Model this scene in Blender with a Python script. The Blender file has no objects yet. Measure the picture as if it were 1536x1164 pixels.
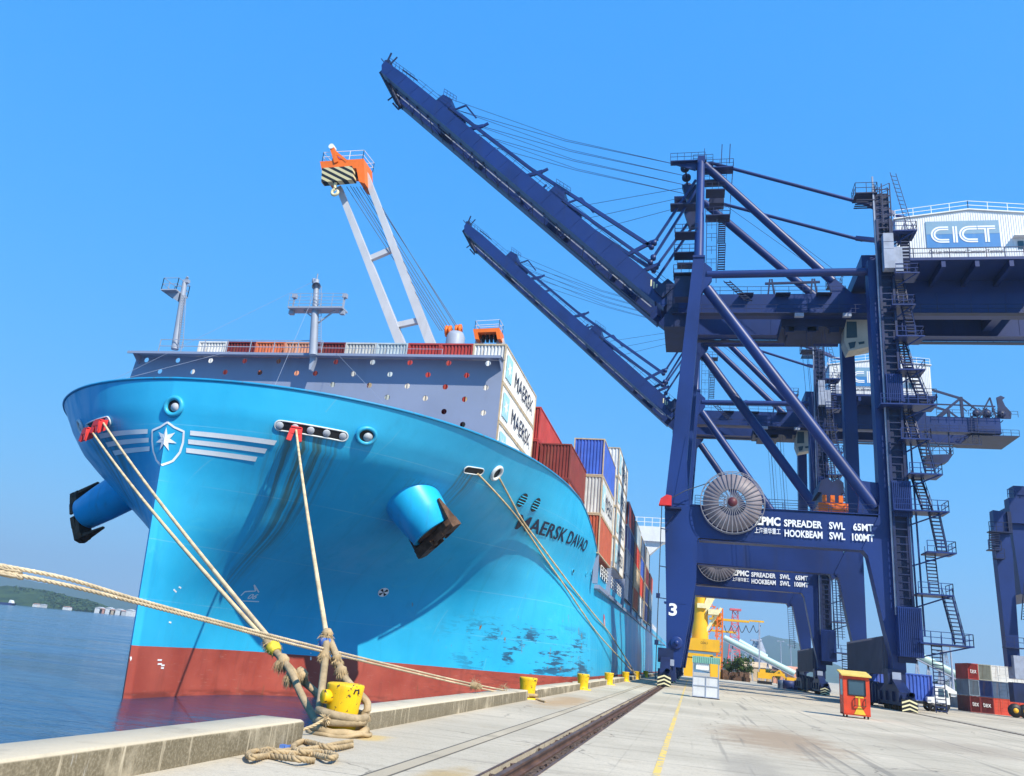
import bpy, math, random
import numpy as np
from mathutils import Vector, Matrix
from math import radians as R, pi, sin, cos, sqrt

random.seed(7)
S = bpy.context.scene
COL = S.collection

# ------------------------------------------------------------------ camera
RES = (1536.0, 1164.0)
FPX, PCX, PCY, HC = 1200.0, 768.0, 582.0, 2.2
v1 = Vector((1037 - PCX, 1003 - PCY, FPX)); h0 = Vector((0 - PCX, 901.4 - PCY, FPX))
ax_y = v1.normalized()
ax_z = h0.cross(v1).normalized()
if ax_z.y > 0: ax_z = -ax_z
ax_x = ax_y.cross(ax_z).normalized()
if ax_x.x < 0: ax_x = -ax_x
MW = Matrix((ax_x, ax_y, ax_z))             # image axes (right, down, forward) -> world
CAMP = Vector((0, 0, HC))
camd = bpy.data.cameras.new("Camera"); cam = bpy.data.objects.new("Camera", camd); COL.objects.link(cam)
cr = MW @ Vector((1, 0, 0)); cu = MW @ Vector((0, -1, 0)); cf = MW @ Vector((0, 0, 1))
cam.matrix_world = Matrix(((cr.x, cu.x, -cf.x, 0), (cr.y, cu.y, -cf.y, 0), (cr.z, cu.z, -cf.z, HC), (0, 0, 0, 1)))
camd.sensor_width = 36; camd.lens = 36 * FPX / 1536.0; camd.clip_start = 0.1; camd.clip_end = 30000
S.camera = cam

# ------------------------------------------------------------------ light
SUNV = Vector((1.12, -1.0, 1.50)).normalized()     # towards the sun
HAZE = 0.00015
SUN_E = 5.0; SKY_E = 0.105; EXPO = 0.5
w = bpy.data.worlds.new("World"); S.world = w; w.use_nodes = True
wn = w.node_tree; wn.nodes.clear()
wo = wn.nodes.new('ShaderNodeOutputWorld'); wb = wn.nodes.new('ShaderNodeBackground')
sk = wn.nodes.new('ShaderNodeTexSky'); sk.sky_type = 'NISHITA'; sk.sun_disc = False
sk.sun_elevation = math.asin(SUNV.z); sk.sun_rotation = math.atan2(SUNV.x, SUNV.y)
sk.altitude = 0; sk.air_density = 1.0; sk.dust_density = 0.6; sk.ozone_density = 3.0
sk.ozone_density = 10.0; sk.dust_density = 0.0
# grade of the sky: the deep, even azure of a clear tropical morning (per channel gain and gamma)
SKY_GAIN = (.56, .735, 1.14); SKY_GAM = (.92, .35, .07)
sp_ = wn.nodes.new('ShaderNodeSeparateColor'); cb_ = wn.nodes.new('ShaderNodeCombineColor'); wn.links.new(sk.outputs[0], sp_.inputs[0])
for i_ in range(3):
    k0 = wn.nodes.new('ShaderNodeMath'); k0.operation = 'MULTIPLY'; k0.inputs[1].default_value = .134; wn.links.new(sp_.outputs[i_], k0.inputs[0])
    k1 = wn.nodes.new('ShaderNodeMath'); k1.operation = 'POWER'; k1.inputs[1].default_value = SKY_GAM[i_]; wn.links.new(k0.outputs[0], k1.inputs[0])
    k2 = wn.nodes.new('ShaderNodeMath'); k2.operation = 'MULTIPLY'; k2.inputs[1].default_value = SKY_GAIN[i_] / 2 ** EXPO / SKY_E; wn.links.new(k1.outputs[0], k2.inputs[0])
    wn.links.new(k2.outputs[0], cb_.inputs[i_])
wn.links.new(cb_.outputs[0], wb.inputs[0])
wb.inputs[1].default_value = SKY_E; wn.links.new(wb.outputs[0], wo.inputs[0])
sd = bpy.data.lights.new("Sun", 'SUN'); sd.energy = SUN_E; sd.angle = R(0.5); sd.color = (1.0, 0.92, 0.76)
so = bpy.data.objects.new("Sun", sd); COL.objects.link(so)
so.rotation_euler = (-SUNV).to_track_quat('-Z', 'Y').to_euler(); so.location = SUNV * 300
S.view_settings.view_transform = 'Standard'; S.view_settings.look = 'None'
S.view_settings.gamma = 1; S.view_settings.exposure = EXPO
S.view_settings.use_curve_mapping = False

# ------------------------------------------------------------------ survey helpers (photo pixel + known plane -> metres)
def ray(px, py): return MW @ Vector((px - PCX, py - PCY, FPX))
def onY(px, py, Y): r = ray(px, py); return CAMP + r * (Y / r.y)
def onX(px, py, X): r = ray(px, py); return CAMP + r * (X / r.x)
def onZ(px, py, Z): r = ray(px, py); return CAMP + r * ((Z - HC) / r.z)

# ------------------------------------------------------------------ materials
class NT:
    def __init__(s, name):
        s.m = bpy.data.materials.new(name); s.m.use_nodes = True
        s.t = s.m.node_tree; s.n = s.t.nodes; s.b = s.n['Principled BSDF']
    def link(s, a, b): s.t.links.new(a, b)
    def put(s, sock, v):
        if v is None: return
        if hasattr(v, 'is_linked') or isinstance(v, bpy.types.NodeSocket): s.link(v, sock)
        elif isinstance(v, (tuple, list)) and sock.type == 'RGBA': sock.default_value = tuple(v) + ((1,) if len(v) == 3 else ())
        else: sock.default_value = v
    def pos(s): return s.n.new('ShaderNodeNewGeometry').outputs['Position']
    def obj(s): return s.n.new('ShaderNodeTexCoord').outputs['Object']
    def sep(s, v):
        q = s.n.new('ShaderNodeSeparateXYZ'); s.link(v, q.inputs[0]); return q.outputs
    def math(s, op, a, b=None, c=None, clamp=False):
        q = s.n.new('ShaderNodeMath'); q.operation = op; q.use_clamp = clamp
        s.put(q.inputs[0], a); s.put(q.inputs[1], b); s.put(q.inputs[2], c); return q.outputs[0]
    def scale(s, v, k):
        q = s.n.new('ShaderNodeMapping'); s.link(v, q.inputs[0]); q.inputs['Scale'].default_value = k; return q.outputs[0]
    def noise(s, v, sc, det=4, rough=.55, dist=0.0):
        q = s.n.new('ShaderNodeTexNoise'); s.link(v, q.inputs['Vector']); q.inputs['Scale'].default_value = sc
        q.inputs['Detail'].default_value = det; q.inputs['Roughness'].default_value = rough; q.inputs['Distortion'].default_value = dist
        return q.outputs[0]
    def ss(s, v, a, b):          # smooth step a..b
        q = s.n.new('ShaderNodeMapRange'); q.interpolation_type = 'SMOOTHSTEP'; s.put(q.inputs[0], v)
        if a <= b:
            q.inputs[1].default_value = a; q.inputs[2].default_value = b; q.inputs[3].default_value = 0; q.inputs[4].default_value = 1
        else:
            q.inputs[1].default_value = b; q.inputs[2].default_value = a; q.inputs[3].default_value = 1; q.inputs[4].default_value = 0
        return q.outputs[0]
    def mul(s, *a):
        r = a[0]
        for x in a[1:]: r = s.math('MULTIPLY', r, x)
        return r
    def mix(s, f, a, b):
        q = s.n.new('ShaderNodeMix'); q.data_type = 'RGBA'
        s.put(q.inputs[0], f); s.put(q.inputs[6], a); s.put(q.inputs[7], b); return q.outputs[2]
    def bump(s, h, strength=.3, dist=.05):
        q = s.n.new('ShaderNodeBump'); q.inputs['Strength'].default_value = strength; q.inputs['Distance'].default_value = dist
        s.link(h, q.inputs['Height']); s.link(q.outputs[0], s.b.inputs['Normal'])
    def fin(s, col, rough=.5, metal=0.0, spec=.5):
        s.put(s.b.inputs['Base Color'], col); s.put(s.b.inputs['Roughness'], rough); s.put(s.b.inputs['Metallic'], metal)
        s.b.inputs['Specular IOR Level'].default_value = spec
        return s.m

def paint(name, c, rough=.45, var=.18, dirt=(.10, .08, .07), damt=.25, sc=.6, chips=0.0, chipc=(.06, .035, .025), spec=.4, metal=0.0):
    """painted metal: uneven fading, dirt runs down, optional chips showing rust"""
    t = NT(name); p = t.obj()
    n1 = t.noise(p, sc, 5); n2 = t.noise(t.scale(p, (1.6, 1.6, .18)), sc * 3, 5)
    lo = tuple(x * (1 - var) for x in c); hi = tuple(min(1, x * (1 + var)) for x in c)
    col = t.mix(t.ss(n1, .3, .7), lo, hi)
    col = t.mix(t.math('MULTIPLY', t.ss(n2, .52, .78), damt), col, dirt)
    if chips > 0:
        n3 = t.noise(p, 6.0 * sc, 6, .65)
        col = t.mix(t.ss(n3, 1 - chips - .02, 1 - chips + .01), col, chipc)
    t.bump(t.noise(p, sc * 5, 3), .08, .02)
    return t.fin(col, rough, metal, spec)
# ------------------------------------------------------------------ mesh helpers
class MB:
    def __init__(s): s.v = []; s.f = []; s.mi = []; s.cur = 0; s.sm = []
    def add(s, vs, fs, smooth=False):
        o = len(s.v); s.v += [tuple(x) for x in vs]
        for f in fs: s.f.append(tuple(i + o for i in f)); s.mi.append(s.cur); s.sm.append(smooth)
        return s
    def box(s, c, d, rot=None):
        x, y, z = d[0] / 2, d[1] / 2, d[2] / 2
        vs = [Vector((a * x, b * y, e * z)) for a in (-1, 1) for b in (-1, 1) for e in (-1, 1)]
        if rot is not None: vs = [rot @ q for q in vs]
        vs = [q + Vector(c) for q in vs]
        return s.add(vs, [(0, 1, 3, 2), (4, 6, 7, 5), (0, 4, 5, 1), (2, 3, 7, 6), (0, 2, 6, 4), (1, 5, 7, 3)])
    def lim(s, x0, x1, y0, y1, z0, z1): return s.box(((x0 + x1) / 2, (y0 + y1) / 2, (z0 + z1) / 2), (x1 - x0, y1 - y0, z1 - z0))
    def beam(s, a, b, wd, ht, up=(0, 0, 1), w2=None, h2=None):
        a = Vector(a); b = Vector(b); t = (b - a).normalized(); up = Vector(up)
        if abs(t.dot(up)) > .98: up = Vector((0, 1, 0)) if abs(t.y) < .9 else Vector((1, 0, 0))
        x = t.cross(up).normalized(); y = x.cross(t).normalized()
        w2 = wd if w2 is None else w2; h2 = ht if h2 is None else h2
        vs = [a + x * (i * wd / 2) + y * (j * ht / 2) for i, j in ((-1, -1), (1, -1), (1, 1), (-1, 1))]
        vs += [b + x * (i * w2 / 2) + y * (j * h2 / 2) for i, j in ((-1, -1), (1, -1), (1, 1), (-1, 1))]
        return s.add(vs, [(3, 2, 1, 0), (4, 5, 6, 7), (0, 1, 5, 4), (1, 2, 6, 5), (2, 3, 7, 6), (3, 0, 4, 7)])
    def tube(s, a, b, r, r2=None, n=10, caps=True):
        a = Vector(a); b = Vector(b); t = (b - a).normalized(); r2 = r if r2 is None else r2
        u = Vector((0, 0, 1)) if abs(t.z) < .9 else Vector((1, 0, 0))
        x = t.cross(u).normalized(); y = x.cross(t)
        vs = []
        for p, q in ((a, r), (b, r2)):
            vs += [p + (x * cos(2 * pi * i / n) + y * sin(2 * pi * i / n)) * q for i in range(n)]
        s.add(vs, [(i, n + i, n + (i + 1) % n, (i + 1) % n) for i in range(n)], n > 5)
        if caps: s.add(vs, [tuple(range(n)), tuple(range(2 * n - 1, n - 1, -1))])
        return s
    def path(s, pts, r, n=8, closed=False, caps=True):
        pts = [Vector(p) for p in pts]; m = len(pts); vs = []
        t0 = (pts[1] - pts[0]).normalized()
        u = Vector((0, 0, 1)) if abs(t0.z) < .9 else Vector((1, 0, 0))
        x = t0.cross(u).normalized()
        for i, p in enumerate(pts):
            if closed: t = (pts[(i + 1) % m] - pts[i - 1]).normalized()
            else: t = (pts[min(i + 1, m - 1)] - pts[max(i - 1, 0)]).normalized()
            x = (x - t * x.dot(t)).normalized(); y = t.cross(x)
            rr = r[i] if isinstance(r, (list, tuple)) else r
            vs += [p + (x * cos(2 * pi * k / n) + y * sin(2 * pi * k / n)) * rr for k in range(n)]
        fs = []
        for i in range(m if closed else m - 1):
            j = (i + 1) % m
            fs += [(i * n + k, i * n + (k + 1) % n, j * n + (k + 1) % n, j * n + k) for k in range(n)]
        s.add(vs, fs, n > 4)
        if not closed and caps: s.add(vs, [tuple(range(n - 1, -1, -1)), tuple(range((m - 1) * n, m * n))])
        return s
    def lathe(s, prof, c, n=24, ax=(0, 0, 1)):
        ax = Vector(ax).normalized(); u = Vector((1, 0, 0)) if abs(ax.x) < .9 else Vector((0, 1, 0))
        x = ax.cross(u).normalized(); y = ax.cross(x); c = Vector(c); vs = []
        for (r, h) in prof: vs += [c + ax * h + (x * cos(2 * pi * k / n) + y * sin(2 * pi * k / n)) * max(r, 1e-4) for k in range(n)]
        fs = []
        for i in range(len(prof) - 1):
            fs += [(i * n + k, i * n + (k + 1) % n, (i + 1) * n + (k + 1) % n, (i + 1) * n + k) for k in range(n)]
        return s.add(vs, fs, True)
    def prism(s, pts, off):
        pts = [Vector(p) for p in pts]; off = Vector(off); n = len(pts)
        vs = pts + [p + off for p in pts]
        return s.add(vs, [tuple(range(n - 1, -1, -1)), tuple(range(n, 2 * n))] + [(i, (i + 1) % n, n + (i + 1) % n, n + i) for i in range(n)])
    def rail(s, pts, h=1.1, sp=1.8, r=.035, mids=1, closed=False):
        pts = [Vector(p) for p in pts]; up = Vector((0, 0, h))
        if closed: pts = pts + [pts[0]]
        for a, b in zip(pts, pts[1:]):
            for k in range(mids + 1): s.beam(a + up * ((k + 1) / (mids + 1)), b + up * ((k + 1) / (mids + 1)), r * 1.6, r * 1.6)
            n = max(1, int((b - a).length / sp))
            for i in range(n + 1):
                p = a.lerp(b, i / n); s.beam(p, p + up, r * 1.8, r * 1.8)
        return s
    def build(s, name, mats, parent=None, shade=True):
        me = bpy.data.meshes.new(name)
        o = bpy.data.objects.new(name, me); COL.objects.link(o)
        off = Vector((0, 0, 0))
        if parent is not None:
            o.parent = parent; off = wloc(parent)
        elif hasattr(s, 'origin'):
            off = Vector(s.origin); o.location = off
        me.from_pydata([tuple(Vector(q) - off) for q in s.v], [], s.f)
        if not isinstance(mats, (list, tuple)): mats = [mats]
        for m in mats: me.materials.append(m)
        me.polygons.foreach_set('material_index', s.mi)
        me.polygons.foreach_set('use_smooth', s.sm)
        me.update()
        return o

def wloc(o):
    p = Vector(o.location)
    while o.parent is not None: o = o.parent; p += Vector(o.location)
    return p

def tag(o, label=None, cat=None, group=None, kind=None):
    if label: o['label'] = label
    if cat: o['category'] = cat
    if group: o['group'] = group
    if kind: o['kind'] = kind
    return o
def empty(name, loc, parent=None):
    o = bpy.data.objects.new(name, None); COL.objects.link(o); o.empty_display_size = .2
    if parent is not None: o.parent = parent; o.location = Vector(loc) - wloc(parent)
    else: o.location = loc
    return o
KIDS = {}
def copy_tree(o, parent=None):
    c = o.copy(); COL.objects.link(c)
    if parent is not None: c.parent = parent
    for ch in [q for q in COL.objects if q.parent == o]: copy_tree(ch, c)
    return c
def at_origin(mb, p): mb.origin = tuple(p); return mb

FONT = None
def text_geo(body, size=1.0, bold=0.0, align='LEFT', spacing=1.0, res=3):
    """verts (x, y) and faces of a line of lettering, as flat geometry"""
    cu_ = bpy.data.curves.new('txt', 'FONT'); cu_.body = body; cu_.size = size; cu_.align_x = align
    cu_.offset = bold; cu_.space_character = spacing; cu_.resolution_u = res; cu_.fill_mode = 'FRONT'
    ob = bpy.data.objects.new('txt', cu_); COL.objects.link(ob)
    dg = bpy.context.evaluated_depsgraph_get(); dg.update()
    me = bpy.data.meshes.new_from_object(ob.evaluated_get(dg))
    vs = [(q.co.x, q.co.y) for q in me.vertices]; fs = [tuple(p.vertices) for p in me.polygons]
    bpy.data.objects.remove(ob); bpy.data.curves.remove(cu_); bpy.data.meshes.remove(me)
    return vs, fs
def text_fit(mb, body, org, dx, dy, width, height, bold=0.0, n=(0, 0, 0), res=3, slant=0.0):
    """lettering stretched to width x height, lower left corner at org"""
    vs, fs = text_geo(body, 1.0, bold, res=res)
    if not vs: return
    xs = [q[0] for q in vs]; ys = [q[1] for q in vs]; x0, x1, y0, y1 = min(xs), max(xs), min(ys), max(ys)
    org = Vector(org); dx = Vector(dx); dy = Vector(dy)
    out = []
    for (x, y) in vs:
        yy = (y - y0) / (y1 - y0) * height; xx = (x - x0) / (x1 - x0) * width + slant * yy
        out.append(org + dx * xx + dy * yy)
    mb.add(out, fs)
# ------------------------------------------------------------------ shared materials
M = {}
M['crane'] = paint('crane_blue', (.008, .028, .145), .42, .18, (.022, .028, .07), .35, .14)
M['crane_dark'] = paint('crane_dark_gear', (.008, .018, .075), .5, .3, (.02, .025, .05), .3, .5)
M['crane_grey'] = paint('crane_grey_panel', (.075, .085, .14), .5, .12, (.05, .05, .06), .3, .3)
M['galv'] = paint('galvanised', (.30, .34, .44), .5, .15, (.15, .13, .12), .2, 1.0)
M['white'] = paint('white_paint', (.78, .79, .80), .45, .05, (.45, .42, .38), .22, .4)
M['lettering'] = paint('white_lettering', (.80, .82, .85), .5, .03, (.5, .5, .5), .1, 1.0)
M['black'] = paint('black_paint', (.012, .012, .016), .5, .2, (.03, .03, .03), .2, 1.0)
M['yellow'] = paint('bollard_yellow', (.82, .50, .006), .5, .08, (.28, .14, .03), .35, 1.3, .385)
M['cyellow'] = paint('crane_yellow', (.78, .42, .02), .5, .10, (.35, .2, .05), .35, .15)
M['orange'] = paint('orange_paint', (.80, .16, .015), .5, .08, (.3, .1, .03), .25, .5)
M['red'] = paint('red_paint', (.62, .03, .03), .5, .1, (.2, .03, .03), .25, 1.0)
M['rust'] = paint('rusty_iron', (.10, .055, .035), .75, .4, (.03, .02, .02), .5, 2.0, spec=.2)
M['ivory'] = paint('ivory_stripe', (.78, .70, .42), .5, .08, (.4, .3, .15), .2, 1.0)
M['sheet'] = paint('ship_grey', (.23, .27, .38), .5, .06, (.16, .13, .12), .22, .18)
M['mast'] = paint('mast_grey', (.29, .33, .41), .5, .08, (.25, .2, .17), .2, .6)
M['jib'] = paint('jib_grey', (.50, .51, .54), .45, .06, (.3, .26, .22), .25, .3)
M['cable'] = paint('steel_cable', (.05, .06, .09), .5, .2, (.03, .03, .03), .1, 1.0)
M['wire'] = paint('crane_wire', (.02, .035, .12), .5, .2, (.03, .03, .03), .1, 1.0)
M['beige'] = paint('cab_beige', (.42, .40, .34), .5, .1, (.15, .12, .1), .4, .6)

def glass(name, c=(.03, .06, .08)):
    t = NT(name); n = t.noise(t.obj(), .8, 3)
    return t.fin(t.mix(n, c, tuple(x * 1.8 for x in c)), .08, 0, .8)
M['glass'] = glass('window_glass'); M['pale_glass'] = glass('pale_glass', (.35, .48, .46))

def concrete(name, c, stain=(.10, .085, .065), amt=.5, streak=False, sc=.5):
    t = NT(name); p = t.pos()
    big = t.noise(p, .12, 6, .6); mid = t.noise(p, sc, 6, .65); fine = t.noise(p, 22, 4, .7)
    drag = t.noise(t.scale(p, (1.2, .10, 1)), 1.6, 5, .6)
    col = t.mix(t.ss(big, .35, .68), tuple(x * .86 for x in c), tuple(min(1, x * 1.10) for x in c))
    col = t.mix(t.mul(t.ss(mid, .52, .75), amt), col, stain)
    col = t.mix(t.mul(t.ss(drag, .55, .8), amt * .7), col, tuple(x * .55 for x in c))
    if streak:
        st = t.noise(t.scale(p, (3.0, 3.0, .25)), 2.6, 5, .65)
        q = t.sep(t.n.new('ShaderNodeNewGeometry').outputs['Normal'])
        side = t.ss(t.math('ABSOLUTE', q[2]), .6, .3)
        col = t.mix(t.mul(t.ss(st, .26, .46), side, t.ss(mid, .26, .50), .85), col, t.mix(t.ss(fine, .35, .65), (.085, .066, .036), (.17, .14, .088)))
        col = t.mix(t.mul(t.ss(t.noise(t.scale(p, (3.2, 3.2, .3)), 2.0, 5, .6), .66, .72), side, .75), col, (.5, .47, .42))
    col = t.mix(t.mul(t.ss(fine, .5, .7), .3), col, tuple(x * .62 for x in c))
    t.bump(t.math('ADD', fine, mid), .25, .02)
    return t.fin(col, .85, 0, .25)
M['kerb'] = concrete('kerb_concrete', (.60, .51, .37), streak=True)

def quay_mat():
    t = NT('quay_concrete'); p = t.pos(); x, y, z = t.sep(p)
    big = t.noise(p, .09, 6, .6); mid = t.noise(p, .45, 6, .65); fine = t.noise(p, 26, 4, .7); drag = t.noise(t.scale(p, (.16, 1.5, 1)), 1.2, 6, .65)
    c = (.415, .385, .335)
    col = t.mix(t.ss(big, .33, .68), (.44, .385, .295), (.59, .515, .40))
    col = t.mix(t.mul(t.ss(drag, .50, .74), .55), col, (.28, .24, .19))
    col = t.mix(t.mul(t.ss(mid, .55, .74), .35), col, (.32, .24, .15))
    # oil and rust patches, brown near the rail and the second mooring post
    def patch(x0, y0, rx, ry, tint, a):
        nonlocal col
        dx = t.math('DIVIDE', t.math('SUBTRACT', x, x0), rx); dy = t.math('DIVIDE', t.math('SUBTRACT', y, y0), ry)
        d = t.math('SQRT', t.math('ADD', t.mul(dx, dx), t.mul(dy, dy)))
        d = t.math('ADD', d, t.math('MULTIPLY', t.math('SUBTRACT', t.noise(p, .8, 5, .7), .5), 1.4))
        col = t.mix(t.mul(t.ss(d, 1.0, .25), a), col, tint)
    patch(3.2, 34, 3.2, 9, (.30, .20, .12), .75); patch(-6.3, 44, 1.6, 9, (.42, .26, .12), .75)
    patch(-4.2, 14.5, .6, 3, (.42, .28, .10), .7); patch(7, 24, 4, 5, (.22, .2, .17), .5); patch(1.5, 22, 1.2, 6, (.27, .24, .2), .5)
    patch(-7.2, 19.0, .7, .9, (.62, .40, .08), .6); patch(12, 42, 5, 8, (.3, .24, .18), .45)
    # tyre marks along the apron, hairline cracks
    tm_ = t.noise(t.scale(p, (1.6, .035, 1)), 1.5, 4, .55); col = t.mix(t.mul(t.ss(tm_, .56, .68), t.ss(x, -1.5, 2), .55), col, (.17, .155, .135))
    vc = t.n.new('ShaderNodeTexVoronoi'); vc.feature = 'DISTANCE_TO_EDGE'; vc.inputs['Scale'].default_value = .16
    wv = t.n.new('ShaderNodeVectorMath'); wv.operation = 'ADD'; t.link(p, wv.inputs[0]); nz_ = t.n.new('ShaderNodeTexNoise'); nz_.inputs['Scale'].default_value = .8; nz_.inputs['Detail'].default_value = 5; t.link(p, nz_.inputs['Vector']); t.link(nz_.outputs['Color'], wv.inputs[1]); t.link(wv.outputs[0], vc.inputs['Vector'])
    col = t.mix(t.mul(t.ss(vc.outputs['Distance'], .006, .002), t.ss(mid, .42, .6), .7), col, (.13, .115, .095))
    # slab joints
    def joint(v, period, off, wd):
        f = t.math('FRACT', t.math('DIVIDE', t.math('ADD', v, off), period))
        return t.ss(t.math('ABSOLUTE', t.math('SUBTRACT', f, .5)), .5 - wd / period, .5 - wd / period * .4)
    jj = t.math('MAXIMUM', joint(y, 7.5, 1.1, .035), t.math('MULTIPLY', joint(x, 6.0, 1.6, .03), t.ss(x, -2, -1)))
    col = t.mix(t.mul(jj, .6, t.ss(mid, .3, .6)), col, (.12, .11, .10))
    # worn pale scratches across the apron
    sc = t.noise(t.scale(p, (.35, 7, 1)), 1.3, 3, .6)
    col = t.mix(t.mul(t.ss(sc, .66, .74), .35), col, (.60, .545, .45))
    grit = t.noise(p, 7, 5, .75); col = t.mix(t.mul(t.ss(grit, .5, .68), .4), col, (.25, .215, .165)); col = t.mix(t.mul(t.ss(fine, .48, .72), .45), col, (.20, .18, .15))
    t.bump(t.math('ADD', t.math('MULTIPLY', fine, .6), mid), .3, .03)
    return t.fin(col, .88, 0, .2)
M['quay'] = quay_mat()

def water_mat():
    t = NT('sea_water'); p = t.pos()
    a = t.noise(t.scale(p, (.55, 1.5, 1)), .55, 5, .62, .4); b = t.noise(t.scale(p, (1, 1.6, 1)), 2.2, 4, .6); c = t.noise(p, .012, 3)
    lg = t.noise(t.scale(p, (.10, .28, 1)), .5, 4, .55, .6); h = t.math('ADD', t.math('ADD', t.math('MULTIPLY', a, 1.0), t.math('MULTIPLY', b, .28)), t.math('MULTIPLY', lg, 2.2))
    t.bump(h, .42, .26)
    col = t.mix(t.ss(c, .3, .7), (.003, .030, .085), (.006, .05, .12))
    return t.fin(col, t.math('ADD', .06, t.math('MULTIPLY', t.ss(lg, .35, .65), .12)), 0, .5)
M['water'] = water_mat()

def gravel_mat():
    t = NT('rail_bed'); p = t.pos(); v = t.n.new('ShaderNodeTexVoronoi'); t.link(p, v.inputs['Vector']); v.inputs['Scale'].default_value = 14
    n = t.noise(p, 1.2, 5)
    col = t.mix(v.outputs['Color'], (.035, .026, .022), (.17, .12, .095)); col = t.mix(t.mul(t.ss(n, .5, .7), .6), col, (.12, .05, .03))
    t.bump(v.outputs['Distance'], .9, .05)
    return t.fin(col, .9, 0, .2)
M['gravel'] = gravel_mat()
M['railsteel'] = paint('rail_steel', (.15, .085, .06), .5, .3, (.05, .03, .025), .5, 1.2, metal=.35)

def worn_line(name, c, thr=.5):
    t = NT(name); p = t.pos(); n = t.noise(p, 3.0, 6, .7); n2 = t.noise(p, .5, 4)
    col = t.mix(t.ss(t.math('ADD', n, t.math('MULTIPLY', n2, .4)), thr + .12, thr + .30), c, (.40, .365, .31))
    return t.fin(col, .8, 0, .25)
M['lane'] = worn_line('lane_yellow', (.72, .50, .12), .52)

# ------------------------------------------------------------------ ground, quay, water
g = MB()                                             # ground sheet in strips round the sunken rail bed
Z = 0.0
XE = -8.75
FAR = 8800
g.lim(XE, -3.70, -40, 700, -3.2, 0)
g.lim(-2.86, 60, -40, 700, -3.2, 0)
g.lim(-3.70, -2.86, -40, 700, -3.2, -.13)
tag(g.build('quay', M['quay']), kind='structure')
g = MB(); g.lim(60.0, FAR, -40, 700, -3.3, -.012); g.lim(XE + 40, FAR, 700, FAR, -3.3, -.012); tag(g.build('ground', M['quay']), kind='structure')
g = MB(); g.v = []; g.add([(-9000, -600, -2.3), (FAR, -600, -2.3), (FAR, 9000, -2.3), (-9000, 9000, -2.3)], [(0, 1, 2, 3)])
tag(g.build('water', M['water']), kind='structure')
g = MB()
for k in range(260):
    y = 8 + k * .42 + random.uniform(-.1, .1)
    for x0 in (-3.62, -3.05):
        q = .03 + random.random() * .05
        g.box((x0 + random.random() * .14, y + random.random() * .3, -.13 + q * .4), (q * 2, q * 2.2, q), Matrix.Rotation(random.random() * 3, 3, 'Z') @ Matrix.Rotation(random.random(), 3, 'X'))
g.lim(-3.66, -2.90, -40, 700, -.129, -.085)
tag(g.build('rail_ballast', M['gravel']), kind='stuff')
# crane rails
def railbar(x, name, label, z=-.13):
    b = MB(); prof = [(-.10, 0), (.10, 0), (.10, .02), (.02, .045), (.02, .10), (.055, .115), (.055, .155), (-.055, .155), (-.055, .115), (-.02, .10), (-.02, .045), (-.10, .02)]
    b.prism([(x + u, -40, z + .02 + v * 1.25) for u, v in prof], (0, 700, 0))
    return tag(b.build(name, M['railsteel']), label, 'rail')
railbar(-3.28, 'crane_rail', 'rusty steel crane rail in the gravel channel beside the kerb', -.10)
railbar(21.95, 'crane_rail', 'crane rail under the landward legs of the blue gantry cranes', -.165)
b = MB(); b.lim(-3.76, -3.70, -40, 600, -.02, .012); b.lim(-2.86, -2.80, -40, 600, -.02, .012)
tag(b.build('channel_edge', M['railsteel']), kind='structure')
b = MB()
for x in (22.0, 22.8, 33.0, 35.0): b.lim(x, x + .14, 20, 420, .002, .006)
tag(b.build('pavement_groove', M['black']), kind='structure')
b = MB()
for x in (-5.34, -4.98): b.lim(x, x + .045, 6, 160, .002, .006)
tag(b.build('pavement_seam', M['kerbdark'] if 'kerbdark' in M else concrete('seam_concrete', (.15, .135, .11))), kind='structure')
b = MB(); b.lim(-5.29, -4.99, 6, 160, .002, .005); tag(b.build('seam_strip', concrete('strip_concrete', (.47, .395, .285))), kind='structure')
b = MB(); b.lim(-.76, -.60, -5, 260, .003, .008); tag(b.build('lane_marking', M['lane']), kind='structure')
# ------------------------------------------------------------------ kerb blocks and mooring posts
def round_block(x0, x1, y0, y1, z1):
    """kerb block with rounded top edges and rounded ends"""
    mb = MB(); r = .07; rows = []
    prof = [(x1, 0.0), (x1, z1 - r)] + [(x1 - r + r * cos(a), z1 - r + r * sin(a)) for a in (pi / 6, pi / 3, pi / 2)] + [(x0 + r - r * sin(a), z1 - r + r * cos(a)) for a in (pi / 6, pi / 3, pi / 2)] + [(x0, -.4)]
    ys = [y0, y0 + .03, y0 + .10] + list(np.linspace(y0 + .3, y1 - .3, max(2, int((y1 - y0) / 1.0)))) + [y1 - .10, y1 - .03, y1]
    n = len(prof); vs = []; rng = random.Random(int(y0 * 10))
    for i, y in enumerate(ys):
        e = {0: .09, 1: .03, 2: 0}.get(min(i, len(ys) - 1 - i), 0)
        for (x, z) in prof:
            cx_ = (x0 + x1) / 2; jx = rng.uniform(-.006, .006)
            vs.append((cx_ + (x - cx_) * (1 - e * .6) + jx, y, z - (e * .8 if z > .2 else 0) + rng.uniform(-.004, .004)))
    fs = [(i * n + k, (i + 1) * n + k, (i + 1) * n + k + 1, i * n + k + 1) for i in range(len(ys) - 1) for k in range(n - 1)]
    mb.add(vs, fs, True); mb.add(vs, [tuple(range(n)), tuple(range(len(vs) - 1, len(vs) - 1 - n, -1))])
    return mb
BOLS = [(-7.93, 18.9), (-8.05, 42.5), (-7.75, 62.5), (-7.75, 82.5), (-7.75, 104), (-7.75, 126), (-7.75, 150)]
segs = [(-30, 16.7)] + [(BOLS[i][1] + 1.35, BOLS[i + 1][1] - 1.2) for i in range(6)] + [(152, 420)]
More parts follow.
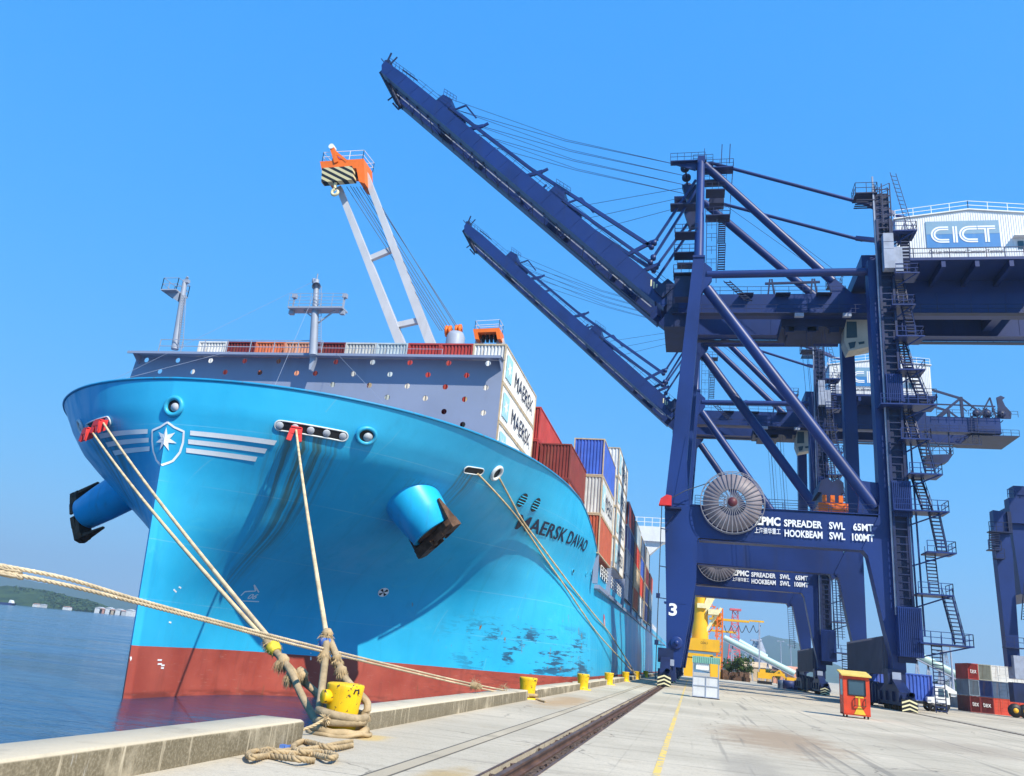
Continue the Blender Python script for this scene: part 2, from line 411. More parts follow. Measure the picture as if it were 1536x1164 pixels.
lab = ['long stained kerb block in the left foreground ending beside the rope coil', 'stained kerb block between the roped mooring post and the second post',
       'kerb block between the second and third yellow posts', 'kerb block between the third and fourth yellow posts', 'short looking kerb block between the fourth and fifth yellow posts',
       'distant kerb block just past the fifth yellow post', 'distant kerb block near the seaward crane leg', 'farthest kerb run beyond the seaward crane leg']
for (a, c), l in zip(segs, lab):
    tag(at_origin(round_block(-8.75, -7.78, a, c, .455), (-8.2, a, 0)).build('concrete_kerb', M['kerb']), l, 'kerb', 'kerb blocks along the quay edge')
def bollard(i, x, y, h, r, label, horn):
    root = empty('mooring_bollard', (x, y, 0)); tag(root, label, 'bollard', 'yellow bollards along the quay edge')
    b = MB(); b.lathe([(r * 1.5, 0), (r * 1.5, .06), (r * .92, .07), (r * .90, h * .25), (r * .95, h * .55), (r * 1.07, h * .86), (r * 1.10, h * .95), (r * 1.06, h * .985), (r * .9, h), (0, h + .015)], (x, y, 0), 28)
    b.build('post', M['yellow'], root)
    if horn:
        b = MB(); d = Vector((-.62, -.75, .05)).normalized(); o = Vector((x, y, h * .70)) + d * r * .7
        b.lathe([(.02, 0), (.155, 0), (.155, .24), (.15, .27), (.13, .285), (0, .29)], o, 24, d); b.build('horn', M['yellow'], root)
    b = MB(); b.path([(x + r * .8 + .0, y - r * .62 + .0, h * .82), (x + r * .86, y - r * .62, h * .90), (x + r * .98, y - r * .40, h * .90), (x + r * 1.0, y - r * .40, h * .82)], .028, 6)
    b.build('lifting_eye', M['black'], root)
    return root
labs = ['chipped yellow mooring post with thick ropes wrapped round it, nearest the camera', 'yellow post in a kerb gap with the long rope made fast beside it', 'third yellow post along the kerb, clear of ropes',
        'fourth yellow post along the kerb, small in the distance', 'fifth yellow post along the kerb, smallest but one', 'far yellow post where the pair of stern lines end', 'last yellow post, beside the seaward crane leg']
for i, (x, y) in enumerate(BOLS): bollard(i, x, y, 1.12 if i == 0 else (1.02 if i == 1 else 1.1), .40 if i == 0 else .42, labs[i], i == 0)
# ------------------------------------------------------------------ ship hull
XC, HB, WL = -30.8, 21.1, -2.3
SHIP = empty('container_ship', (XC, 150, WL))
tag(SHIP, 'huge sky blue container ship with a rust red waterline moored bow first along the quay', 'ship')
def ztop(Y):
    return float(np.interp(Y, [38, 44, 55, 66, 71, 74, 77, 80, 83, 86, 88, 90, 92, 95, 400], [15.95, 15.85, 15.8, 15.75, 15.6, 15.2, 14.6, 13.9, 13.1, 12.2, 11.6, 11.15, 10.9, 10.8, 10.8]))
def y0(z): return 42.0 - .11 * z
def bt(d):
    u = max(0.0, 1 - d / 60.0); return HB * sqrt(max(0.0, 1 - u ** 5.05))
def br(d):
    s_ = lambda q: 1 / (1 + math.exp(-q))
    return HB * max(0.0, (s_((d - 20.7) / 3.7) - s_(-20.7 / 3.7)) / (1 - s_(-20.7 / 3.7)))
_zg = np.linspace(-8, 18, 521)
_fg = np.interp(_zg, [-8, .5, 3, 5, 6, 7, 8, 9, 10, 11, 12, 13.5, 15.7, 18], [0, 0, .035, .15, .26, .40, .55, .67, .75, .805, .845, .905, 1.0, 1.12])
_fg = np.convolve(np.pad(_fg, 30, mode='edge'), np.ones(61) / 61, mode='valid')
def hb(d, z):
    d = max(d, 0.0); t = float(np.interp(z, _zg, _fg))
    r = min(d * 1.2, .28)                    # rounded stem
    c_ = float(np.interp(z, [6.5, 9, 10.5, 11.7, 12.7, 14, 15.7], [3.0, 2.4, 1.55, .75, .25, .05, .02]))      # sharp stem low down, blunt above
    return max(br(d) * (1 - t) + bt(d) * t * d / (d + c_ + 1e-9), r)
SB = .955                                   # the far bow, trimmed a little
def hull_x(Y, z, side=1): return XC + side * hb(Y - y0(z), z) * (1 if side > 0 else SB)
def hull_hit(px, py):
    """first point of the hull surface on the line of sight through a photo pixel"""
    r = ray(px, py); p = None
    ts = np.linspace(30, 140, 2200) / r.y
    for t in ts:
        q = CAMP + r * t
        if q.z > ztop(q.y) + .3 or q.z < -3: continue
        if q.y > y0(q.z) and abs(q.x - XC) <= hb(q.y - y0(q.z), q.z) * (1 if q.x > XC else SB): return q
    return None
def hull_n(p):
    """outward normal of the hull at p"""
    side = 1 if p.x > XC else -1; e = .05
    d = p.y - y0(p.z); f = lambda Y, z: hb(Y - y0(z), z) * (1 if side > 0 else SB)
    g_ = Vector((side, -(f(p.y + e, p.z) - f(p.y - e, p.z)) / (2 * e), -(f(p.y, p.z + e) - f(p.y, p.z - e)) / (2 * e)))
    return g_.normalized()

def hull_mat():
    t = NT('hull_paint'); p = t.pos(); x, y, z = t.sep(p)
    def rng(v, a, b_, s_): return t.mul(t.ss(v, a - s_, a + s_), t.ss(v, b_ + s_, b_ - s_))
    big = t.noise(p, .16, 5, .6); st = t.noise(t.scale(p, (.9, .9, .06)), 1.3, 6, .6)
    blue = t.mix(t.ss(big, .3, .7), (.020, .385, .67), (.034, .46, .76))
    blue = t.mix(t.mul(t.ss(st, .55, .8), .22), blue, (.03, .20, .36))
    fade = t.noise(t.scale(p, (.25, .25, .5)), 1.0, 5, .6); blue = t.mix(t.mul(t.ss(fade, .55, .8), .28), blue, (.05, .46, .68))
    # plate seams
    f = t.math('FRACT', t.math('DIVIDE', t.math('ADD', z, .25), 3.35)); se = t.ss(t.math('ABSOLUTE', t.math('SUBTRACT', f, .5)), .489, .497)
    blue = t.mix(t.mul(se, .45, t.ss(t.noise(p, .22, 3), .35, .6)), blue, (.20, .55, .74))
    an_ = t.n.new('ShaderNodeAttribute'); an_.attribute_name = 'flow'; qy = t.math('ABSOLUTE', an_.outputs['Fac']); qs = an_.outputs['Fac']
    cq = t.n.new('ShaderNodeCombineXYZ'); t.link(qy, cq.inputs[1]); t.link(z, cq.inputs[2]); rs = t.noise(t.scale(cq.outputs[0], (0, 1.0, .02)), 4.2, 6, .68)
    gs = t.noise(t.scale(cq.outputs[0], (0, 1.0, .015)), 1.6, 5, .6); blue = t.mix(t.mul(t.ss(gs, .56, .76), t.ss(z, 14, 12), .22), blue, (.02, .22, .32))
    ch = t.noise(t.scale(p, (.22, .22, .42)), 1.5, 7, .7, .8); blue = t.mix(t.mul(t.ss(ch, .56, .70), rng(z, 2, 12.5, 1), .30), blue, (.10, .56, .70))
    fy = t.math('FRACT', t.math('DIVIDE', t.math('ADD', y, t.math('MULTIPLY', t.math('FLOOR', t.math('DIVIDE', t.math('ADD', z, 1.9), 3.35)), 3.1)), 7.3)); sv = t.ss(t.math('ABSOLUTE', t.math('SUBTRACT', fy, .5)), .4955, .4985)
    blue = t.mix(t.mul(sv, .35, t.ss(t.noise(p, .3, 3), .38, .6)), blue, (.16, .50, .68))
    # rust and slime running down from the mooring openings
    for (xa, xb, zt, zb, a, sx) in STAINS:
        mk = t.mul(rng(qy, min(xa, xb), max(xa, xb), .4), t.ss(z, zt, zt - .3), t.ss(z, zb, zt - 1.0), t.ss(qs, 0, 1) if sx > XC else t.ss(qs, 0, -1))
        blue = t.mix(t.mul(mk, t.ss(rs, .40, .62), a), blue, (.07, .13, .10))
        blue = t.mix(t.mul(mk, t.ss(rs, .60, .72), a), blue, (.16, .10, .035))
    # long scuffs from fenders on the shoulder
    sc = t.noise(t.scale(p, (.5, .13, 2.0)), 2.0, 9, .74, .5)
    mk = t.mul(rng(y, 60, 84, 5), rng(z, .3, 4.3, .9), t.ss(x, -20.5, -14))
    sc2 = t.noise(t.scale(p, (.5, .10, .55)), 1.0, 3, .6)
    blue = t.mix(t.mul(mk, t.ss(t.math('ADD', sc, t.math('MULTIPLY', t.math('SUBTRACT', sc2, .5), .8)), .52, .60), .88), blue, (.022, .05, .11))
    mk = t.mul(rng(y, 56, 74, 5), rng(z, 1.6, 6.0, 1.4), t.ss(x, -24, -17)); cr_ = t.noise(t.scale(p, (.5, .35, 1.3)), 2.6, 8, .75, 1.2)
    blue = t.mix(t.mul(mk, t.ss(cr_, .66, .72), .8), blue, (.03, .055, .11))
    ru = t.noise(t.scale(p, (1.6, 1.1, .42)), 1.35, 3, .5); ru2 = t.noise(p, 5, 4)
    mk = t.mul(rng(y, 52, 82, 4), rng(z, .8, 6, 1.2), t.ss(x, -24, -18))
    blue = t.mix(t.mul(mk, t.ss(ru, .675, .72), t.ss(ru2, .30, .46)), blue, (.24, .12, .03))
    rn = t.noise(p, .35, 5); rv = t.noise(t.scale(p, (.7, .7, .1)), 2.2, 6, .6)
    red = t.mix(t.ss(rn, .3, .7), (.33, .060, .042), (.43, .092, .064)); red = t.mix(t.mul(t.ss(rv, .52, .76), .4), red, (.16, .045, .035))
    mk = t.mul(rng(y, 55, 90, 5), t.ss(x, -22, -16)); red = t.mix(t.mul(mk, t.ss(sc, .50, .62), .6), red, (.10, .04, .035))
    scr = t.noise(t.scale(p, (.7, .25, 3)), 2.4, 6, .7); red = t.mix(t.mul(t.ss(scr, .60, .68), .35), red, (.52, .30, .24)); red = t.mix(t.mul(t.ss(t.noise(t.scale(p, (2.5, 2.5, .2)), 1.0, 5), .60, .72), t.ss(z, -.2, -1.6), .5), red, (.14, .10, .05))
    zz = t.math('ADD', z, t.math('MULTIPLY', t.math('SUBTRACT', t.noise(p, 1.2, 3), .5), .03))
    band = t.mul(t.ss(z, -1.85, -2.1), t.ss(t.noise(t.scale(p, (.4, .4, 2)), 1.5, 4), .35, .6)); red = t.mix(t.mul(band, .6), red, (.12, .03, .025))
    col = t.mix(t.ss(zz, .515, .53), red, blue)
    dent = t.math('MULTIPLY', t.math('SINE', t.math('MULTIPLY', y, 7.0)), t.math('MULTIPLY', t.ss(t.noise(p, .3, 3), .3, .7), .10))
    t.bump(t.math('ADD', t.math('ADD', t.noise(t.scale(p, (.5, .5, .35)), .9, 3), dent), t.math('MULTIPLY', t.noise(p, 3, 3), .12)), .16, .14)
    return t.fin(col, t.math('ADD', .34, t.math('MULTIPLY', t.ss(st, .4, .7), .2)), 0, .4)
HOLES = {}
for k, q in dict(port_slot0=(420, 638), port_slot1=(514, 654), star_slot0=(134, 642), star_slot1=(163, 632), ring_center=(262, 610), ring_port=(549, 653),
                 slot2a=(700, 704), slot2b=(720, 707), ring2=(744, 709), win1=(783, 750), win2=(803, 757), star_ring=(123, 640)).items():
    HOLES[k] = hull_hit(*q)
a, c = HOLES['port_slot0'], HOLES['port_slot1']
STAINS = [(a.y - .2, c.y - .2, 13.8, 1.5, .8, XC + 1), (a.y + .3, a.y + 1.2, 13.8, .4, .6, XC + 1), (HOLES['slot2a'].y - .4, HOLES['slot2b'].y + .2, 13.9, 9.5, .7, XC + 1), (HOLES['slot2a'].y - 3.5, HOLES['slot2a'].y - 1, 12.5, 8.5, .45, XC + 1),
          (HOLES['star_slot1'].y - .4, HOLES['star_slot0'].y + .2, 13.6, 5, .85, XC - 1)]
M['hull'] = hull_mat()
us = np.concatenate([(np.linspace(0, 1, 70) ** 2.2) * 62, np.arange(64, 330, 6)])
nv = 62; vs = []; fs = []
zr = np.linspace(0, 1, nv)
def hull_col(d, side):
    out = []
    for v in zr:
        z = -6 + v * (ztop(42 + d) + 6) if d > 0 else -6 + v * (ztop(40.3) + 6)
        for _ in range(2): zz = -6 + v * (ztop(y0(z) + d) + 6); z = zz
        hw = hb(d, z) if d > 0 else 0.0
        out.append((XC + side * hw * (1 if side > 0 else SB), y0(z) + d, z))
    return out
mb = MB(); cols = [hull_col(d, -1) for d in us[:0:-1]] + [hull_col(d, 1) for d in us]
n = len(zr); vs = [p for c_ in cols for p in c_]
fs = [(i * n + k, (i + 1) * n + k, (i + 1) * n + k + 1, i * n + k + 1) for i in range(len(cols) - 1) for k in range(n - 1)]
mb.add(vs, fs, True)
HULL = mb.build('hull', M['hull'], SHIP)
# where rain running down the plating comes from: for each point, the place on the level of the mooring openings straight uphill of it
flow = []
for (x_, y_, z_) in vs:
    if not (.2 < z_ < 13.9 and y_ < 66 and abs(x_ - XC) > .25): flow.append(y_ if x_ > XC else -y_); continue
    q_ = Vector((x_, y_, z_))
    while q_.z < 13.8:
        n_ = hull_n(q_); tz = 1 - n_.z * n_.z; st_ = min(.25, 13.81 - q_.z); q_ = q_ + (Vector((0, 0, 1)) - n_ * n_.z) * (st_ / max(tz, .12))
        q_.y = max(q_.y, y0(q_.z) + .02); q_.x = hull_x(q_.y, q_.z, 1 if x_ > XC else -1)
    flow.append(q_.y if x_ > XC else -q_.y)
nc_ = len(cols); fa = np.array(flow).reshape(nc_, n); fb = fa.copy(); zz_ = np.array([q[2] for q in vs]).reshape(nc_, n)
for _ in range(3):
    g_ = fa.copy(); g_[:, 2:-2] = (fa[:, :-4] + fa[:, 1:-3] + fa[:, 2:-2] + fa[:, 3:-1] + fa[:, 4:]) / 5; ok_ = (zz_ > 1.4) & (zz_ < 12.8); fa = np.where(ok_, g_, fa)
    g_ = fa.copy(); g_[1:-1] = (fa[:-2] + 2 * fa[1:-1] + fa[2:]) / 4; same = np.ones_like(ok_); same[1:-1] = (np.sign(fa[:-2]) == np.sign(fa[2:])); fa = np.where(ok_ & same, g_, fa)
flow = fa.ravel().tolist()
at_ = HULL.data.attributes.new('flow', 'FLOAT', 'POINT'); at_.data.foreach_set('value', flow)
# bulwark cap rail
topP = [(hull_x(y0(ztop(40)) + d, ztop(40 + d), 1), y0(ztop(40)) + d, ztop(y0(15.9) + d)) for d in us if d < 58]
topS = [(XC - (x - XC) * SB, y, z) for x, y, z in topP]
mb = MB(); mb.path(topS[::-1] + topP[1:], .09, 6); mb.build('bulwark_cap', paint('cap_blue', (.012, .25, .48), .45, .1, (.15, .09, .04), .5, .8), SHIP)
# decks
mb = MB()
dk = [d for d in us if d < 60]
mb.add([(XC + s_ * max(0, hb(d, 14.3) * .95 - .25), y0(14.3) + d, 14.3) for s_ in (1, -1) for d in dk], [(i, i + 1, len(dk) + i + 1, len(dk) + i) for i in range(len(dk) - 1)])
mb.lim(XC - HB + .1, XC + HB - .1, 88, 369, 9.4, 9.8)
mb.build('deck', M['sheet'], SHIP)

def on_surf(p, off=.03): return p + hull_n(p) * off
def frame_at(p):
    n = hull_n(p); up = Vector((0, 0, 1)); u = (up - n * up.dot(n)).normalized(); r_ = u.cross(n).normalized(); return n, r_, u
# mooring openings: raised rim, flat black plate painted in for the shade inside, pale rollers
M['rim'] = paint('fairlead_rim', (.62, .66, .68), .45, .08, (.3, .16, .06), .35, 1.5)
M['roller'] = paint('roller_grey', (.42, .45, .50), .6, .1, (.2, .12, .06), .4, 2)
M['rimblue'] = paint('rim_blue', (.03, .38, .62), .4, .08, (.2, .12, .05), .3, 1.2)
def slot(name, A, B, hh, rollers, rim_mat, label=None):
    part = empty(name, (A + B) / 2, SHIP)
    if label: part['label'] = label
    nseg = 14; mid = (A + B) / 2
    def ring(sc, off):
        pts = []
        nA, rA, uA = frame_at(A); nB, rB, uB = frame_at(B); ax = (B - A).normalized()
        up = (nA.cross(ax)).normalized();
        if up.z < 0: up = -up
        for i in range(9): a_ = pi / 2 + pi * i / 8; pts.append(on_surf(A, off) + ax * cos(a_) * hh * sc + up * sin(a_) * hh * sc)
        for k in range(1, 6):
            q = A.lerp(B, k / 6); q = snap(q); pts.append(on_surf(q, off) - up * hh * sc)
        for i in range(9): a_ = -pi / 2 + pi * i / 8; pts.append(on_surf(B, off) + ax * cos(a_) * hh * sc + up * sin(a_) * hh * sc)
        for k in range(5, 0, -1):
            q = A.lerp(B, k / 6); q = snap(q); pts.append(on_surf(q, off) + up * hh * sc)
        return pts
    b_ = MB(); b_.path(ring(1.0, .06), hh * .17, 8, closed=True); b_.build('rim', rim_mat, part)
    rg = ring(.92, .045); b_ = MB(); m_ = len(rg); cA = on_surf(mid, .05)
    half = m_ // 2
    b_.add(rg, [(i, i + 1, m_ - 2 - i if m_ - 2 - i > i + 1 else i + 1, m_ - 1 - i) for i in range(0)])
    # strip fill
    b_.add(rg + [on_surf(snap(A.lerp(B, k / 6)), .05) for k in range(7)], [])
    cen = [on_surf(snap(A.lerp(B, k / 6)), .05) for k in range(7)]
    vs_ = rg + cen; o_ = m_
    fs_ = [(i, (i + 1), o_) for i in range(0, 8)] + [(8 + 0, 9, o_ + 1, o_)] + [(8 + k, 9 + k, o_ + k + 1, o_ + k) for k in range(1, 6)] + [(14 + i, 15 + i, o_ + 6) for i in range(0, 8)] + [(22 + k, 23 + k, o_ + 5 - k, o_ + 6 - k) for k in range(0, 5)] + [(27, 0, o_, o_ + 1)]
    b_ = MB(); b_.add(vs_, fs_); b_.build('opening', M['black'], part)  # black plate on uncut plating, its colour standing in for the shaded inside
    for k in range(rollers):
        q = snap(A.lerp(B, (k + .0) / max(1, rollers - 1))); n_ = hull_n(q)
        b_ = MB(); b_.lathe([(0, .0), (hh * .76, .0), (hh * .76, .08), (hh * .66, .105), (0, .11)], q + n_ * .03, 16, n_); b_.build('roller', M['roller'], part)
    return part
def snap(q):
    side = 1 if q.x > XC else -1
    for _ in range(4):
        d = q.y - y0(q.z)
        if hb(d, q.z) > 8 and d > 6: q = Vector((XC + side * hb(d, q.z) * (1 if side > 0 else SB), q.y, q.z))
        else:
            # solve for y at this x, z
            lo, hi = 0.0, 30.0; t_ = abs(q.x - XC)
            for _k in range(40):
                m_ = (lo + hi) / 2
                if hb(m_, q.z) * (1 if side > 0 else SB) < t_: lo = m_
                else: hi = m_
            q = Vector((q.x, y0(q.z) + (lo + hi) / 2, q.z))
    return q
slot('mooring_slot', HOLES['port_slot0'], HOLES['port_slot1'], .30, 5, M['rim'])
slot('mooring_slot', HOLES['star_slot0'], HOLES['star_slot1'], .30, 3, M['rim'])
slot('mooring_slot', HOLES['slot2a'], HOLES['slot2b'], .27, 0, M['rim'])
def ring(name, c_, w_, h_, thick, mat, roller=True, depth=.12, bars=False):
    part = empty(name, c_, SHIP); n_, r_, u_ = frame_at(c_)
    pts = [c_ + n_ * depth * .5 + r_ * cos(2 * pi * i / 24) * w_ + u_ * sin(2 * pi * i / 24) * h_ for i in range(24)]
    if not bars: b_ = MB(); b_.path(pts, thick, 8, closed=True); b_.build('rim', mat, part)
    b_ = MB(); b_.add([c_ + n_ * .05] + [q - n_ * (depth * .5 - .05) for q in pts], [(0, 1 + i, 1 + (i + 1) % 24) for i in range(24)]); b_.build('opening', M['black'], part)  # black disc over uncut plating, shade of the hole put into its colour
    if roller: b_ = MB(); b_.lathe([(0, 0), (w_ * .5, 0), (w_ * .5, .10), (0, .12)], c_ + n_ * .06 + r_ * w_ * .2 - u_ * h_ * .1, 16, n_); b_.build('roller', M['roller'], part)
    if bars:
        b_ = MB()
        for k in (-.55, -.2, .2, .55): s_ = sqrt(1 - k * k); b_.beam(c_ + n_ * .09 + u_ * h_ * k - r_ * w_ * s_, c_ + n_ * .09 + u_ * h_ * k + r_ * w_ * s_, .05, .06)
        b_.build('grating', M['rimblue'], part)
    return part
ring('mooring_ring', HOLES['ring_center'], .52, .52, .15, M['rimblue'], True, .22)
ring('mooring_ring', HOLES['ring_port'], .58, .50, .13, M['rimblue'], True, .2)
ring('mooring_ring', HOLES['ring2'], .42, .50, .13, M['rim'], False, .2)
if HOLES['star_ring']: ring('mooring_ring', HOLES['star_ring'], .35, .45, .1, M['rim'], True, .2)
ring('vent_window', HOLES['win1'], .52, .60, .05, M['rimblue'], False, .12, True)
ring('vent_window', HOLES['win2'], .52, .60, .05, M['rimblue'], False, .12, True)
for q in ((859, 857), (879, 861), (886, 859)):
    c_ = hull_hit(*q)
    if c_: ring('drain_port', c_, .34 if q[0] == 859 else .22, .22, .04, M['rimblue'], False, .1)

# lettering and emblem lie on the plating
def on_side(Y, z, off=.03): return on_surf(Vector((hull_x(Y, z), Y, z)), off)
import bmesh
def subdiv2(vs_, fs_, mx=.09):
    bm = bmesh.new(); q = [bm.verts.new((x, y, 0)) for x, y in vs_]
    for f_ in fs_:
        try: bm.faces.new([q[i] for i in f_])
        except ValueError: pass
    for _ in range(4):
        e_ = [e for e in bm.edges if e.calc_length() > mx]
        if not e_: break
        bmesh.ops.subdivide_edges(bm, edges=e_, cuts=1); bmesh.ops.triangulate(bm, faces=bm.faces[:])
    bm.verts.index_update(); r = [(v.co.x, v.co.y) for v in bm.verts], [tuple(v.index for v in f_.verts) for f_ in bm.faces]
    bm.free(); return r
def conform(name, body, corners, mat, bold=.02):
    """lettering spread over the plating between four hull points (bl, br, tl, tr), in (y, z) of the side"""
    vs_, fs_ = subdiv2(*text_geo(body, 1.0, bold))
    xs = [q[0] for q in vs_]; ys = [q[1] for q in vs_]; x0, x1, y0_, y1 = min(xs), max(xs), min(ys), max(ys); out = []
    bl, br_, tl_, tr_ = corners
    for x, y in vs_:
        u_, v_ = (x - x0) / (x1 - x0), (y - y0_) / (y1 - y0_); q = (bl.lerp(br_, u_)).lerp(tl_.lerp(tr_, u_), v_); out.append(on_side(q.y, q.z, .05))
    b_ = MB(); b_.add(out, fs_); return b_.build(name, mat, SHIP)
M['navy'] = paint('navy_lettering', (.006, .012, .05), .5, .1, (.02, .04, .08), .2, 1)
conform('ship_name', 'MAERSK DAVAO', [hull_hit(*q) for q in ((771, 793), (876, 828), (781, 771), (882, 811))], M['navy'], .012)
def front(x, z, off=.035):
    """point of the stem / bow plating at given offset x from the centreline and height z"""
    lo, hi = 0.0, 40.0
    for _ in range(44):
        m_ = (lo + hi) / 2
        if hb(m_, z) * (1 if x > 0 else SB) < abs(x): lo = m_
        else: hi = m_
    p = Vector((XC + x, y0(z) + (lo + hi) / 2, z)); n_ = hull_n(p) if abs(x) > .3 else Vector((0, -1, 0)); return p + n_ * off
def strip(mb, ctl, wd):
    """flat band of width wd along a polyline of (x, z) on the bow"""
    pts = []
    for (a_, b2) in zip(ctl, ctl[1:]):
        for i in range(6): pts.append((a_[0] + (b2[0] - a_[0]) * i / 6, a_[1] + (b2[1] - a_[1]) * i / 6))
    pts.append(ctl[-1]); L_ = []; R_ = []
    for i, (x, z) in enumerate(pts):
        xa, za = pts[max(i - 1, 0)]; xb, zb = pts[min(i + 1, len(pts) - 1)]; l_ = max(1e-6, math.hypot(xb - xa, zb - za)); nx, nz = -(zb - za) / l_, (xb - xa) / l_
        L_.append(front(x + nx * wd / 2, z + nz * wd / 2)); R_.append(front(x - nx * wd / 2, z - nz * wd / 2))
    n_ = len(L_); mb.add(L_ + R_, [(i, i + 1, n_ + i + 1, n_ + i) for i in range(n_ - 1)])
e0 = hull_hit(257, 660); ZE = e0.z
mb = MB()
sh = [(x * .86, z * .88) for x, z in ((0, 1.15), (.55, .85), (1.25, .62), (1.22, -.1), (1.05, -.75), (.65, -1.35), (.05, -1.75))]
strip(mb, sh, .12); strip(mb, [(-x, z) for x, z in sh], .12)
mb.v = [(x, y, z + 0) for x, y, z in mb.v]
# shift up to emblem height: rebuild with absolute heights
mb = MB(); strip(mb, [(x, ZE + z) for x, z in sh], .12); strip(mb, [(-x, ZE + z) for x, z in sh], .12); mb.build('shield_outline', M['lettering'], SHIP)
mb = MB(); pts = []
for i in range(14):
    rr = .72 if i % 2 == 0 else .30; a_ = pi / 2 + 2 * pi * i / 14; pts.append((rr * cos(a_), ZE + .0 + rr * sin(a_)))
vs_ = [front(.001, ZE, .05)]; fs_ = []
for i in range(14):
    for k in range(4):
        q0, q1 = pts[i], pts[(i + 1) % 14]; x = q0[0] + (q1[0] - q0[0]) * k / 4; z = q0[1] + (q1[1] - q0[1]) * k / 4
        vs_.append(front(x * .5, ZE + (z - ZE) * .5, .05)); vs_.append(front(x, z, .05))
m_ = 56
for i in range(m_):
    a0, b0, a1, b1 = 1 + 2 * i, 2 + 2 * i, 1 + 2 * ((i + 1) % m_), 2 + 2 * ((i + 1) % m_); fs_ += [(0, a0, a1), (a0, b0, b1, a1)]
mb.add(vs_, fs_); mb.build('star', M['lettering'], SHIP)
for k, (za, xe) in enumerate(((.50, 6.3), (.0, 5.7), (-.50, 5.1))):
    for s_ in (1, -1):
        mb = MB(); x0 = 1.45 - .1 * k
        n_ = 26; top = []; bot = []
        for i in range(n_):
            x = x0 + (xe - x0) * i / (n_ - 1); top.append(front(s_ * x, ZE + za + .13)); bot.append(front(s_ * max(x0, x - .18 if i == n_ - 1 else x), ZE + za - .13))
        mb.add(top + bot, [(i, i + 1, n_ + i + 1, n_ + i) for i in range(n_ - 1)]); mb.build('bow_stripe', M['lettering'], SHIP)
# small painted marks
def mk(px_): q = hull_hit(*px_); return on_surf(q, .03)
def mline(mb, pix, wd):
    P_ = [mk(q) for q in pix]
    for a_, b2 in zip(P_, P_[1:]): mb.beam(a_, b2, wd, .02, hull_n(a_))
mb = MB(); mline(mb, [(361, 893), (367, 887), (383, 886), (381, 877), (388, 888)], .09); mb.build('bulb_sign', M['lettering'], SHIP)
mb = MB(); mline(mb, [(362, 901), (388, 902)], .07); mb.build('mark_line', M['lettering'], SHIP)
mb = MB(); q0, q1 = mk((369, 898)), mk((382, 898.5)); text_fit(mb, '06', q0, (q1 - q0).normalized(), frame_at(hull_hit(375, 895))[2], (q1 - q0).length, .42, .02, slant=.25); mb.build('mark_figure', M['lettering'], SHIP)
for q in (((236, 990), (242, 990)), ((236, 996), (242, 996)), ((241, 998), (246, 998)), ((241, 1002), (245, 1002)), ((466, 975), (466, 980)), ((466, 985), (466, 990)), ((466, 995), (466, 1000)), ((196, 985), (197, 992)), ((260, 884), (264, 888)), ((268, 880), (271, 882)), ((253, 933), (256, 934))):
    mb = MB(); mline(mb, q, .09); mb.build('draught_mark', M['lettering'], SHIP)
c_ = hull_hit(575, 888); n_, r_, u_ = frame_at(c_)
mb = MB(); mb.add([c_ + n_ * .04] + [c_ + n_ * .04 + r_ * cos(2 * pi * i / 24) * .42 + u_ * sin(2 * pi * i / 24) * .42 for i in range(24)], [(0, 1 + i, 1 + (i + 1) % 24) for i in range(24)]); tm = mb.build('thruster_mark', M['lettering'], SHIP)
mb = MB()
for k in range(4):
    a_ = pi / 4 + k * pi / 2; d_ = r_ * cos(a_) + u_ * sin(a_); s2 = r_ * -sin(a_) + u_ * cos(a_)
    mb.add([c_ + n_ * .055, c_ + n_ * .055 + d_ * .34 + s2 * .12, c_ + n_ * .055 + d_ * .36, c_ + n_ * .055 + d_ * .34 - s2 * .12], [(0, 1, 2, 3)])
mb.build('propeller_sign', M['black'], tm)
c_ = hull_hit(906, 931)
if c_:
    n_, r_, u_ = frame_at(c_); mb = MB(); mb.add([c_ + n_ * .04] + [c_ + n_ * .04 + r_ * cos(2 * pi * i / 24) * .75 + u_ * sin(2 * pi * i / 24) * .75 for i in range(24)], [(0, 1 + i, 1 + (i + 1) % 24) for i in range(24)]); tm = mb.build('warning_disc', M['red'], SHIP)
    mb = MB(); mb.add([c_ + n_ * .06 + r_ * x_ + u_ * z_ for x_, z_ in ((-.22, -.5), (.22, -.5), (.22, .1), (0, .3), (-.22, .1))], [(0, 1, 2, 3, 4)]); mb.build('tug_sign', M['lettering'], tm)
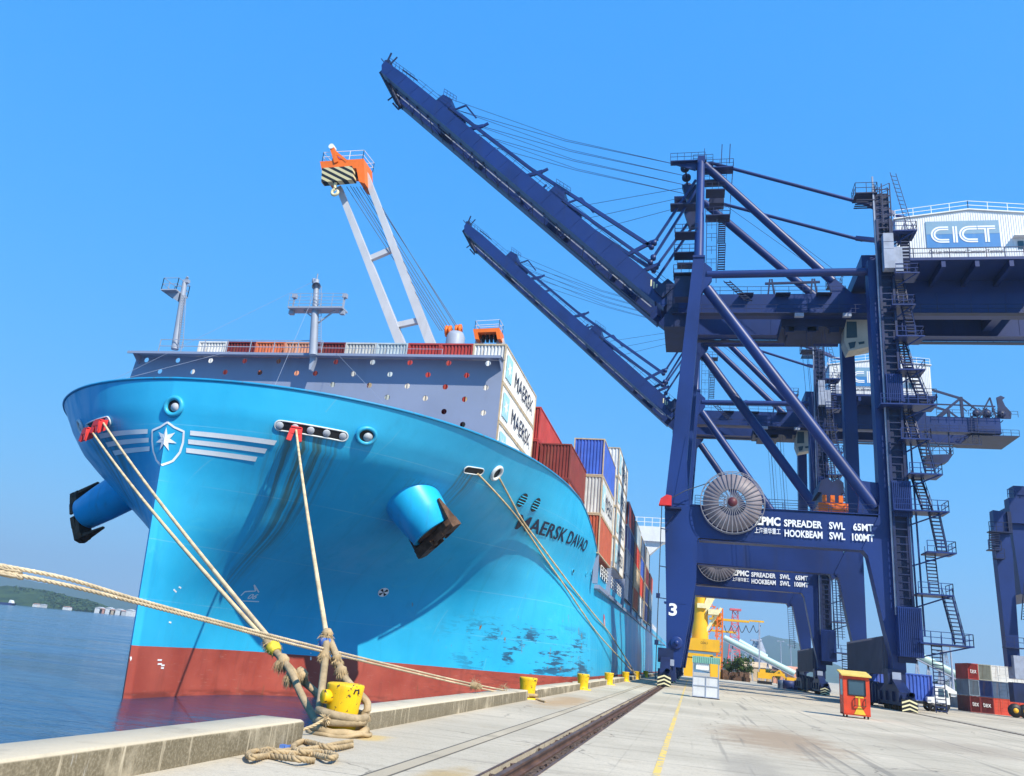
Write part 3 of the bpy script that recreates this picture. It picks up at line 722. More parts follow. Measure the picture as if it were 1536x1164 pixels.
# anchors in their bell mouths
def anchor(A, ax, L_, w_, fl):
    ax = Vector(ax).normalized(); A = Vector(A); fl = Vector(fl); fl = (fl - ax * fl.dot(ax)).normalized(); pr = ax.cross(fl).normalized(); B0 = A - ax * 2.6
    part = empty('anchor_housing', A, SHIP); tot = L_ + 2.6
    b_ = MB(); b_.lathe([(1.72 * w_, 0), (1.66 * w_, tot * .35), (1.52 * w_, tot * .7), (1.36 * w_, tot - .35), (1.33 * w_, tot - .3), (1.33 * w_, tot - .05), (1.27 * w_, tot), (1.1 * w_, tot), (1.0 * w_, tot - .8)], B0, 44, ax); b_.build('bell_mouth', M['rimblue_h'], part)
    an = MB(); T = A + ax * L_
    an.lathe([(1.05 * w_, -.6), (1.02 * w_, .02), (.5, .12), (0, .14)], T, 28, ax)
    W2, H2 = 1.95, .58
    an.prism([T + ax * .12 + fl * x + pr * y for x, y in ((-W2, -H2 * .7), (-W2 * .8, -H2), (W2 * .8, -H2), (W2, -H2 * .7), (W2, H2 * .7), (W2 * .8, H2), (-W2 * .8, H2), (-W2, H2 * .7))], ax * .34)
    for s_ in (-1, 1):
        an.prism([T + ax * .46 + fl * s_ * x + pr * y for x, y in ((.95, -H2), (W2, -H2 * .8), (W2 + .12, 0), (W2, H2 * .8), (.95, H2))], ax * .30)
        an.beam(T + ax * .60 + fl * s_ * .15 - pr * H2, T + ax * .60 + fl * s_ * 1.0 - pr * H2 * .9, .16, .34, ax); an.beam(T + ax * .60 + fl * s_ * .15 + pr * H2, T + ax * .60 + fl * s_ * 1.0 + pr * H2 * .9, .16, .34, ax)
        o_ = T + fl * s_ * W2 * .92; an.beam(o_ + ax * .3, o_ - ax * 1.45 + fl * s_ * .1, .80, .26, fl, .18, .12)
    an.beam(T + ax * .5, T - ax * 1.2, .5, .5)
    for k_ in (-.45, .45): an.lathe([(0, 0), (.22, 0), (.22, .3), (0, .34)], T + ax * .44 + fl * k_, 12, ax)
    an.build('anchor', M['rust'], part); return part
M['rimblue_h'] = paint('housing_blue', (.012, .40, .74), .35, .1, (.05, .12, .18), .3, .5)
anchor(hull_hit(622, 756), (.64, .10, -.76), 2.35, 1.16, (.80, -.55, .60))
anchor(Vector((-40.4, 50.3, 10.6)), (-.88, .10, -.50), 3.6, .90, (-.36, .12, .92))['label'] = 'shaded anchor housing on the far bow'
# ------------------------------------------------------------------ breakwater wall, masts, deck cranes
BY = 55.2
tl, tr = onY(207, 543, BY), onY(757, 548, BY)
holes_px = [[(x, 540 + (x - 220) * .010) for x in (220, 267, 316, 367, 418, 504, 559, 615, 673, 732)],
            [(x, 557 + (x - 240) * .013) for x in (240, 289, 338, 390, 445, 473, 530, 585, 642, 700)],
            [(x, 577 + (x - 499) * .02) for x in (499, 554, 611, 668, 729)], [(581, 596), (638, 597.5), (697, 599)], [(666, 617.5), (725, 619.5)], [(694, 637)]]
cu_ = bpy.data.curves.new('bw', 'CURVE'); cu_.dimensions = '2D'; cu_.fill_mode = 'BOTH'; cu_.extrude = .03
def spl(pts):
    s_ = cu_.splines.new('POLY'); s_.points.add(len(pts) - 1); s_.use_cyclic_u = True
    for q, (x, z) in zip(s_.points, pts): q.co = (x, z, 0, 1)
XL, XR_, ZT, ZB = -46.3, -14.35, 22.95, 13.6
spl([(XL, ZT), (XL - .9, ZB), (XR_, ZB), (XR_, ZT)])
for row in holes_px:
    for q in row:
        p = onY(q[0], q[1], BY); spl([(p.x + .22 * cos(2 * pi * i / 18), p.z + .22 * sin(2 * pi * i / 18)) for i in range(18)])
ob = bpy.data.objects.new('bw', cu_); COL.objects.link(ob); dg = bpy.context.evaluated_depsgraph_get(); dg.update()
me = bpy.data.meshes.new_from_object(ob.evaluated_get(dg)); bpy.data.objects.remove(ob); bpy.data.curves.remove(cu_)
b_ = MB(); b_.add([(q.co.x, BY - q.co.z, q.co.y) for q in me.vertices], [tuple(f.vertices) for f in me.polygons])
BW = b_.build('breakwater', M['sheet'], SHIP)
b_ = MB(); b_.prism([(XL - .05, BY - 1.25, ZT - .02), (XL - .05, BY - 1.25, ZT - .22), (XL - .05, BY - 1.15, ZT - .22), (XL - .05, BY - 1.15, ZT - .06), (XL - .05, BY + .1, ZT + .05), (XL - .05, BY + .1, ZT + .09)], (XR_ - XL + .1, 0, 0))
for x in (XL + .3, XR_ - .15): b_.prism([(x, BY - 1.12, ZT - .08), (x, BY - .03, ZT - .02), (x, BY - .03, ZT - .8)], (.05, 0, 0))
b_.build('coaming', M['sheet'], BW)
b_ = MB(); b_.rail([(XL + 2.6, BY - .9, ZT), (-29, BY - .9, ZT)], 1.15, 2.1, .03); b_.rail([(-29, BY - .9, ZT), (-19, BY - .9, ZT)], .55, 3.0, .02, 0); b_.build('railing', M['mast'], BW)
# side light mast, leaning like the photo's verticals
def lattice(mb, a, c, wd, n, r):
    a = Vector(a); c = Vector(c)
    for sx in (-1, 1): mb.beam(a + Vector((sx * wd / 2, 0, 0)), c + Vector((sx * wd / 2, 0, 0)), r, r)
    for i in range(n): q = a.lerp(c, (i + .5) / n); mb.beam(q - Vector((wd / 2, 0, 0)), q + Vector((wd / 2, 0, 0)), r * .8, r * .8)
mA, mB = onY(266, 524, 54.7), onY(277, 424, 54.7)
lm = empty('signal_mast', mA, SHIP)
b_ = MB(); b_.tube(mA + Vector((-.25, 0, 0)), mB, .30, .20, 12); b_.box(mB + Vector((.15, 0, .1)), (.5, .3, .28)); b_.tube(mB + Vector((0, 0, .15)), mB + Vector((.25, -.1, .5)), .1, .12, 8); b_.build('pole', M['mast'], lm)
b_ = MB(); lattice(b_, mA + Vector((.45, -.2, 0)), mB + Vector((.35, -.2, -1.2)), .42, 22, .04); b_.build('ladder', M['mast'], lm)
pc = onY(262, 441, 54.7); b_ = MB(); b_.lim(pc.x - .75, pc.x + .75, BY - 1.4, BY + .3, pc.z - .05, pc.z + .05); b_.rail([(pc.x - .72, BY - 1.35, pc.z), (pc.x + .72, BY - 1.35, pc.z), (pc.x + .72, BY + .25, pc.z), (pc.x - .72, BY + .25, pc.z)], 1.1, .8, .025, 1, True)
b_.prism([(pc.x - .6, BY - 1, pc.z - .05), (pc.x + .8, BY - 1, pc.z - .05), (pc.x + .8, BY - 1, pc.z - .9)], (0, .06, 0)); b_.prism([(pc.x - .6, BY, pc.z - .05), (pc.x + .8, BY, pc.z - .05), (pc.x + .8, BY, pc.z - .9)], (0, .06, 0)); b_.build('lookout_platform', M['mast'], lm)
# foremast with cross platform
fA, fB = onY(469.5, 533, 53.6), onY(475, 420, 53.6)
fm = empty('foremast', fA, SHIP)
b_ = MB(); b_.tube(fA, fA.lerp(fB, .55), .34, .30, 14); b_.tube(fA.lerp(fB, .55), fB, .26, .2, 14); b_.prism([fA + Vector((-.35, .2, 0)), fA + Vector((.1, .2, 0)), fA + Vector((-.1, .2, -1.1)), fA + Vector((-.25, .2, -1.1))], (0, .5, 0)); b_.tube(fB, fB + Vector((0, 0, .55)), .05, .05, 6); b_.build('pole', M['mast'], fm)
zc = onY(475, 464, 53.6).z; xc = onY(475, 464, 53.6).x; wl = onY(436, 464, 53.6).x; wr = onY(517, 464, 53.6).x
b_ = MB(); b_.lim(wl, wr, 53.1, 54.2, zc - .09, zc + .05)
for x in (wl + .15, wr - .15): b_.box((x, 53.6, zc + 1.15), (.34, .34, .34)); b_.box((x, 53.6, zc - .3), (.38, .34, .3)); b_.beam((x, 53.6, zc), (x, 53.6, zc + 1.1), .1, .1)
b_.rail([(wl, 53.1, zc), (wr, 53.1, zc)], 1.15, .9, .018, 3); b_.beam((xc + .2, 53.6, zc - 1.3), (xc + 1.6, 53.6, zc - .1), .1, .1); b_.beam((xc - .2, 53.6, zc - .7), (xc - 1.1, 53.6, zc - .1), .1, .1); b_.build('cross_platform', M['mast'], fm)
b_ = MB(); lattice(b_, fA + Vector((.5, -.1, .4)), fB + Vector((.4, -.1, -.6)), .32, 26, .035); b_.build('ladder', M['mast'], fm)
b_ = MB(); d = Vector((.55, -.5, -.75)).normalized(); o = fB + Vector((-.1, 0, -.25)) - d * .55; b_.lathe([(.17, 0), (.17, .25), (.22, .27), (.22, .5), (.17, .52), (.17, .75), (.22, .77), (.22, .98), (.36, 1.2)], o, 14, d); b_.build('foghorn', M['mast'], fm)
# deck crane: two boom beams, orange head, hook block, luffing ropes
CY = 73.0
dc = empty('deck_crane', onY(625, 515, CY), SHIP)
def Q(px, py, dy=0): return onY(px, py, CY) + Vector((0, dy, 0))
b_ = MB(); L0, L1, R0, R1 = Q(607, 530), Q(509, 282), Q(652, 530), Q(549, 262)
b_.beam(L0, L1, .95, .95, (0, 1, 0), .62, .62); b_.beam(R0, R1, .95, .95, (0, 1, 0), .62, .62)
for f_, hgt in ((.54, .5), (.15, .5)): b_.beam(L0.lerp(L1, f_), R0.lerp(R1, f_ + .02), .6, hgt, (0, 1, 0))
b_.build('jib', M['jib'], dc)
hp = [Q(487, 252), Q(552, 248), Q(554, 285), Q(545, 282), Q(541, 262), Q(498, 264), Q(497, 276), Q(492, 274)]
b_ = MB(); b_.prism([p + Vector((0, -1.3, 0)) for p in hp], (0, 2.6, 0)); tz = Q(519, 249).z
b_.beam(Q(505, 231, -1.2), Q(512, 254, -1.2), .5, .5); b_.beam(Q(507, 236, -1.2), Q(527, 252, -1.2), .3, .3); b_.prism([Q(506, 240, -1.2), Q(526, 253, -1.2), Q(504, 253, -1.2)], (0, .12, 0))
b_.build('jib_head', M['orange'], dc)
b_ = MB(); b_.tube(Q(505, 231, -1.55), Q(505, 231, -.8), .33, .33, 14); b_.rail([Q(490, 252, -1.25), Q(550, 249, -1.25), Q(553, 249, 1.25), Q(493, 252, 1.25)], 1.25, 1.6, .03, 1, True); b_.build('railing', M['white'], dc)
b_ = MB()
for x in (503, 511, 519, 527, 535): b_.lathe([(.1, 0), (.55, .02), (.5, .12), (.55, .22), (.1, .24)], Q(x, 261), 16, (1, 0, 0))
b_.build('sheave', M['black'], dc)
hz = NT('hazard_block'); p = hz.obj(); x, y, z = hz.sep(p)
f = hz.math('FRACT', hz.math('MULTIPLY', hz.math('ADD', hz.math('MULTIPLY', x, .8), hz.math('MULTIPLY', z, 1.5)), .95))
M['hazard'] = hz.fin(hz.mix(hz.ss(f, .49, .51), (.60, .53, .30), (.012, .012, .012)), .5)
c0, c1 = Q(492, 288, -1.7), Q(540, 265, -1.7)
b_ = MB(); b_.prism([Q(494, 267, -2.0), Q(538, 264, -2.0), Q(541, 284, -2.0), Q(493, 288, -2.0)], (0, .8, 0)); b_.build('hook_block', M['hazard'], dc)
b_ = MB(); hk = Q(511, 300, -1.6)
b_.tube(Q(512, 286, -1.6), Q(511, 294, -1.6), .2, .16, 10); b_.path([hk + Vector((.36 * cos(a), 0, .36 * sin(a))) for a in np.linspace(pi * .55, pi * 2.35, 22)], [.17] * 18 + [.15, .12, .09, .05], 8); b_.build('hook', M['ivory'], dc)
tt = Q(684, 503); b_ = MB(); b_.lathe([(1.0, -1.5), (.95, -.2), (.75, .25), (0, .35)], tt, 20); b_.build('crane_post_top', M['mast'], dc)
b_ = MB()
for k, (x, y) in enumerate(((669, 497), (674, 497), (684, 496), (689, 495))): b_.lathe([(.15, 0), (.62, .02), (.55, .1), (.62, .18), (.15, .2)], Q(x, y), 16, (1, 0, 0))
b_.build('mast_sheave', M['orange'], dc)
b_ = MB()
for k, (a, c) in enumerate((((522, 283), (661, 497)), ((527, 281), (664, 497)), ((531, 282), (668, 497)), ((535, 281), (671, 497)), ((540, 280), (675, 496)), ((544, 281), (680, 496)), ((560, 290), (686, 494)), ((553, 283), (689, 494)))):
    b_.tube(Q(*a, -.4 + .1 * k), Q(*c, -.2 + .05 * k), .035, .035, 5)
b_.build('luffing_rope', M['cable'], dc)
# second deck crane resting: only its orange head shows above the boxes
d2 = empty('deck_crane', onY(733, 512, 92), SHIP); d2['label'] = 'second deck crane, only its orange head showing'
def Q2(px, py, dy=0): return onY(px, py, 92) + Vector((0, dy, 0))
b_ = MB(); hp = [Q2(713, 499), Q2(752, 497), Q2(754, 514), Q2(749, 514), Q2(747, 503), Q2(720, 504), Q2(721, 514), Q2(716, 514)]
b_.prism([p + Vector((0, -1.2, 0)) for p in hp], (0, 2.5, 0)); b_.build('jib_head', M['orange'], d2)
b_ = MB()
for x in (724, 730, 736, 742): b_.lathe([(.1, 0), (.55, .02), (.5, .12), (.55, .22), (.1, .24)], Q2(x, 508), 16, (1, 0, 0))
b_.build('sheave', M['black'], d2)
b_ = MB(); b_.rail([Q2(715, 499, -1), Q2(751, 497, -1), Q2(751, 497, 1), Q2(715, 499, 1)], 1.2, 1.6, .03, 1, True); b_.build('railing', M['white'], d2)
b_ = MB(); b_.beam(Q2(718, 512), Q2(690, 560, 25), .9, .9); b_.beam(Q2(750, 512), Q2(735, 560, 25), .9, .9); b_.build('jib', M['jib'], d2)
b_ = MB(); b_.beam(Q(541, 284, -1.7), onY(499, 293, CY - 3), .05, .05)
# stays between masts and the jib, deck railing amidships, wheelhouse wing
b_ = MB()
for a, c in ((fB, Vector(front(-11.8, 15.6))), (onY(505, 530, 54), hull_hit(578, 607)), (onY(472, 440, 53.6), hull_hit(413, 577)), (onY(345, 527, 54), Vector(front(-8.5, 15.75)))):
    if a is not None and c is not None: b_.path([a.lerp(c, t_) for t_ in (0, .5, 1)], .011, 4)
b_.build('stay_wire', M['mast'], SHIP)
b_ = MB(); xs = XC + HB - .25
b_.rail([(xs, 90, 10.8), (xs, 240, 10.8)], 1.3, 2.2, .045, 2); b_.build('side_railing', M['white'], SHIP)
for y in (84.6, 98.5, 119.3, 136, 151, 168, 186, 204):
    b_ = MB()
    for x in (-9.9, -13, -16.2): b_.lim(x - .25, x + .25, y - .3, y + .3, 9.6, 13.6)
    b_.lim(-18, -9.8, y - .25, y + .25, 13.0, 13.5); b_.lim(-18, -9.9, y + .35, y + 1.1, 10.6, 12.8); b_.build('lashing_bridge', M['sheet'], SHIP)
wg = onY(985, 806, 232); b_ = MB(); b_.lim(wg.x - 30, onY(998, 800, 232).x, 232, 238, onY(985, 812, 232).z, onY(985, 790, 232).z); b_.prism([(wg.x - 3, 233, onY(985, 812, 232).z), (onY(996, 800, 232).x, 233, onY(985, 812, 232).z), (wg.x - 3, 233, onY(985, 838, 232).z)], (0, 3, 0)); b_.rail([(wg.x - 8, 232.2, onY(985, 790, 232).z), (wg.x + 3, 232.2, onY(985, 790, 232).z)], 2.5, 2.2, .1)
b_.lim(-45, -16, 236, 250, 9.8, 40); b_.build('wheelhouse', M['white'], SHIP)

# ------------------------------------------------------------------ shipping containers
CC = dict(white=(.70, .70, .69), grey=(.52, .53, .53), pale=(.45, .53, .58), red=(.42, .05, .045), maroon=(.17, .025, .03), darkred=(.20, .035, .03), orange=(.62, .17, .08), salmon=(.62, .30, .20), blue=(.05, .12, .50), navy=(.015, .035, .15), slate=(.075, .12, .21),
          brown=(.42, .10, .055), tan=(.55, .42, .28), tomato=(.60, .07, .04), olive=(.33, .34, .29), steel=(.20, .25, .31))
CM = {k: paint('container_' + k, v, .55, .14, (.16, .09, .05), .55, .6) for k, v in CC.items()}
M['post'] = paint('container_post', (.50, .40, .27), .6, .2, (.22, .10, .04), .55, 1.2)
CMESH = {}
def corr(mb, o, ux, uz, un, wd, ht, n, dep):
    """corrugated panel, ribs vertical; o lower left corner, un outward normal"""
    prof = []
    for i in range(n):
        x = wd * i / n; q = wd / n
        prof += [(x, 0), (x + q * .36, 0), (x + q * .5, -dep), (x + q * .86, -dep)]
    prof.append((wd, 0)); vs_ = []
    for x, d_ in prof: vs_ += [o + ux * x + un * d_, o + ux * x + un * d_ + uz * ht]
    mb.add(vs_, [(2 * i, 2 * i + 2, 2 * i + 3, 2 * i + 1) for i in range(len(prof) - 1)])
def cont_meshes(wd, L_, h, ends, doors):
    key = (round(wd, 2), round(L_, 2), round(h, 2), doors)
    if key in CMESH: return CMESH[key]
    X, Y_, Z_ = Vector((1, 0, 0)), Vector((0, 1, 0)), Vector((0, 0, 1)); p_ = .09
    b_ = MB()
    if not doors: corr(b_, Vector((p_, .05, p_)), X, Z_, -Y_, wd - 2 * p_, h - 2 * p_, ends, .09)
    corr(b_, Vector((wd - .04, p_, p_)), Y_, Z_, X, L_ - 2 * p_, h - 2 * p_, 30, .05)
    corr(b_, Vector((.04, L_ - p_, p_)), -Y_, Z_, -X, L_ - 2 * p_, h - 2 * p_, 30, .05)
    b_.add([(p_, L_ - .05, p_), (wd - p_, L_ - .05, p_), (wd - p_, L_ - .05, h - p_), (p_, L_ - .05, h - p_)], [(3, 2, 1, 0)])
    b_.add([(.05, .05, h - .03), (wd - .05, .05, h - .03), (wd - .05, L_ - .05, h - .03), (.05, L_ - .05, h - .03), (.05, .05, .06), (wd - .05, .05, .06), (wd - .05, L_ - .05, .06), (.05, L_ - .05, .06)], [(0, 1, 2, 3), (7, 6, 5, 4)])
    body = b_
    f_ = MB(); q = .13
    for x in (0, wd - q):
        for y in (0, L_ - q): f_.lim(x, x + q, y, y + q, 0, h)
        for z in (0, h - q): f_.lim(x + .003, x + q - .003, q, L_ - q, z, z + q)
    for y in (0, L_ - q):
        for z in (0, h - q): f_.lim(q, wd - q, y + .003, y + q - .003, z, z + q)
    d_ = None
    if doors:
        d_ = MB()
        for k in (0, 1):
            x0 = q + k * (wd - 2 * q) / 2 + .02; x1 = x0 + (wd - 2 * q) / 2 - .04; d_.lim(x0, x1, .04, .10, q, h - q)
            for t_ in (.3, .72): x = x0 + (x1 - x0) * t_; d_.lim(x - .025, x + .025, .0, .045, q + .05, h - q - .05); d_.lim(x - .05, x + .28, -.01, .035, h * .42, h * .42 + .05)
            for z in (.25, .5, .75): d_.lim(x0 + .05, x1 - .05, .02, .045, h * z, h * z + .04)
    res = []
    for nm, mb_ in (('body', body), ('frame', f_), ('door', d_)):
        if mb_ is None: res.append(None); continue
        me = bpy.data.meshes.new(nm); me.from_pydata(mb_.v, [], mb_.f); me.materials.append(None); me.update(); res.append(me)
    CMESH[key] = res; return res
NCONT = [0]
def container(x0, y0_, z0, wd, L_, h, col, label, group=None, post=None, doors=False, ends=11, logo=False, simple=False):
    root = empty('shipping_container', (x0, y0_, z0)); tag(root, label, 'container', group)
    bm_, fm_, dm_ = cont_meshes(wd, L_, h, ends, doors)
    for nm, me, mt in (('body', bm_, CM[col]), ('frame', fm_, M['post'] if post is None else CM[post]), ('door', dm_, CM[col])):
        if me is None or (simple and nm == 'frame'): continue
        o = bpy.data.objects.new(nm, me); COL.objects.link(o); o.parent = root
        o.material_slots[0].link = 'OBJECT'; o.material_slots[0].material = mt
    if logo:
        xf = x0 + wd + .012
        b_ = MB(); s_ = h * .62; ly = y0_ + L_ * .06; lz = z0 + h * .2
        b_.lim(x0 + wd - .03, xf, ly, ly + s_ * 1.0, lz, lz + s_); b_.build('logo_square', M['logo'], root)
        b_ = MB(); cy_, cz_ = ly + s_ / 2, lz + s_ / 2; pts = [(xf + .012, cy_ + (s_ * .42 if i % 2 == 0 else s_ * .17) * sin(2 * pi * i / 14), cz_ + (s_ * .42 if i % 2 == 0 else s_ * .17) * cos(2 * pi * i / 14)) for i in range(14)]
        b_.add([(xf + .012, cy_, cz_)] + pts, [(0, 1 + i, 1 + (i + 1) % 14) for i in range(14)]); b_.build('logo_star', M['lettering'], root)
        b_ = MB(); text_fit(b_, 'MAERSK', (xf + .006, y0_ + L_ * .30, z0 + h * .27), (0, 1, 0), (0, 0, 1), L_ * .60, h * .44, .0); b_.build('lettering', M['navy'], root)
    return root
M['logo'] = paint('logo_blue', (.36, .66, .76), .5, .1, (.6, .6, .6), .3, 1)
H1, W1, LN = 3.15, 2.73, 13.2
cols = ['grey', 'red', 'red', 'pale', 'grey', 'maroon', 'salmon', 'orange', 'maroon', 'white']
names = ['off white container end at the quayside corner of the front row', 'bright red container end next to the quayside corner in the front row', 'weathered red container end, third from the quayside in the front row', 'pale blue grey container end, fourth from the quayside in the front row', 'pale grey container end left of the pale blue one in the front row',
         'maroon container end behind the foremast', 'salmon container end just left of the foremast', 'orange container end between the salmon and maroon ones', 'maroon container end close to the signal mast', 'white container end partly behind the signal mast']
G1 = 'front row of containers behind the breakwater'
for i, (c_, l) in enumerate(zip(cols, names)):
    x = -14.75 - W1 * (i + 1) - .02 * i
    container(x, 57.2, 25.15 - H1, W1, LN, H1, c_, l, G1, c_, ends=11, logo=False) if i else container(x, 57.2, 25.15 - H1, W1, LN, H1, 'white', 'white side container with blue star square, topmost of the stack beside the breakwater', G1, None, ends=9, logo=True)
    low = ['white', 'red', 'white', 'pale', 'red', 'white', 'maroon', 'red', 'white', 'pale']
    for k in (1, 2):
        z0 = 25.15 - H1 * (k + 1) - .02 * k
        if i == 0: container(x, 57.2, z0, W1, LN, H1, 'white', ['', 'white side container with blue star square, middle of the stack beside the breakwater', 'lowest white side container mostly hidden by the bulwark beside the breakwater'][k], G1, None, ends=9, logo=True)
        else: container(x, 57.2, z0, W1, LN, H1, low[(i * 3 + k * 4) % 10], 'container end glimpsed through the round holes of the breakwater', 'boxes glimpsed through the breakwater holes', ends=9)
def stack(xr, y_, zt, h, wd, L_, colours, labels, group, logos=(), ends=9, post=None):
    for k, (c_, l) in enumerate(zip(colours, labels)):
        container(xr - wd, y_, zt - h * (k + 1), wd, L_, h - .03, c_, l, group, post, False, ends, k in logos)
G2 = 'container stacks along the ship side'
stack(-14.5, 71.8, 24.6, 3.3, 2.8, LN, ['red', 'darkred'], ['red container with a long plain side high behind the front stack', 'dark red container under the high plain red one'], G2, ends=9, post='red')
stack(-11.4, 72.4, 21.2, 3.4, 3.0, LN - 1, ['darkred', 'brown'], ['dark red container end beside the bulwark top', 'reddish brown container low behind the bulwark edge'], G2, ends=9, post='darkred')
stack(-9.6, 83.8, 24.9, 4.1, 3.35, 13.5, ['blue', 'grey', 'brown'], ['blue container with ribbed end on top of the third stack', 'grey ribbed container between the blue and brown ones', 'rust brown container overhanging the hull at the end of the bulwark'], G2, (1,), ends=9)
stack(-9.6, 101.5, 28.6, 3.85, 3.3, 14, ['white'] * 4, ['white container topping the tall white stack', 'second white container from the top of the tall white stack', 'third white container from the top of the tall white stack', 'bottom white container of the tall white stack'], G2, (0, 1, 2, 3), ends=7)
stack(-9.6, 120.5, 25.2, 3.55, 3.3, 14, ['maroon', 'navy', 'slate', 'slate'], ['maroon container atop a navy one past the white stack', 'navy container under the maroon one past the white stack', 'slate blue container, third in the dark stack past the white one', 'slate blue container at the bottom of the dark stack'], G2, ends=7, post='slate')
stack(-9.6, 137.5, 25.2, 3.6, 3.3, 13.5, ['pale', 'tomato', 'tan', 'brown'], ['pale container on top of a mixed coloured stack', 'tomato red container under the pale one', 'tan container above the lowest brown one', 'brown container at the foot of the mixed coloured stack'], G2, ends=6)
stack(-9.6, 153, 25.0, 3.6, 3.3, 14, ['slate', 'blue', 'tomato', 'white'], ['slate container on top of the stack aft of the mixed one', 'blue container above a red one far along the ship', 'red container above a white one far along the ship', 'white container low down far along the ship'], G2, ends=6)
stack(-9.6, 171, 25.4, 3.7, 3.3, 14, ['grey', 'maroon', 'navy', 'navy'], ['grey container on the farthest clear stack near the crane leg', 'maroon container on the farthest clear stack near the crane leg', 'upper navy container on the farthest clear stack', 'lower navy container on the farthest clear stack'], G2, ends=6)
stack(-9.6, 189, 22, 3.7, 3.3, 14, ['tomato', 'pale', 'slate'], ['red container on the last stack before the wheelhouse', 'pale container on the last stack before the wheelhouse', 'slate container on the last stack before the wheelhouse'], G2, ends=6)
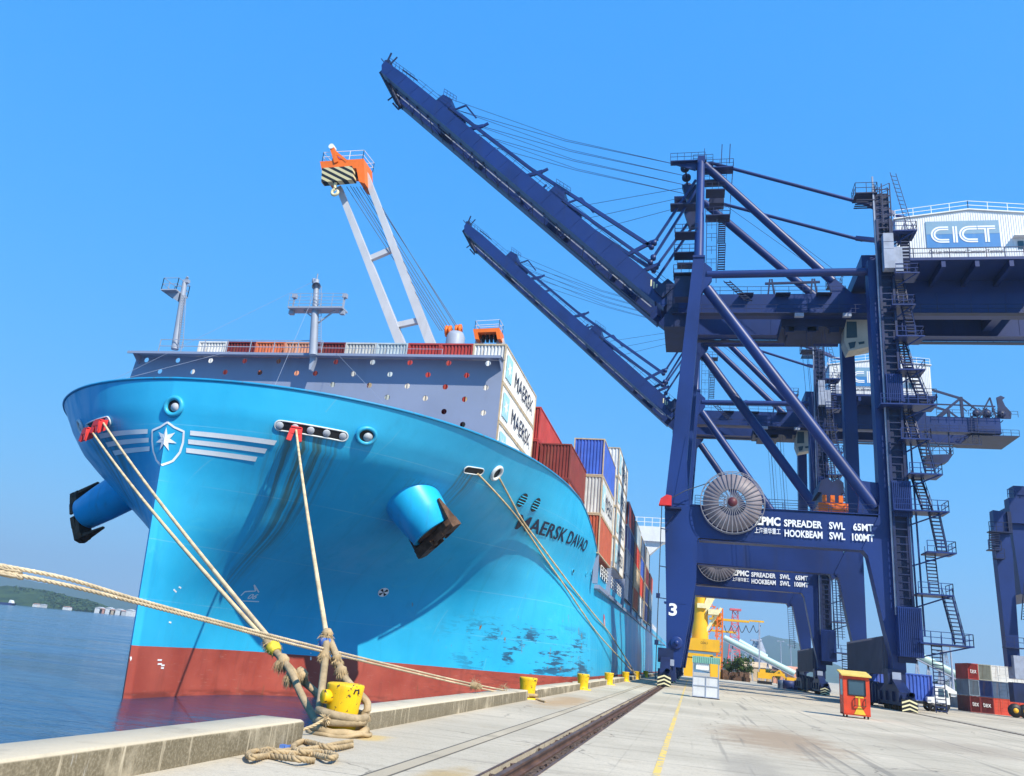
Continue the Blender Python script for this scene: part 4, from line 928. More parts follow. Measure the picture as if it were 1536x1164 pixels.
# ------------------------------------------------------------------ ship-to-shore gantry crane (built once, copied for the second)
YN, YF = 101.0, 126.0                 # the two portal frames
GN, GF = 109.6, 117.4                 # the two girders
def gantry(number):
    root = empty('gantry_crane', (9.5, 113.5, 0))
    C_, D_ = M['crane'], M['crane_dark']
    # --- legs
    for Y in (YN, YF):
        lower = [(-2.85, 2.2), (-3.1, 9.7), (-3.6, 20.0), (-3.55, 22.5), (-3.2, 27), (-.92, 55.4), (.52, 55.4), (-1.10, 27), (-.85, 22.5), (-.6, 21.0), (.35, 17.0), (.35, 12.4), (-1.2, 2.2)]
        b_ = MB(); b_.prism([(x, Y - 1.0, z) for x, z in lower], (0, 2.0, 0)); b_.lim(-3.35, -.75, Y - 1.04, Y + 1.04, 9.35, 9.5)
        b_.lim(-1.0, .62, Y - 1.15, Y + 1.15, 55.2, 55.5); b_.prism([(-2.6, Y - 1.02, 21.3), (-1.3, Y - 1.02, 30), (-1.15, Y - 1.02, 21.3)], (0, -.06, 0))
        s_ = b_.build('seaside_leg', C_, root)
        if Y == YN:
            b_ = MB(); text_fit(b_, '3', (-2.75, Y - 1.05, 7.9), (1, 0, 0), (0, 0, 1), .95, 1.45, .03); b_.build('number', M['lettering'], s_)
            b_ = MB(); b_.lathe([(.72, 0), (.72, .25), (.62, .3), (0, .3)], (-1.75, Y - 1.0, 4.9), 20, (0, -1, 0)); b_.lathe([(.3, 0), (.3, .5), (0, .52)], (-1.75, Y - 1.0, 4.9), 14, (0, -1, 0)); b_.build('pivot_cap', C_, s_)
        lo = [(21.7, 3.2), (21.6, 5.5), (21.0, 8.5), (19.6, 16.4), (19.0, 17.2), (20.9, 21.0), (21.15, 23), (21.15, 54.5), (23.0, 54.5), (23.0, 4)]
        b_ = MB(); b_.prism([(x + (.85 if Y == YF else 0), Y - .95, z) for x, z in lo], (0, 1.9, 0)); b_.build('landside_leg', C_, root)
        # portal beam with flared gusset ends
        b_ = MB(); b_.prism([(-.9, Y - .8, 21.4), (-.6, Y - .8, 17.2), (.3, Y - .8, 16.6), (.5, Y - .8, 17.3), (19.2, Y - .8, 17.0), (19.6, Y - .8, 16.3), (21.2, Y - .8, 17), (21.2, Y - .8, 21.0)], (0, 1.6, 0))
        b_.lim(.6, 19.2, Y - 1.0, Y + 1.0, 17.02, 17.12); b_.lim(-.6, 21.1, Y - .95, Y + .95, 21.02 + .2, 21.32)
        pb = b_.build('portal_beam', C_, root)
        b_ = MB(); b_.rail([(0, Y - .9, 21.3), (21, Y - .9, 21.2)], 1.2, 1.7, .035, 1); b_.rail([(0, Y + .9, 21.3), (21, Y + .9, 21.2)], 1.2, 1.7, .035, 1); b_.build('railing', D_, pb)
        if Y == YN:
            yf = Y - .965
            for s2, x, z, wd, hh, bo in (('ZPMC', 7.05, 19.25, 2.95, 1.05, .045), ('\u4e0a\u6d77\u632f\u534e\u91cd\u5de5', 7.05, 18.25, 2.95, .72, .01), ('SPREADER', 10.4, 19.25, 4.3, .86, .03), ('SWL', 15.45, 19.25, 1.75, .86, .03), ('65MT', 18.1, 19.25, 2.2, .86, .03), ('HOOKBEAM', 10.45, 18.05, 4.25, .86, .03), ('SWL', 15.45, 18.05, 1.75, .86, .03), ('100MT', 17.95, 18.05, 2.4, .86, .03)):
                b_ = MB(); text_fit(b_, s2, (x, yf, z), (1, 0, 0), (0, 0, 1), wd, hh, bo); b_.build('lettering', M['lettering'], pb)
        # upper round posts and ties
        yy = 108.0 if Y == YN else 118.6
        b_ = MB(); b_.tube((-.2, Y, 55.3), (-.2, yy, 76.2), .66, .58, 18); b_.build('apex_post', C_, root)
        b_ = MB(); b_.tube((.9, Y, 53.1), (21.6, Y, 53.3), .52, .52, 16); b_.prism([(.4, Y - .3, 55.0), (1.6, Y - .3, 53.9), (1.6, Y - .3, 52.2), (.2, Y - .3, 50.0), (-.4, Y - .3, 46.5)], (0, .6, 0)); b_.build('upper_tie', C_, root)
        b_ = MB(); b_.tube((1.0, Y, 51.0), (20.8, Y, 22.2), .72, .72, 18); b_.prism([(19.3, Y - .25, 25.4), (21.4, Y - .25, 25.2), (21.4, Y - .25, 20.8), (18.8, Y - .25, 21.1)], (0, .5, 0)); b_.build('diagonal_brace', C_, root)
        gy = GN if Y == YN else GF
        b_ = MB(); b_.tube((.4, yy, 75.2), (18.4, gy, 56.2), .62, .62, 16); b_.prism([(17.3, gy - .3, 57.4), (19.0, gy - .3, 56.2), (21.4, gy - .3, 53.6), (18.4, gy - .3, 53.6)], (0, .6, 0)); b_.build('backstay', C_, root)
        b_ = MB(); b_.tube((1.2, yy, 75.6), (24.5, gy + (-1 if Y == YN else 1), 67.5), .26, .26, 10); b_.beam((23.5, gy + (-1 if Y == YN else 1), 67.9), (27, gy, 66.8), .7, .55); b_.tube((26.5, gy, 66.9), (38, gy, 62.6), .24, .24, 10); b_.build('rear_stay', C_, root)
        # bogies
        for X in (-2.95, 21.95):
            ye = 3.4 if X < 0 else 5.6
            bg = empty('bogie', (X, Y, 0), root)
            b_ = MB(); b_.prism([(X - .55, Y - ye, .55), (X - .55, Y - ye, 1.5), (X - .55, Y - 1.2, 3.2), (X - .55, Y + 1.2, 3.2), (X - .55, Y + 5.6, 1.5), (X - .55, Y + 5.6, .55)], (1.1, 0, 0)); b_.lim(X - .9, X + .9, Y - 1.1, Y + 1.1, 2.6, 4.2)
            for k in (-4.6, -1.6, 1.6, 4.6):
                if abs(k) < ye: b_.lim(X - .8, X + .8, Y + k - .5, Y + k + .5, .9, 1.9)
            b_.lim(X + .5, X + 1.2, Y - 3.0, Y - 1.8, .7, 1.7); b_.build('frame', D_, bg)
            b_ = MB()
            for k in [q for q in (-4.9, -3.5, -1.9, -.7, .7, 1.9, 3.5, 4.9) if q > -ye]: b_ = MB(); b_.lathe([(.02, 0), (.34, 0), (.34, .34), (.02, .34)], (X - .17, Y + k, .34), 16, (1, 0, 0)); b_.build('wheel', M['rust'], bg)
            b_ = MB(); b_.lim(X - .75, X + .75, Y - ye - .45, Y - ye - .3, .05, 1.25); b_.build('buffer_plate', M['black'], bg)
            b_ = MB()
            for k in range(3):
                z = .12 + k * .40
                for s2 in (-1, 1): b_.prism([(X, Y - ye - .46, z + .34), (X, Y - ye - .46, z + .17), (X + s2 * .74, Y - ye - .46, z - .12 if k else .06), (X + s2 * .74, Y - ye - .46, z + .06)], (0, -.02, 0))
            b_.build('chevron', M['ivory'], bg)
            b_ = MB(); b_.lim(X - .5, X + .4, Y - 1.30, Y - 1.24, 3.1, 3.9) if X > 0 else b_.lim(X + .2, X + 1.0, Y - 1.30, Y - 1.24, 2.3, 3.0); b_.build('notice_plate', M['galv'], bg)
            b_ = MB()
            for k in range(5): b_.tube((X + .9 + .1 * k, Y - ye + .1 + k * .4, .6 + .2 * (k % 3)), (X + .9 + .06 * k, Y - 1.2, 2.2), .05, .05, 5)
            b_.lathe([(.28, 0), (.28, .8), (0, .8)], (X + .3, Y - ye - .3, 1.7), 12, (0, 1, 0)); b_.build('drive_gear', D_, bg)
    # sill beams along the rails, grey cabinets
    for X, nm in ((-2.0, 'sill_beam'), (22.4, 'sill_beam')):
        b_ = MB(); b_.lim(X - .8, X + .8, YN + 1, YF - 1, 4.3, 6.2); b_.build('sill_beam', C_, root)
    b_ = MB(); x0 = 21.35
    b_.lim(x0, x0 + .9, YN + 1.2, YF - 1.2, 3.7, 7.8)
    for k in range(34): y = YN + 1.6 + k * .66; b_.lim(x0 - .26, x0 - .002, y, y + .22, 3.75, 7.75)
    b_.build('cable_cabinet', M['crane_grey'], root)
    b_ = MB(); rg_ = random.Random(6)
    for k in range(26): y = YN + 5.5 + k * .56; hh_ = rg_.uniform(.8, 2.2); b_.lim(21.2 + rg_.uniform(-.3, .2), 22.7 + rg_.uniform(-.2, .4), y, y + rg_.uniform(.4, .7), rg_.uniform(.3, .8), .8 + hh_)
    b_.lim(21.6, 22.4, YN + 5, YF - 5, .9, 1.7); b_.build('rail_clamp', D_, root)
    b_ = MB()
    for k in range(12): b_.lim(22.15 + k * .2, 22.15 + k * .2 + .10, YN - 2.35, YN - 2.25, 5.6, 10.8)
    b_.lim(22.1, 24.6, YN - 2.25, YN - .97, 5.6, 10.9); b_.build('lift_housing', C_, root)
    b_ = MB()
    for k in range(10): b_.lim(22.35 + k * .2, 22.35 + k * .2 + .10, YN - 2.05, YN - 1.95, 21.0, 25.0)
    b_.lim(22.3, 24.4, YN - 1.95, YN - .97, 21.0, 25.2); b_.build('lift_landing', C_, root)
    b_ = MB()
    for k in range(8): b_.lim(22.35 + k * .22, 22.35 + k * .22 + .10, YN - 2.05, YN - 1.95, 35.0, 38.4)
    b_.lim(22.3, 24.2, YN - 1.95, YN - .97, 35.0, 38.5); b_.build('lift_landing', C_, root)
    # lift mast: guide posts, rungs, pale conduit
    b_ = MB()
    for x in (22.35, 23.9): b_.lim(x - .14, x + .14, YN - 1.9, YN - 1.6, 10, 60)
    b_.lim(22.2, 24.0, YN - 1.25, YN - 1.0, 5, 64)
    for k in range(58): z = 11 + k * .85; b_.lim(22.3, 23.95, YN - 1.85, YN - 1.75, z, z + .12)
    b_.build('lift_mast', D_, root)
    b_ = MB(); b_.lim(22.02, 22.2, YN - 1.75, YN - 1.5, 10, 66.5); b_.build('conduit', M['galv'], root)
    b_ = MB(); b_.lim(22.65, 23.9, YN - 3.2, YN - 2.0, 52.2, 54.9); b_.lim(23.95, 24.9, YN - 2.9, YN - 2.0, 51.9, 55.3); b_.lim(22.7, 23.9, YN - 3.1, YN - 2.0, 56.0, 57.2); b_.lim(22.68, 23.9, YN - 3.15, YN - 2.05, 54.98, 55.9); b_.build('lift_cab', M['galv'], root)
    # lattice column above the girder with its platform
    b_ = MB()
    for x in (22.3, 23.2, 24.2):
        for y in (YN - 1.5, YN - .4): b_.beam((x, y, 57), (x, y, 65.5), .13, .13)
    for k in range(9):
        z = 57 + k * .95
        for y in (YN - 1.5, YN - .4): b_.beam((22.3, y, z), (24.2, y, z), .09, .09); b_.beam((22.3, y, z), (24.2, y, z + .95), .07, .07)
    for k in range(14): b_.beam((24.5 + .12 * k, YN - 1.0, 67.0 - .62 * k), (25.2 + .12 * k, YN - 1.0, 66.8 - .62 * k), .06, .06)
    b_.beam((24.5, YN - 1, 67.5), (26.2, YN - 1, 58.8), .07, .07); b_.beam((25.2, YN - 1, 67.3), (26.9, YN - 1, 58.6), .07, .07)
    b_.build('mast_lattice', D_, root)
    b_ = MB(); b_.lim(19.9, 22.6, YN - 1.9, YN + .6, 63.9, 64.05); b_.rail([(19.9, YN - 1.9, 64), (22.6, YN - 1.9, 64), (22.6, YN + .6, 64), (19.9, YN + .6, 64)], 1.5, 1.0, .04, 1, True)
    for k in range(5): b_.lim(20.0, 22.4, YN - 1.8 + k * .5, YN - 1.6 + k * .5, 62.9, 63.0)
    b_.build('mast_platform', D_, root); b_ = MB(); b_.lim(20.2, 22.3, YF - 1.9, YF + .6, 62.9, 63.05); b_.beam((21.4, YF, 54), (21.4, YF, 63), .5, .5); b_.rail([(20.2, YF - 1.9, 63), (22.3, YF - 1.9, 63), (22.3, YF + .6, 63), (20.2, YF + .6, 63)], 1.5, 1.0, .04, 1, True)
    b_.build('mast_platform', D_, root)
    # --- girders
    for y in (GN, GF):
        b_ = MB(); b_.lim(-4.2, 57.5, y - .75, y + .75, 50.9, 53.9); b_.lim(-4.2, 57.5, y - 1.0, y + 1.0, 50.72, 50.88)
        for k in range(14): b_.lim(-2 + k * 4.2, -1.85 + k * 4.2, y - .79, y + .79, 50.95, 53.85)
        b_.build('girder', C_, root)
    for x in (-3.5, 21.5, 40, 56.8): b_ = MB(); b_.lim(x - .6, x + .6, GN + .75, GF - .75, 51.6, 53.6); b_.build('cross_beam', C_, root)
    b_ = MB(); b_.lim(20.8, 22.8, YN + .9, YF - .9, 54.5, 56.2); b_.build('cross_beam', C_, root)
    b_ = MB(); b_.lim(-1.0, .4, YN + .95, YF - .95, 54.4, 55.8); b_.build('cross_beam', C_, root)
    b_ = MB()
    for y, s_ in ((GN, -1), (GF, 1)):
        b_.lim(-3.8, 56, min(y + s_ * .8, y + s_ * 1.75), max(y + s_ * .8, y + s_ * 1.75), 50.5, 50.6); b_.rail([(-3.8, y + s_ * 1.7, 50.6), (56, y + s_ * 1.7, 50.6)], 1.2, 2.0, .035, 1); b_.rail([(1, y + s_ * .7, 53.9), (20, y + s_ * .7, 53.9)], 1.2, 1.9, .035, 1)
    for x in (10.0, 15.8):
        for d_ in (-.4, .5): b_.beam((x + d_, GN, 53.9), (x + d_ * .3, GN, 56.6), .22, .22)
    b_.beam((9.2, GN, 55.9), (16.7, GN, 56.1), .25, .3)
    for x in (6.5, 11.5, 17): b_.lim(x - 1.0, x + 1.0, GN - 1.9, GN - .8, 53.5, 53.62)
    b_.build('girder_walkway', D_, root)
    # --- machinery house
    mh = empty('machinery_house', (34.6, 114, 56), root); y0_, y1_ = 104.2, 123.0
    xa, xb, xm = 25.8, 44.4, 34.9; t_ = .0
    b_ = MB(); wall = [(xa, 56.3), (xb, 56.3), (xb, 62.9), (xm, 63.9), (xa, 62.7)]; b_.prism([(x, y0_, z) for x, z in wall], (0, y1_ - y0_, 0))
    for k in range(62): x = xa + .15 + k * .297; zt = 62.7 + 1.2 * (1 - abs(x - xm) / (xm - xa)) if x < xm else 62.9 + 1.0 * (1 - (x - xm) / (xb - xm)); b_.lim(x, x + .12, y0_ - .05, y0_ - .002, 56.35, zt - .12)
    b_.build('wall', M['white'], mh)
    b_ = MB(); b_.prism([(xa - .25, y0_ - .25, 62.72), (xm, y0_ - .25, 63.93), (xb + .25, y0_ - .25, 62.9), (xb + .25, y0_ - .25, 63.05), (xm, y0_ - .25, 64.08), (xa - .25, y0_ - .25, 62.87)], (0, y1_ - y0_ + .5, 0)); b_.rail([(xa, y0_ - .1, 62.85), (xm, y0_ - .1, 64.05), (xb, y0_ - .1, 63.0)], 1.25, 2.0, .04, 1); b_.rail([(xa, y0_, 62.85), (xa, y1_, 62.85)], 1.25, 2.0, .04, 1); b_.build('roof', M['white'], mh)
    b_ = MB(); b_.lim(xa - .6, xb + .6, y0_ - 1.3, y1_ + .5, 55.85, 56.25)
    for x in (26.5, 31, 35, 39, 43.5): b_.lim(x - .25, x + .25, y0_ - 1.2, y1_, 54.9, 55.8)
    b_.lim(xa, xb, GN - .5, GN + .5, 54.0, 55.85); b_.lim(xa, xb, GF - .5, GF + .5, 54.0, 55.85); b_.build('floor', C_, mh)
    b_ = MB(); b_.rail([(xa - .5, y0_ - 1.2, 56.25), (xb + .5, y0_ - 1.2, 56.25)], 1.4, 2.1, .05, 1); b_.build('railing', D_, mh)
    sx0, sx1, sz0, sz1 = 29.5, 38.4, 58.3, 62.25; yq = y0_ - .06
    b_ = MB(); b_.lim(sx0, sx1, yq - .05, yq, sz0, sz1); sg = b_.build('sign', M['signblue'], mh)
    b_ = MB(); b_.lim(sx0, sx1, yq - .065, yq - .052, sz0 + 2.0, sz1); b_.build('sign_band', M['signgrey'], sg)
    b_ = MB(); letters = [('C', 30.3, 1.95), ('I', 32.75, .55), ('C', 33.75, 1.95), ('T', 35.8, 2.1)]
    inl = MB(); zb_, hh = 59.0, 2.45; yl = yq - .09; yi = yq - .10
    def stroke(mb_, pts, wd, y):
        P_ = [Vector((x, y, z)) for x, z in pts]
        L_ = []; R_ = []
        for i, p in enumerate(P_):
            a = P_[max(i - 1, 0)]; c = P_[min(i + 1, len(P_) - 1)]; d_ = (c - a).normalized(); n_ = Vector((-d_.z, 0, d_.x)); L_.append(p + n_ * wd / 2); R_.append(p - n_ * wd / 2)
        m_ = len(P_); mb_.add(L_ + R_, [(i, i + 1, m_ + i + 1, m_ + i) for i in range(m_ - 1)])
    for ch, x, wd in letters:
        if ch == 'C': pts = [(x + wd, zb_ + .28)] + [(x + 1.2 + 1.2 * cos(a) * .8 - .2, zb_ + hh / 2 + (hh / 2 - .28) * sin(a)) for a in np.linspace(-pi / 2, -3 * pi / 2, 14)] + [(x + wd, zb_ + hh - .28)]
        elif ch == 'I': pts = [(x + wd / 2, zb_), (x + wd / 2, zb_ + hh)]
        else: pts = [(x + wd / 2, zb_), (x + wd / 2, zb_ + hh - .3)]
        stroke(b_, pts, .56, yl); stroke(inl, pts, .10, yi)
        if ch == 'T': stroke(b_, [(x, zb_ + hh - .28), (x + wd, zb_ + hh - .28)], .56, yl - .003); stroke(inl, [(x, zb_ + hh - .28), (x + wd, zb_ + hh - .28)], .10, yi - .004)
    b_.build('lettering', M['lettering'], sg); inl.build('inline_stripe', M['signblue'], sg)
    b_ = MB(); text_fit(b_, 'Cai Lan International Container Terminal', (sx0 + .2, yq - .01, 57.45), (1, 0, 0), (0, 0, 1), 8.9, .5, .015); b_.build('small_lettering', M['navy'], mh)
    b_ = MB(); b_.lim(40.4, 41.1, yq - .06, yq, 58.0, 59.1); b_.build('window', M['glass'], mh)
    b_ = MB(); b_.lim(39.8, 41.9, yq - .9, yq - .01, 59.5, 59.65); b_.build('canopy', M['white'], mh)
    b_ = MB(); b_.lim(xa + .5, xa + 1.7, yq - .07, yq, 56.4, 58.5); b_.build('door', M['galv'], mh)
    # tail end gear
    b_ = MB(); rg_ = random.Random(15)
    for y in (GN - .3, GF + .3):
        b_.beam((46.5, y, 54), (51, y, 58.0), .45, .45); b_.beam((55.5, y, 54), (51, y, 58.0), .3, .3); b_.beam((51, y, 54), (51, y, 58.2), .5, .5); b_.beam((43.2, y, 60.5), (51, y, 57.9), .35, .4); b_.beam((46, y, 56.6), (57, y, 56.4), .2, .25)
        b_.beam((54.0, y, 54), (56.2, y, 58.2), .25, .25); b_.beam((56.2, y, 58.2), (57.0, y, 54), .25, .25)
        b_.prism([(57.2, y, 54), (59.6, y, 54), (59.8, y, 55.2), (58.8, y, 56.6), (58.4, y, 57.8), (58.9, y, 58.3), (58.2, y, 58.7), (57.4, y, 58.3), (57.5, y, 56.4)], (0, .3, 0))
    for k in range(60):
        x = 52.5 + rg_.random() * 7; y = GN + rg_.random() * 7; z = 53.9 + rg_.random() * 2.4; d_ = Vector((rg_.uniform(-1, 1), rg_.uniform(-.5, .5), rg_.uniform(-1, 1))) * 1.1; b_.beam((x, y, z), Vector((x, y, z)) + d_, .14, .14)
    for x in (53.5, 55.5, 58): b_.lathe([(.2, 0), (.7, .05), (.6, .2), (.7, .35), (.2, .4)], (x, GN - .6, 54.9), 14, (0, 1, 0))
    b_.lim(52, 60.5, GN - 1, GF + 1, 50.2, 50.35)
    for k in range(9): b_.beam((52 + k, GN - 1, 50.3), (52.8 + k, GF, 52.0 - .1 * k), .12, .12)
    b_.rail([(46, GN - 1.6, 53.9), (60.4, GN - 1.6, 53.9)], 1.2, 1.4, .04, 1); b_.rail([(52, GN - 1, 50.3), (60.5, GN - 1, 50.3)], 1.2, 1.4, .04, 1)
    # hanging maintenance cages under the tail
    b_.prism([(43.6, GN - 2.4, 45.6), (48.2, GN - 2.4, 45.9), (47.2, GN - 2.4, 44.4), (45.2, GN - 2.4, 43.6), (43.2, GN - 2.4, 44.2)], (0, 2.4, 0)); b_.rail([(43.4, GN - 2.4, 45.7), (48.2, GN - 2.4, 45.9), (48.2, GN, 45.9)], 1.4, 1.2, .05, 1)
    for x in (43.8, 48.0): b_.beam((x, GN - 1.2, 45.7), (x, GN - 1.2, 51), .22, .22)
    b_.beam((44, GN - 1.2, 46), (48, GN - 1.2, 50), .12, .12); b_.beam((48, GN - 1.2, 46), (44, GN - 1.2, 50), .12, .12)
    b_.lim(48.6, 53.4, GN - 2.2, GN - .8, 47.9, 48.1); b_.rail([(48.6, GN - 2.2, 48.1), (53.4, GN - 2.2, 48.1)], 1.2, 1.2, .04, 1)
    for x in (52.2, 53.3): b_.beam((x, GN - 1.2, 48), (x, GN - 1.2, 54.6), .12, .12)
    for k in range(12): b_.lim(52.2, 53.3, GN - 1.25, GN - 1.15, 48.4 + k * .5, 48.46 + k * .5)
    b_.build('tail_gear', D_, root)
    # --- raised boom: twin box girders in one plane, hinged at the seaside end
    bm_ = empty('boom', (-4, 113.5, 52.4), root)
    ang = R(41.9); ux = Vector((-cos(ang), 0, sin(ang))); un = Vector((sin(ang), 0, cos(ang))); H0_ = Vector((-4.2, 0, 52.9)); LB = 70.0
    def bp(s_, n_, y): return H0_ + ux * s_ + un * n_ + Vector((0, y, 0))
    for y in (GN, GF):
        b_ = MB(); o_ = [(0, -1.35), (2, -1.45), (LB - 1.2, -1.15), (LB, -.2), (LB + .2, .8), (LB - 5.2, 1.15), (1.0, 1.25), (0, .6)]
        b_.prism([bp(s_, n_, y - .7) for s_, n_ in o_], (0, 1.4, 0))
        b_.prism([bp(s_, n_, y - .95) for s_, n_ in ((1.5, -1.42), (LB - 1.3, -1.14), (LB - 1.3, -1.32), (1.5, -1.62))], (0, 1.9, 0))
        for k in range(20): b_.beam(bp(3 + k * 3.4, -1.2, y - .72), bp(3 + k * 3.4, 1.15, y - .72), .06, .05, (0, 1, 0))
        b_.build('boom_girder', C_, bm_)
    b_ = MB()
    for s_ in (2, 12, 23, 34, 45, 56, LB - 1): b_ = MB(); b_.beam(bp(s_, .2, GN + .7), bp(s_, .2, GF - .7), .9, 1.3, un); b_.build('cross_beam', C_, bm_)
    b_ = MB()
    for s_ in range(4, 64, 4): b_.beam(bp(s_, -.9, GN + .7 if s_ % 8 else GF - .7), bp(s_ + 4, -.9, GF - .7 if s_ % 8 else GN + .7), .14, .14)
    b_.build('boom_bracing', C_, bm_)
    b_ = MB()
    for y, sg_ in ((GN, 1), (GF, -1)):
        b_.beam(bp(3, -1.5, y + sg_ * 1.35), bp(LB - 3, -1.35, y + sg_ * 1.35), .9, .08, un)
        for k in range(2): b_.beam(bp(3, -1.5 + .6 * (k + 1), y + sg_ * 1.75), bp(LB - 3, -1.35 + .6 * (k + 1), y + sg_ * 1.75), .05, .05)
        for s_ in range(3, 67, 2): b_.beam(bp(s_, -1.5, y + sg_ * 1.75), bp(s_, -.3, y + sg_ * 1.75), .06, .06)
    for y in (GN - .6, GF + .6):
        for h_ in (1.75, 2.25): b_.beam(bp(2, h_, y), bp(LB - 8, h_ - .1, y), .05, .05)
        for s_ in range(2, 62, 2): b_.beam(bp(s_, 1.15, y), bp(s_, 2.25, y), .05, .05)
    for s_ in range(5, 66, 3): b_.box(bp(s_, -1.2, GN + 1.1), (.7, .5, .5)); b_.beam(bp(s_, -1.1, GN + .8), bp(s_ + 1.5, -1.5, GF - .8), .1, .1)
    b_.build('boom_walkway', D_, bm_)
    b_ = MB()
    for k in range(3): b_.beam(bp(3, -.7 - .2 * k, GN + 2.2 + .9 * k), bp(LB - 3, -.7 - .2 * k, GN + 2.2 + .9 * k), .10, .16)
    b_.build('festoon_track', M['galv'], bm_)
    b_ = MB()
    for y in (GN, GF):
        b_.beam(bp(8.5, 4.9, y), bp(22, 3.6, y), .40, .55, un); b_.beam(bp(22, 3.6, y), bp(33, 2.5, y), .38, .5, un); b_.beam(bp(33, 2.5, y), bp(54, 1.9, y), .36, .5, un); b_.beam(bp(6.8, 2.9, y), bp(25, 1.8, y), .36, .42, un)
        for s_, h_ in ((9.2, 5.6), (31.5, 3.4), (46, 3.1)): b_.beam(bp(s_ + 1.2, 1.2, y), bp(s_ - .2, h_, y), .55, .40, (0, 1, 0)); b_.beam(bp(s_ - .2, h_, y), bp(s_ - .5, h_ + .9, y), .40, .3, (0, 1, 0))
        b_.beam(bp(6.6, 1.2, y), bp(5.6, 3.6, y), .5, .4, (0, 1, 0)); b_.beam(bp(29, 1.2, y), bp(29, 2.1, y), .25, .25)
        b_.lathe([(0, 0), (.42, 0), (.42, .6), (0, .6)], bp(8.5, 4.9, y - .3), 12, (0, 1, 0)); b_.lathe([(0, 0), (.42, 0), (.42, .6), (0, .6)], bp(6.8, 2.9, y - .3), 12, (0, 1, 0))
    b_.build('folded_stay', C_, bm_)
    b_ = MB()
    for s_ in (25.5, 54.0):
        b_ = MB(); b_.prism([bp(s_ + 2.2, 1.2, GN - .3), bp(s_ + 2.2, 2.9, GN - .3), bp(s_ + .2, 3.2, GN - .3), bp(s_ - .6, 2.2, GN - .3), bp(s_ - .8, 1.2, GN - .3)], (0, GF - GN + .6, 0))
        b_.beam(bp(s_ - 1.5, 1.8, GN), bp(s_ - 2.6, 4.0, GN), .25, .25); b_.beam(bp(s_ - 2.6, 4.0, GN), bp(s_ - 6.0, 3.4, GN), .2, .25); b_.rail([bp(s_ + 2, 2.9, GN - .5), bp(s_ - 1, 3.2, GN - .5)], 1.1, .7, .035, 1)
        for k in range(5): b_.box(bp(s_ - 2.2 - .6 * k, 1.6, GN + .3), (.7, .5, .5 + .2 * (k % 2)))
        b_.build('sheave_block', C_, bm_)
    b_ = MB()
    b_.box(bp(LB + .3, 1.0, GN + 1), (1.0, 2, 1.2)); b_.beam(bp(LB + .2, .8, GN), bp(LB + 1.2, 2.9, GN), .25, .25); b_.beam(bp(LB - .6, .9, GN), bp(LB - .4, 3.0, GN), .2, .2); b_.beam(bp(LB, .6, GN), bp(LB + 1.8, .9, GN), .15, .15)
    b_.rail([bp(LB - .5, 1.0, GN - .6), bp(LB - 7.5, 1.3, GN - .6)], 1.1, .9, .035, 1); b_.beam(bp(LB - 4, 1.6, GN - .6), bp(LB - 8, 1.8, GN - .6), .2, .2)
    for k in range(9):
        y = GN + .8 + k * .8; b_.beam(bp(LB - .6, -.6, y), bp(LB - 3.2, -1.6, y + .5), .2, .2); b_.beam(bp(LB - .4, .3, y), bp(LB - 1.0, -1.5, y + .3), .2, .3)
    b_.beam(bp(LB - .5, -.9, GN), bp(LB - .5, -.9, GF + 1), .6, .9, un); b_.beam(bp(LB - 2.6, -1.7, GN), bp(LB - 2.6, -1.7, GF), .3, .3); b_.beam(bp(LB - 1.4, -2.1, GF - 1), bp(LB - 3.4, -2.3, GF - 1), .3, .3); b_.beam(bp(LB - 1.0, -2.6, GF - 2), bp(LB - 1.2, -.8, GF - 2), .2, .2)
    b_.build('boom_gear', D_, bm_)
    b_ = MB()
    for k in range(3): b_.beam(bp(2.6 + .55 * k, -.1, GN - .72), bp(3.3 + .55 * k, .7, GN - .72), .22, .02, (0, 1, 0))
    b_.build('hazard_stripe', M['ivory'], bm_)
    b_ = MB(); b_.prism([(-6.5, GN - 1.2, 54.5), (-4.6, GN - 1.2, 56.3), (-3.4, GN - 1.2, 55.2), (-5.3, GN - 1.2, 53.2)], (0, 1.2, 0)); b_.lim(-4.9, -1.2, GN - 1.2, GF + 1.2, 48.6, 50.6); b_.lim(-4.6, -3.0, GN - 1.0, GN + 1.0, 50.4, 54.8); b_.lim(-4.6, -3.0, GF - 1.0, GF + 1.0, 50.4, 54.8); b_.build('hinge', D_, bm_)
    # --- links from the boom stays to the apex, apex gear, ropes
    for y in (GN, GF):
        for s_, n_, nm in ((8.5, 4.9, 0), (6.8, 2.9, 1)):
            a = bp(s_, n_, y); c = Vector((-.9 + .5 * nm, 108.6 if y == GN else 118.0, 73.0 - 1.0 * nm)); b_ = MB(); q = a.lerp(c, .06)
            b_.beam(a, q, .3, .5, (0, 1, 0)); b_.beam(q, c, .34, .42, (0, 1, 0)); b_.lathe([(0, 0), (.42, 0), (.42, .7), (0, .7)], q - Vector((0, .35, 0)), 12, (0, 1, 0)); b_.build('forestay', C_, root)
    b_ = MB(); zt = 75.4
    b_.lim(-.7, .4, 107.2, 119.4, 75.2, 76.4); b_.lim(-4.8, .6, 107.5, 108.7, zt + .4, zt + .55); b_.lim(.4, 4.6, 107.5, 109.4, zt - 1.0, zt - .8); b_.lim(-4.4, .4, 117.2, 119, zt + .1, zt + .3); b_.prism([(-4.6, 108, zt + .4), (-1, 108, zt - 1.0), (-.6, 108, zt + .4)], (0, .3, 0)); b_.prism([(-4.2, 118.4, zt + .1), (-1, 118.4, zt - 1.3), (-.6, 118.4, zt + .1)], (0, .3, 0)); b_.build('apex_beam', C_, root)
    b_ = MB()
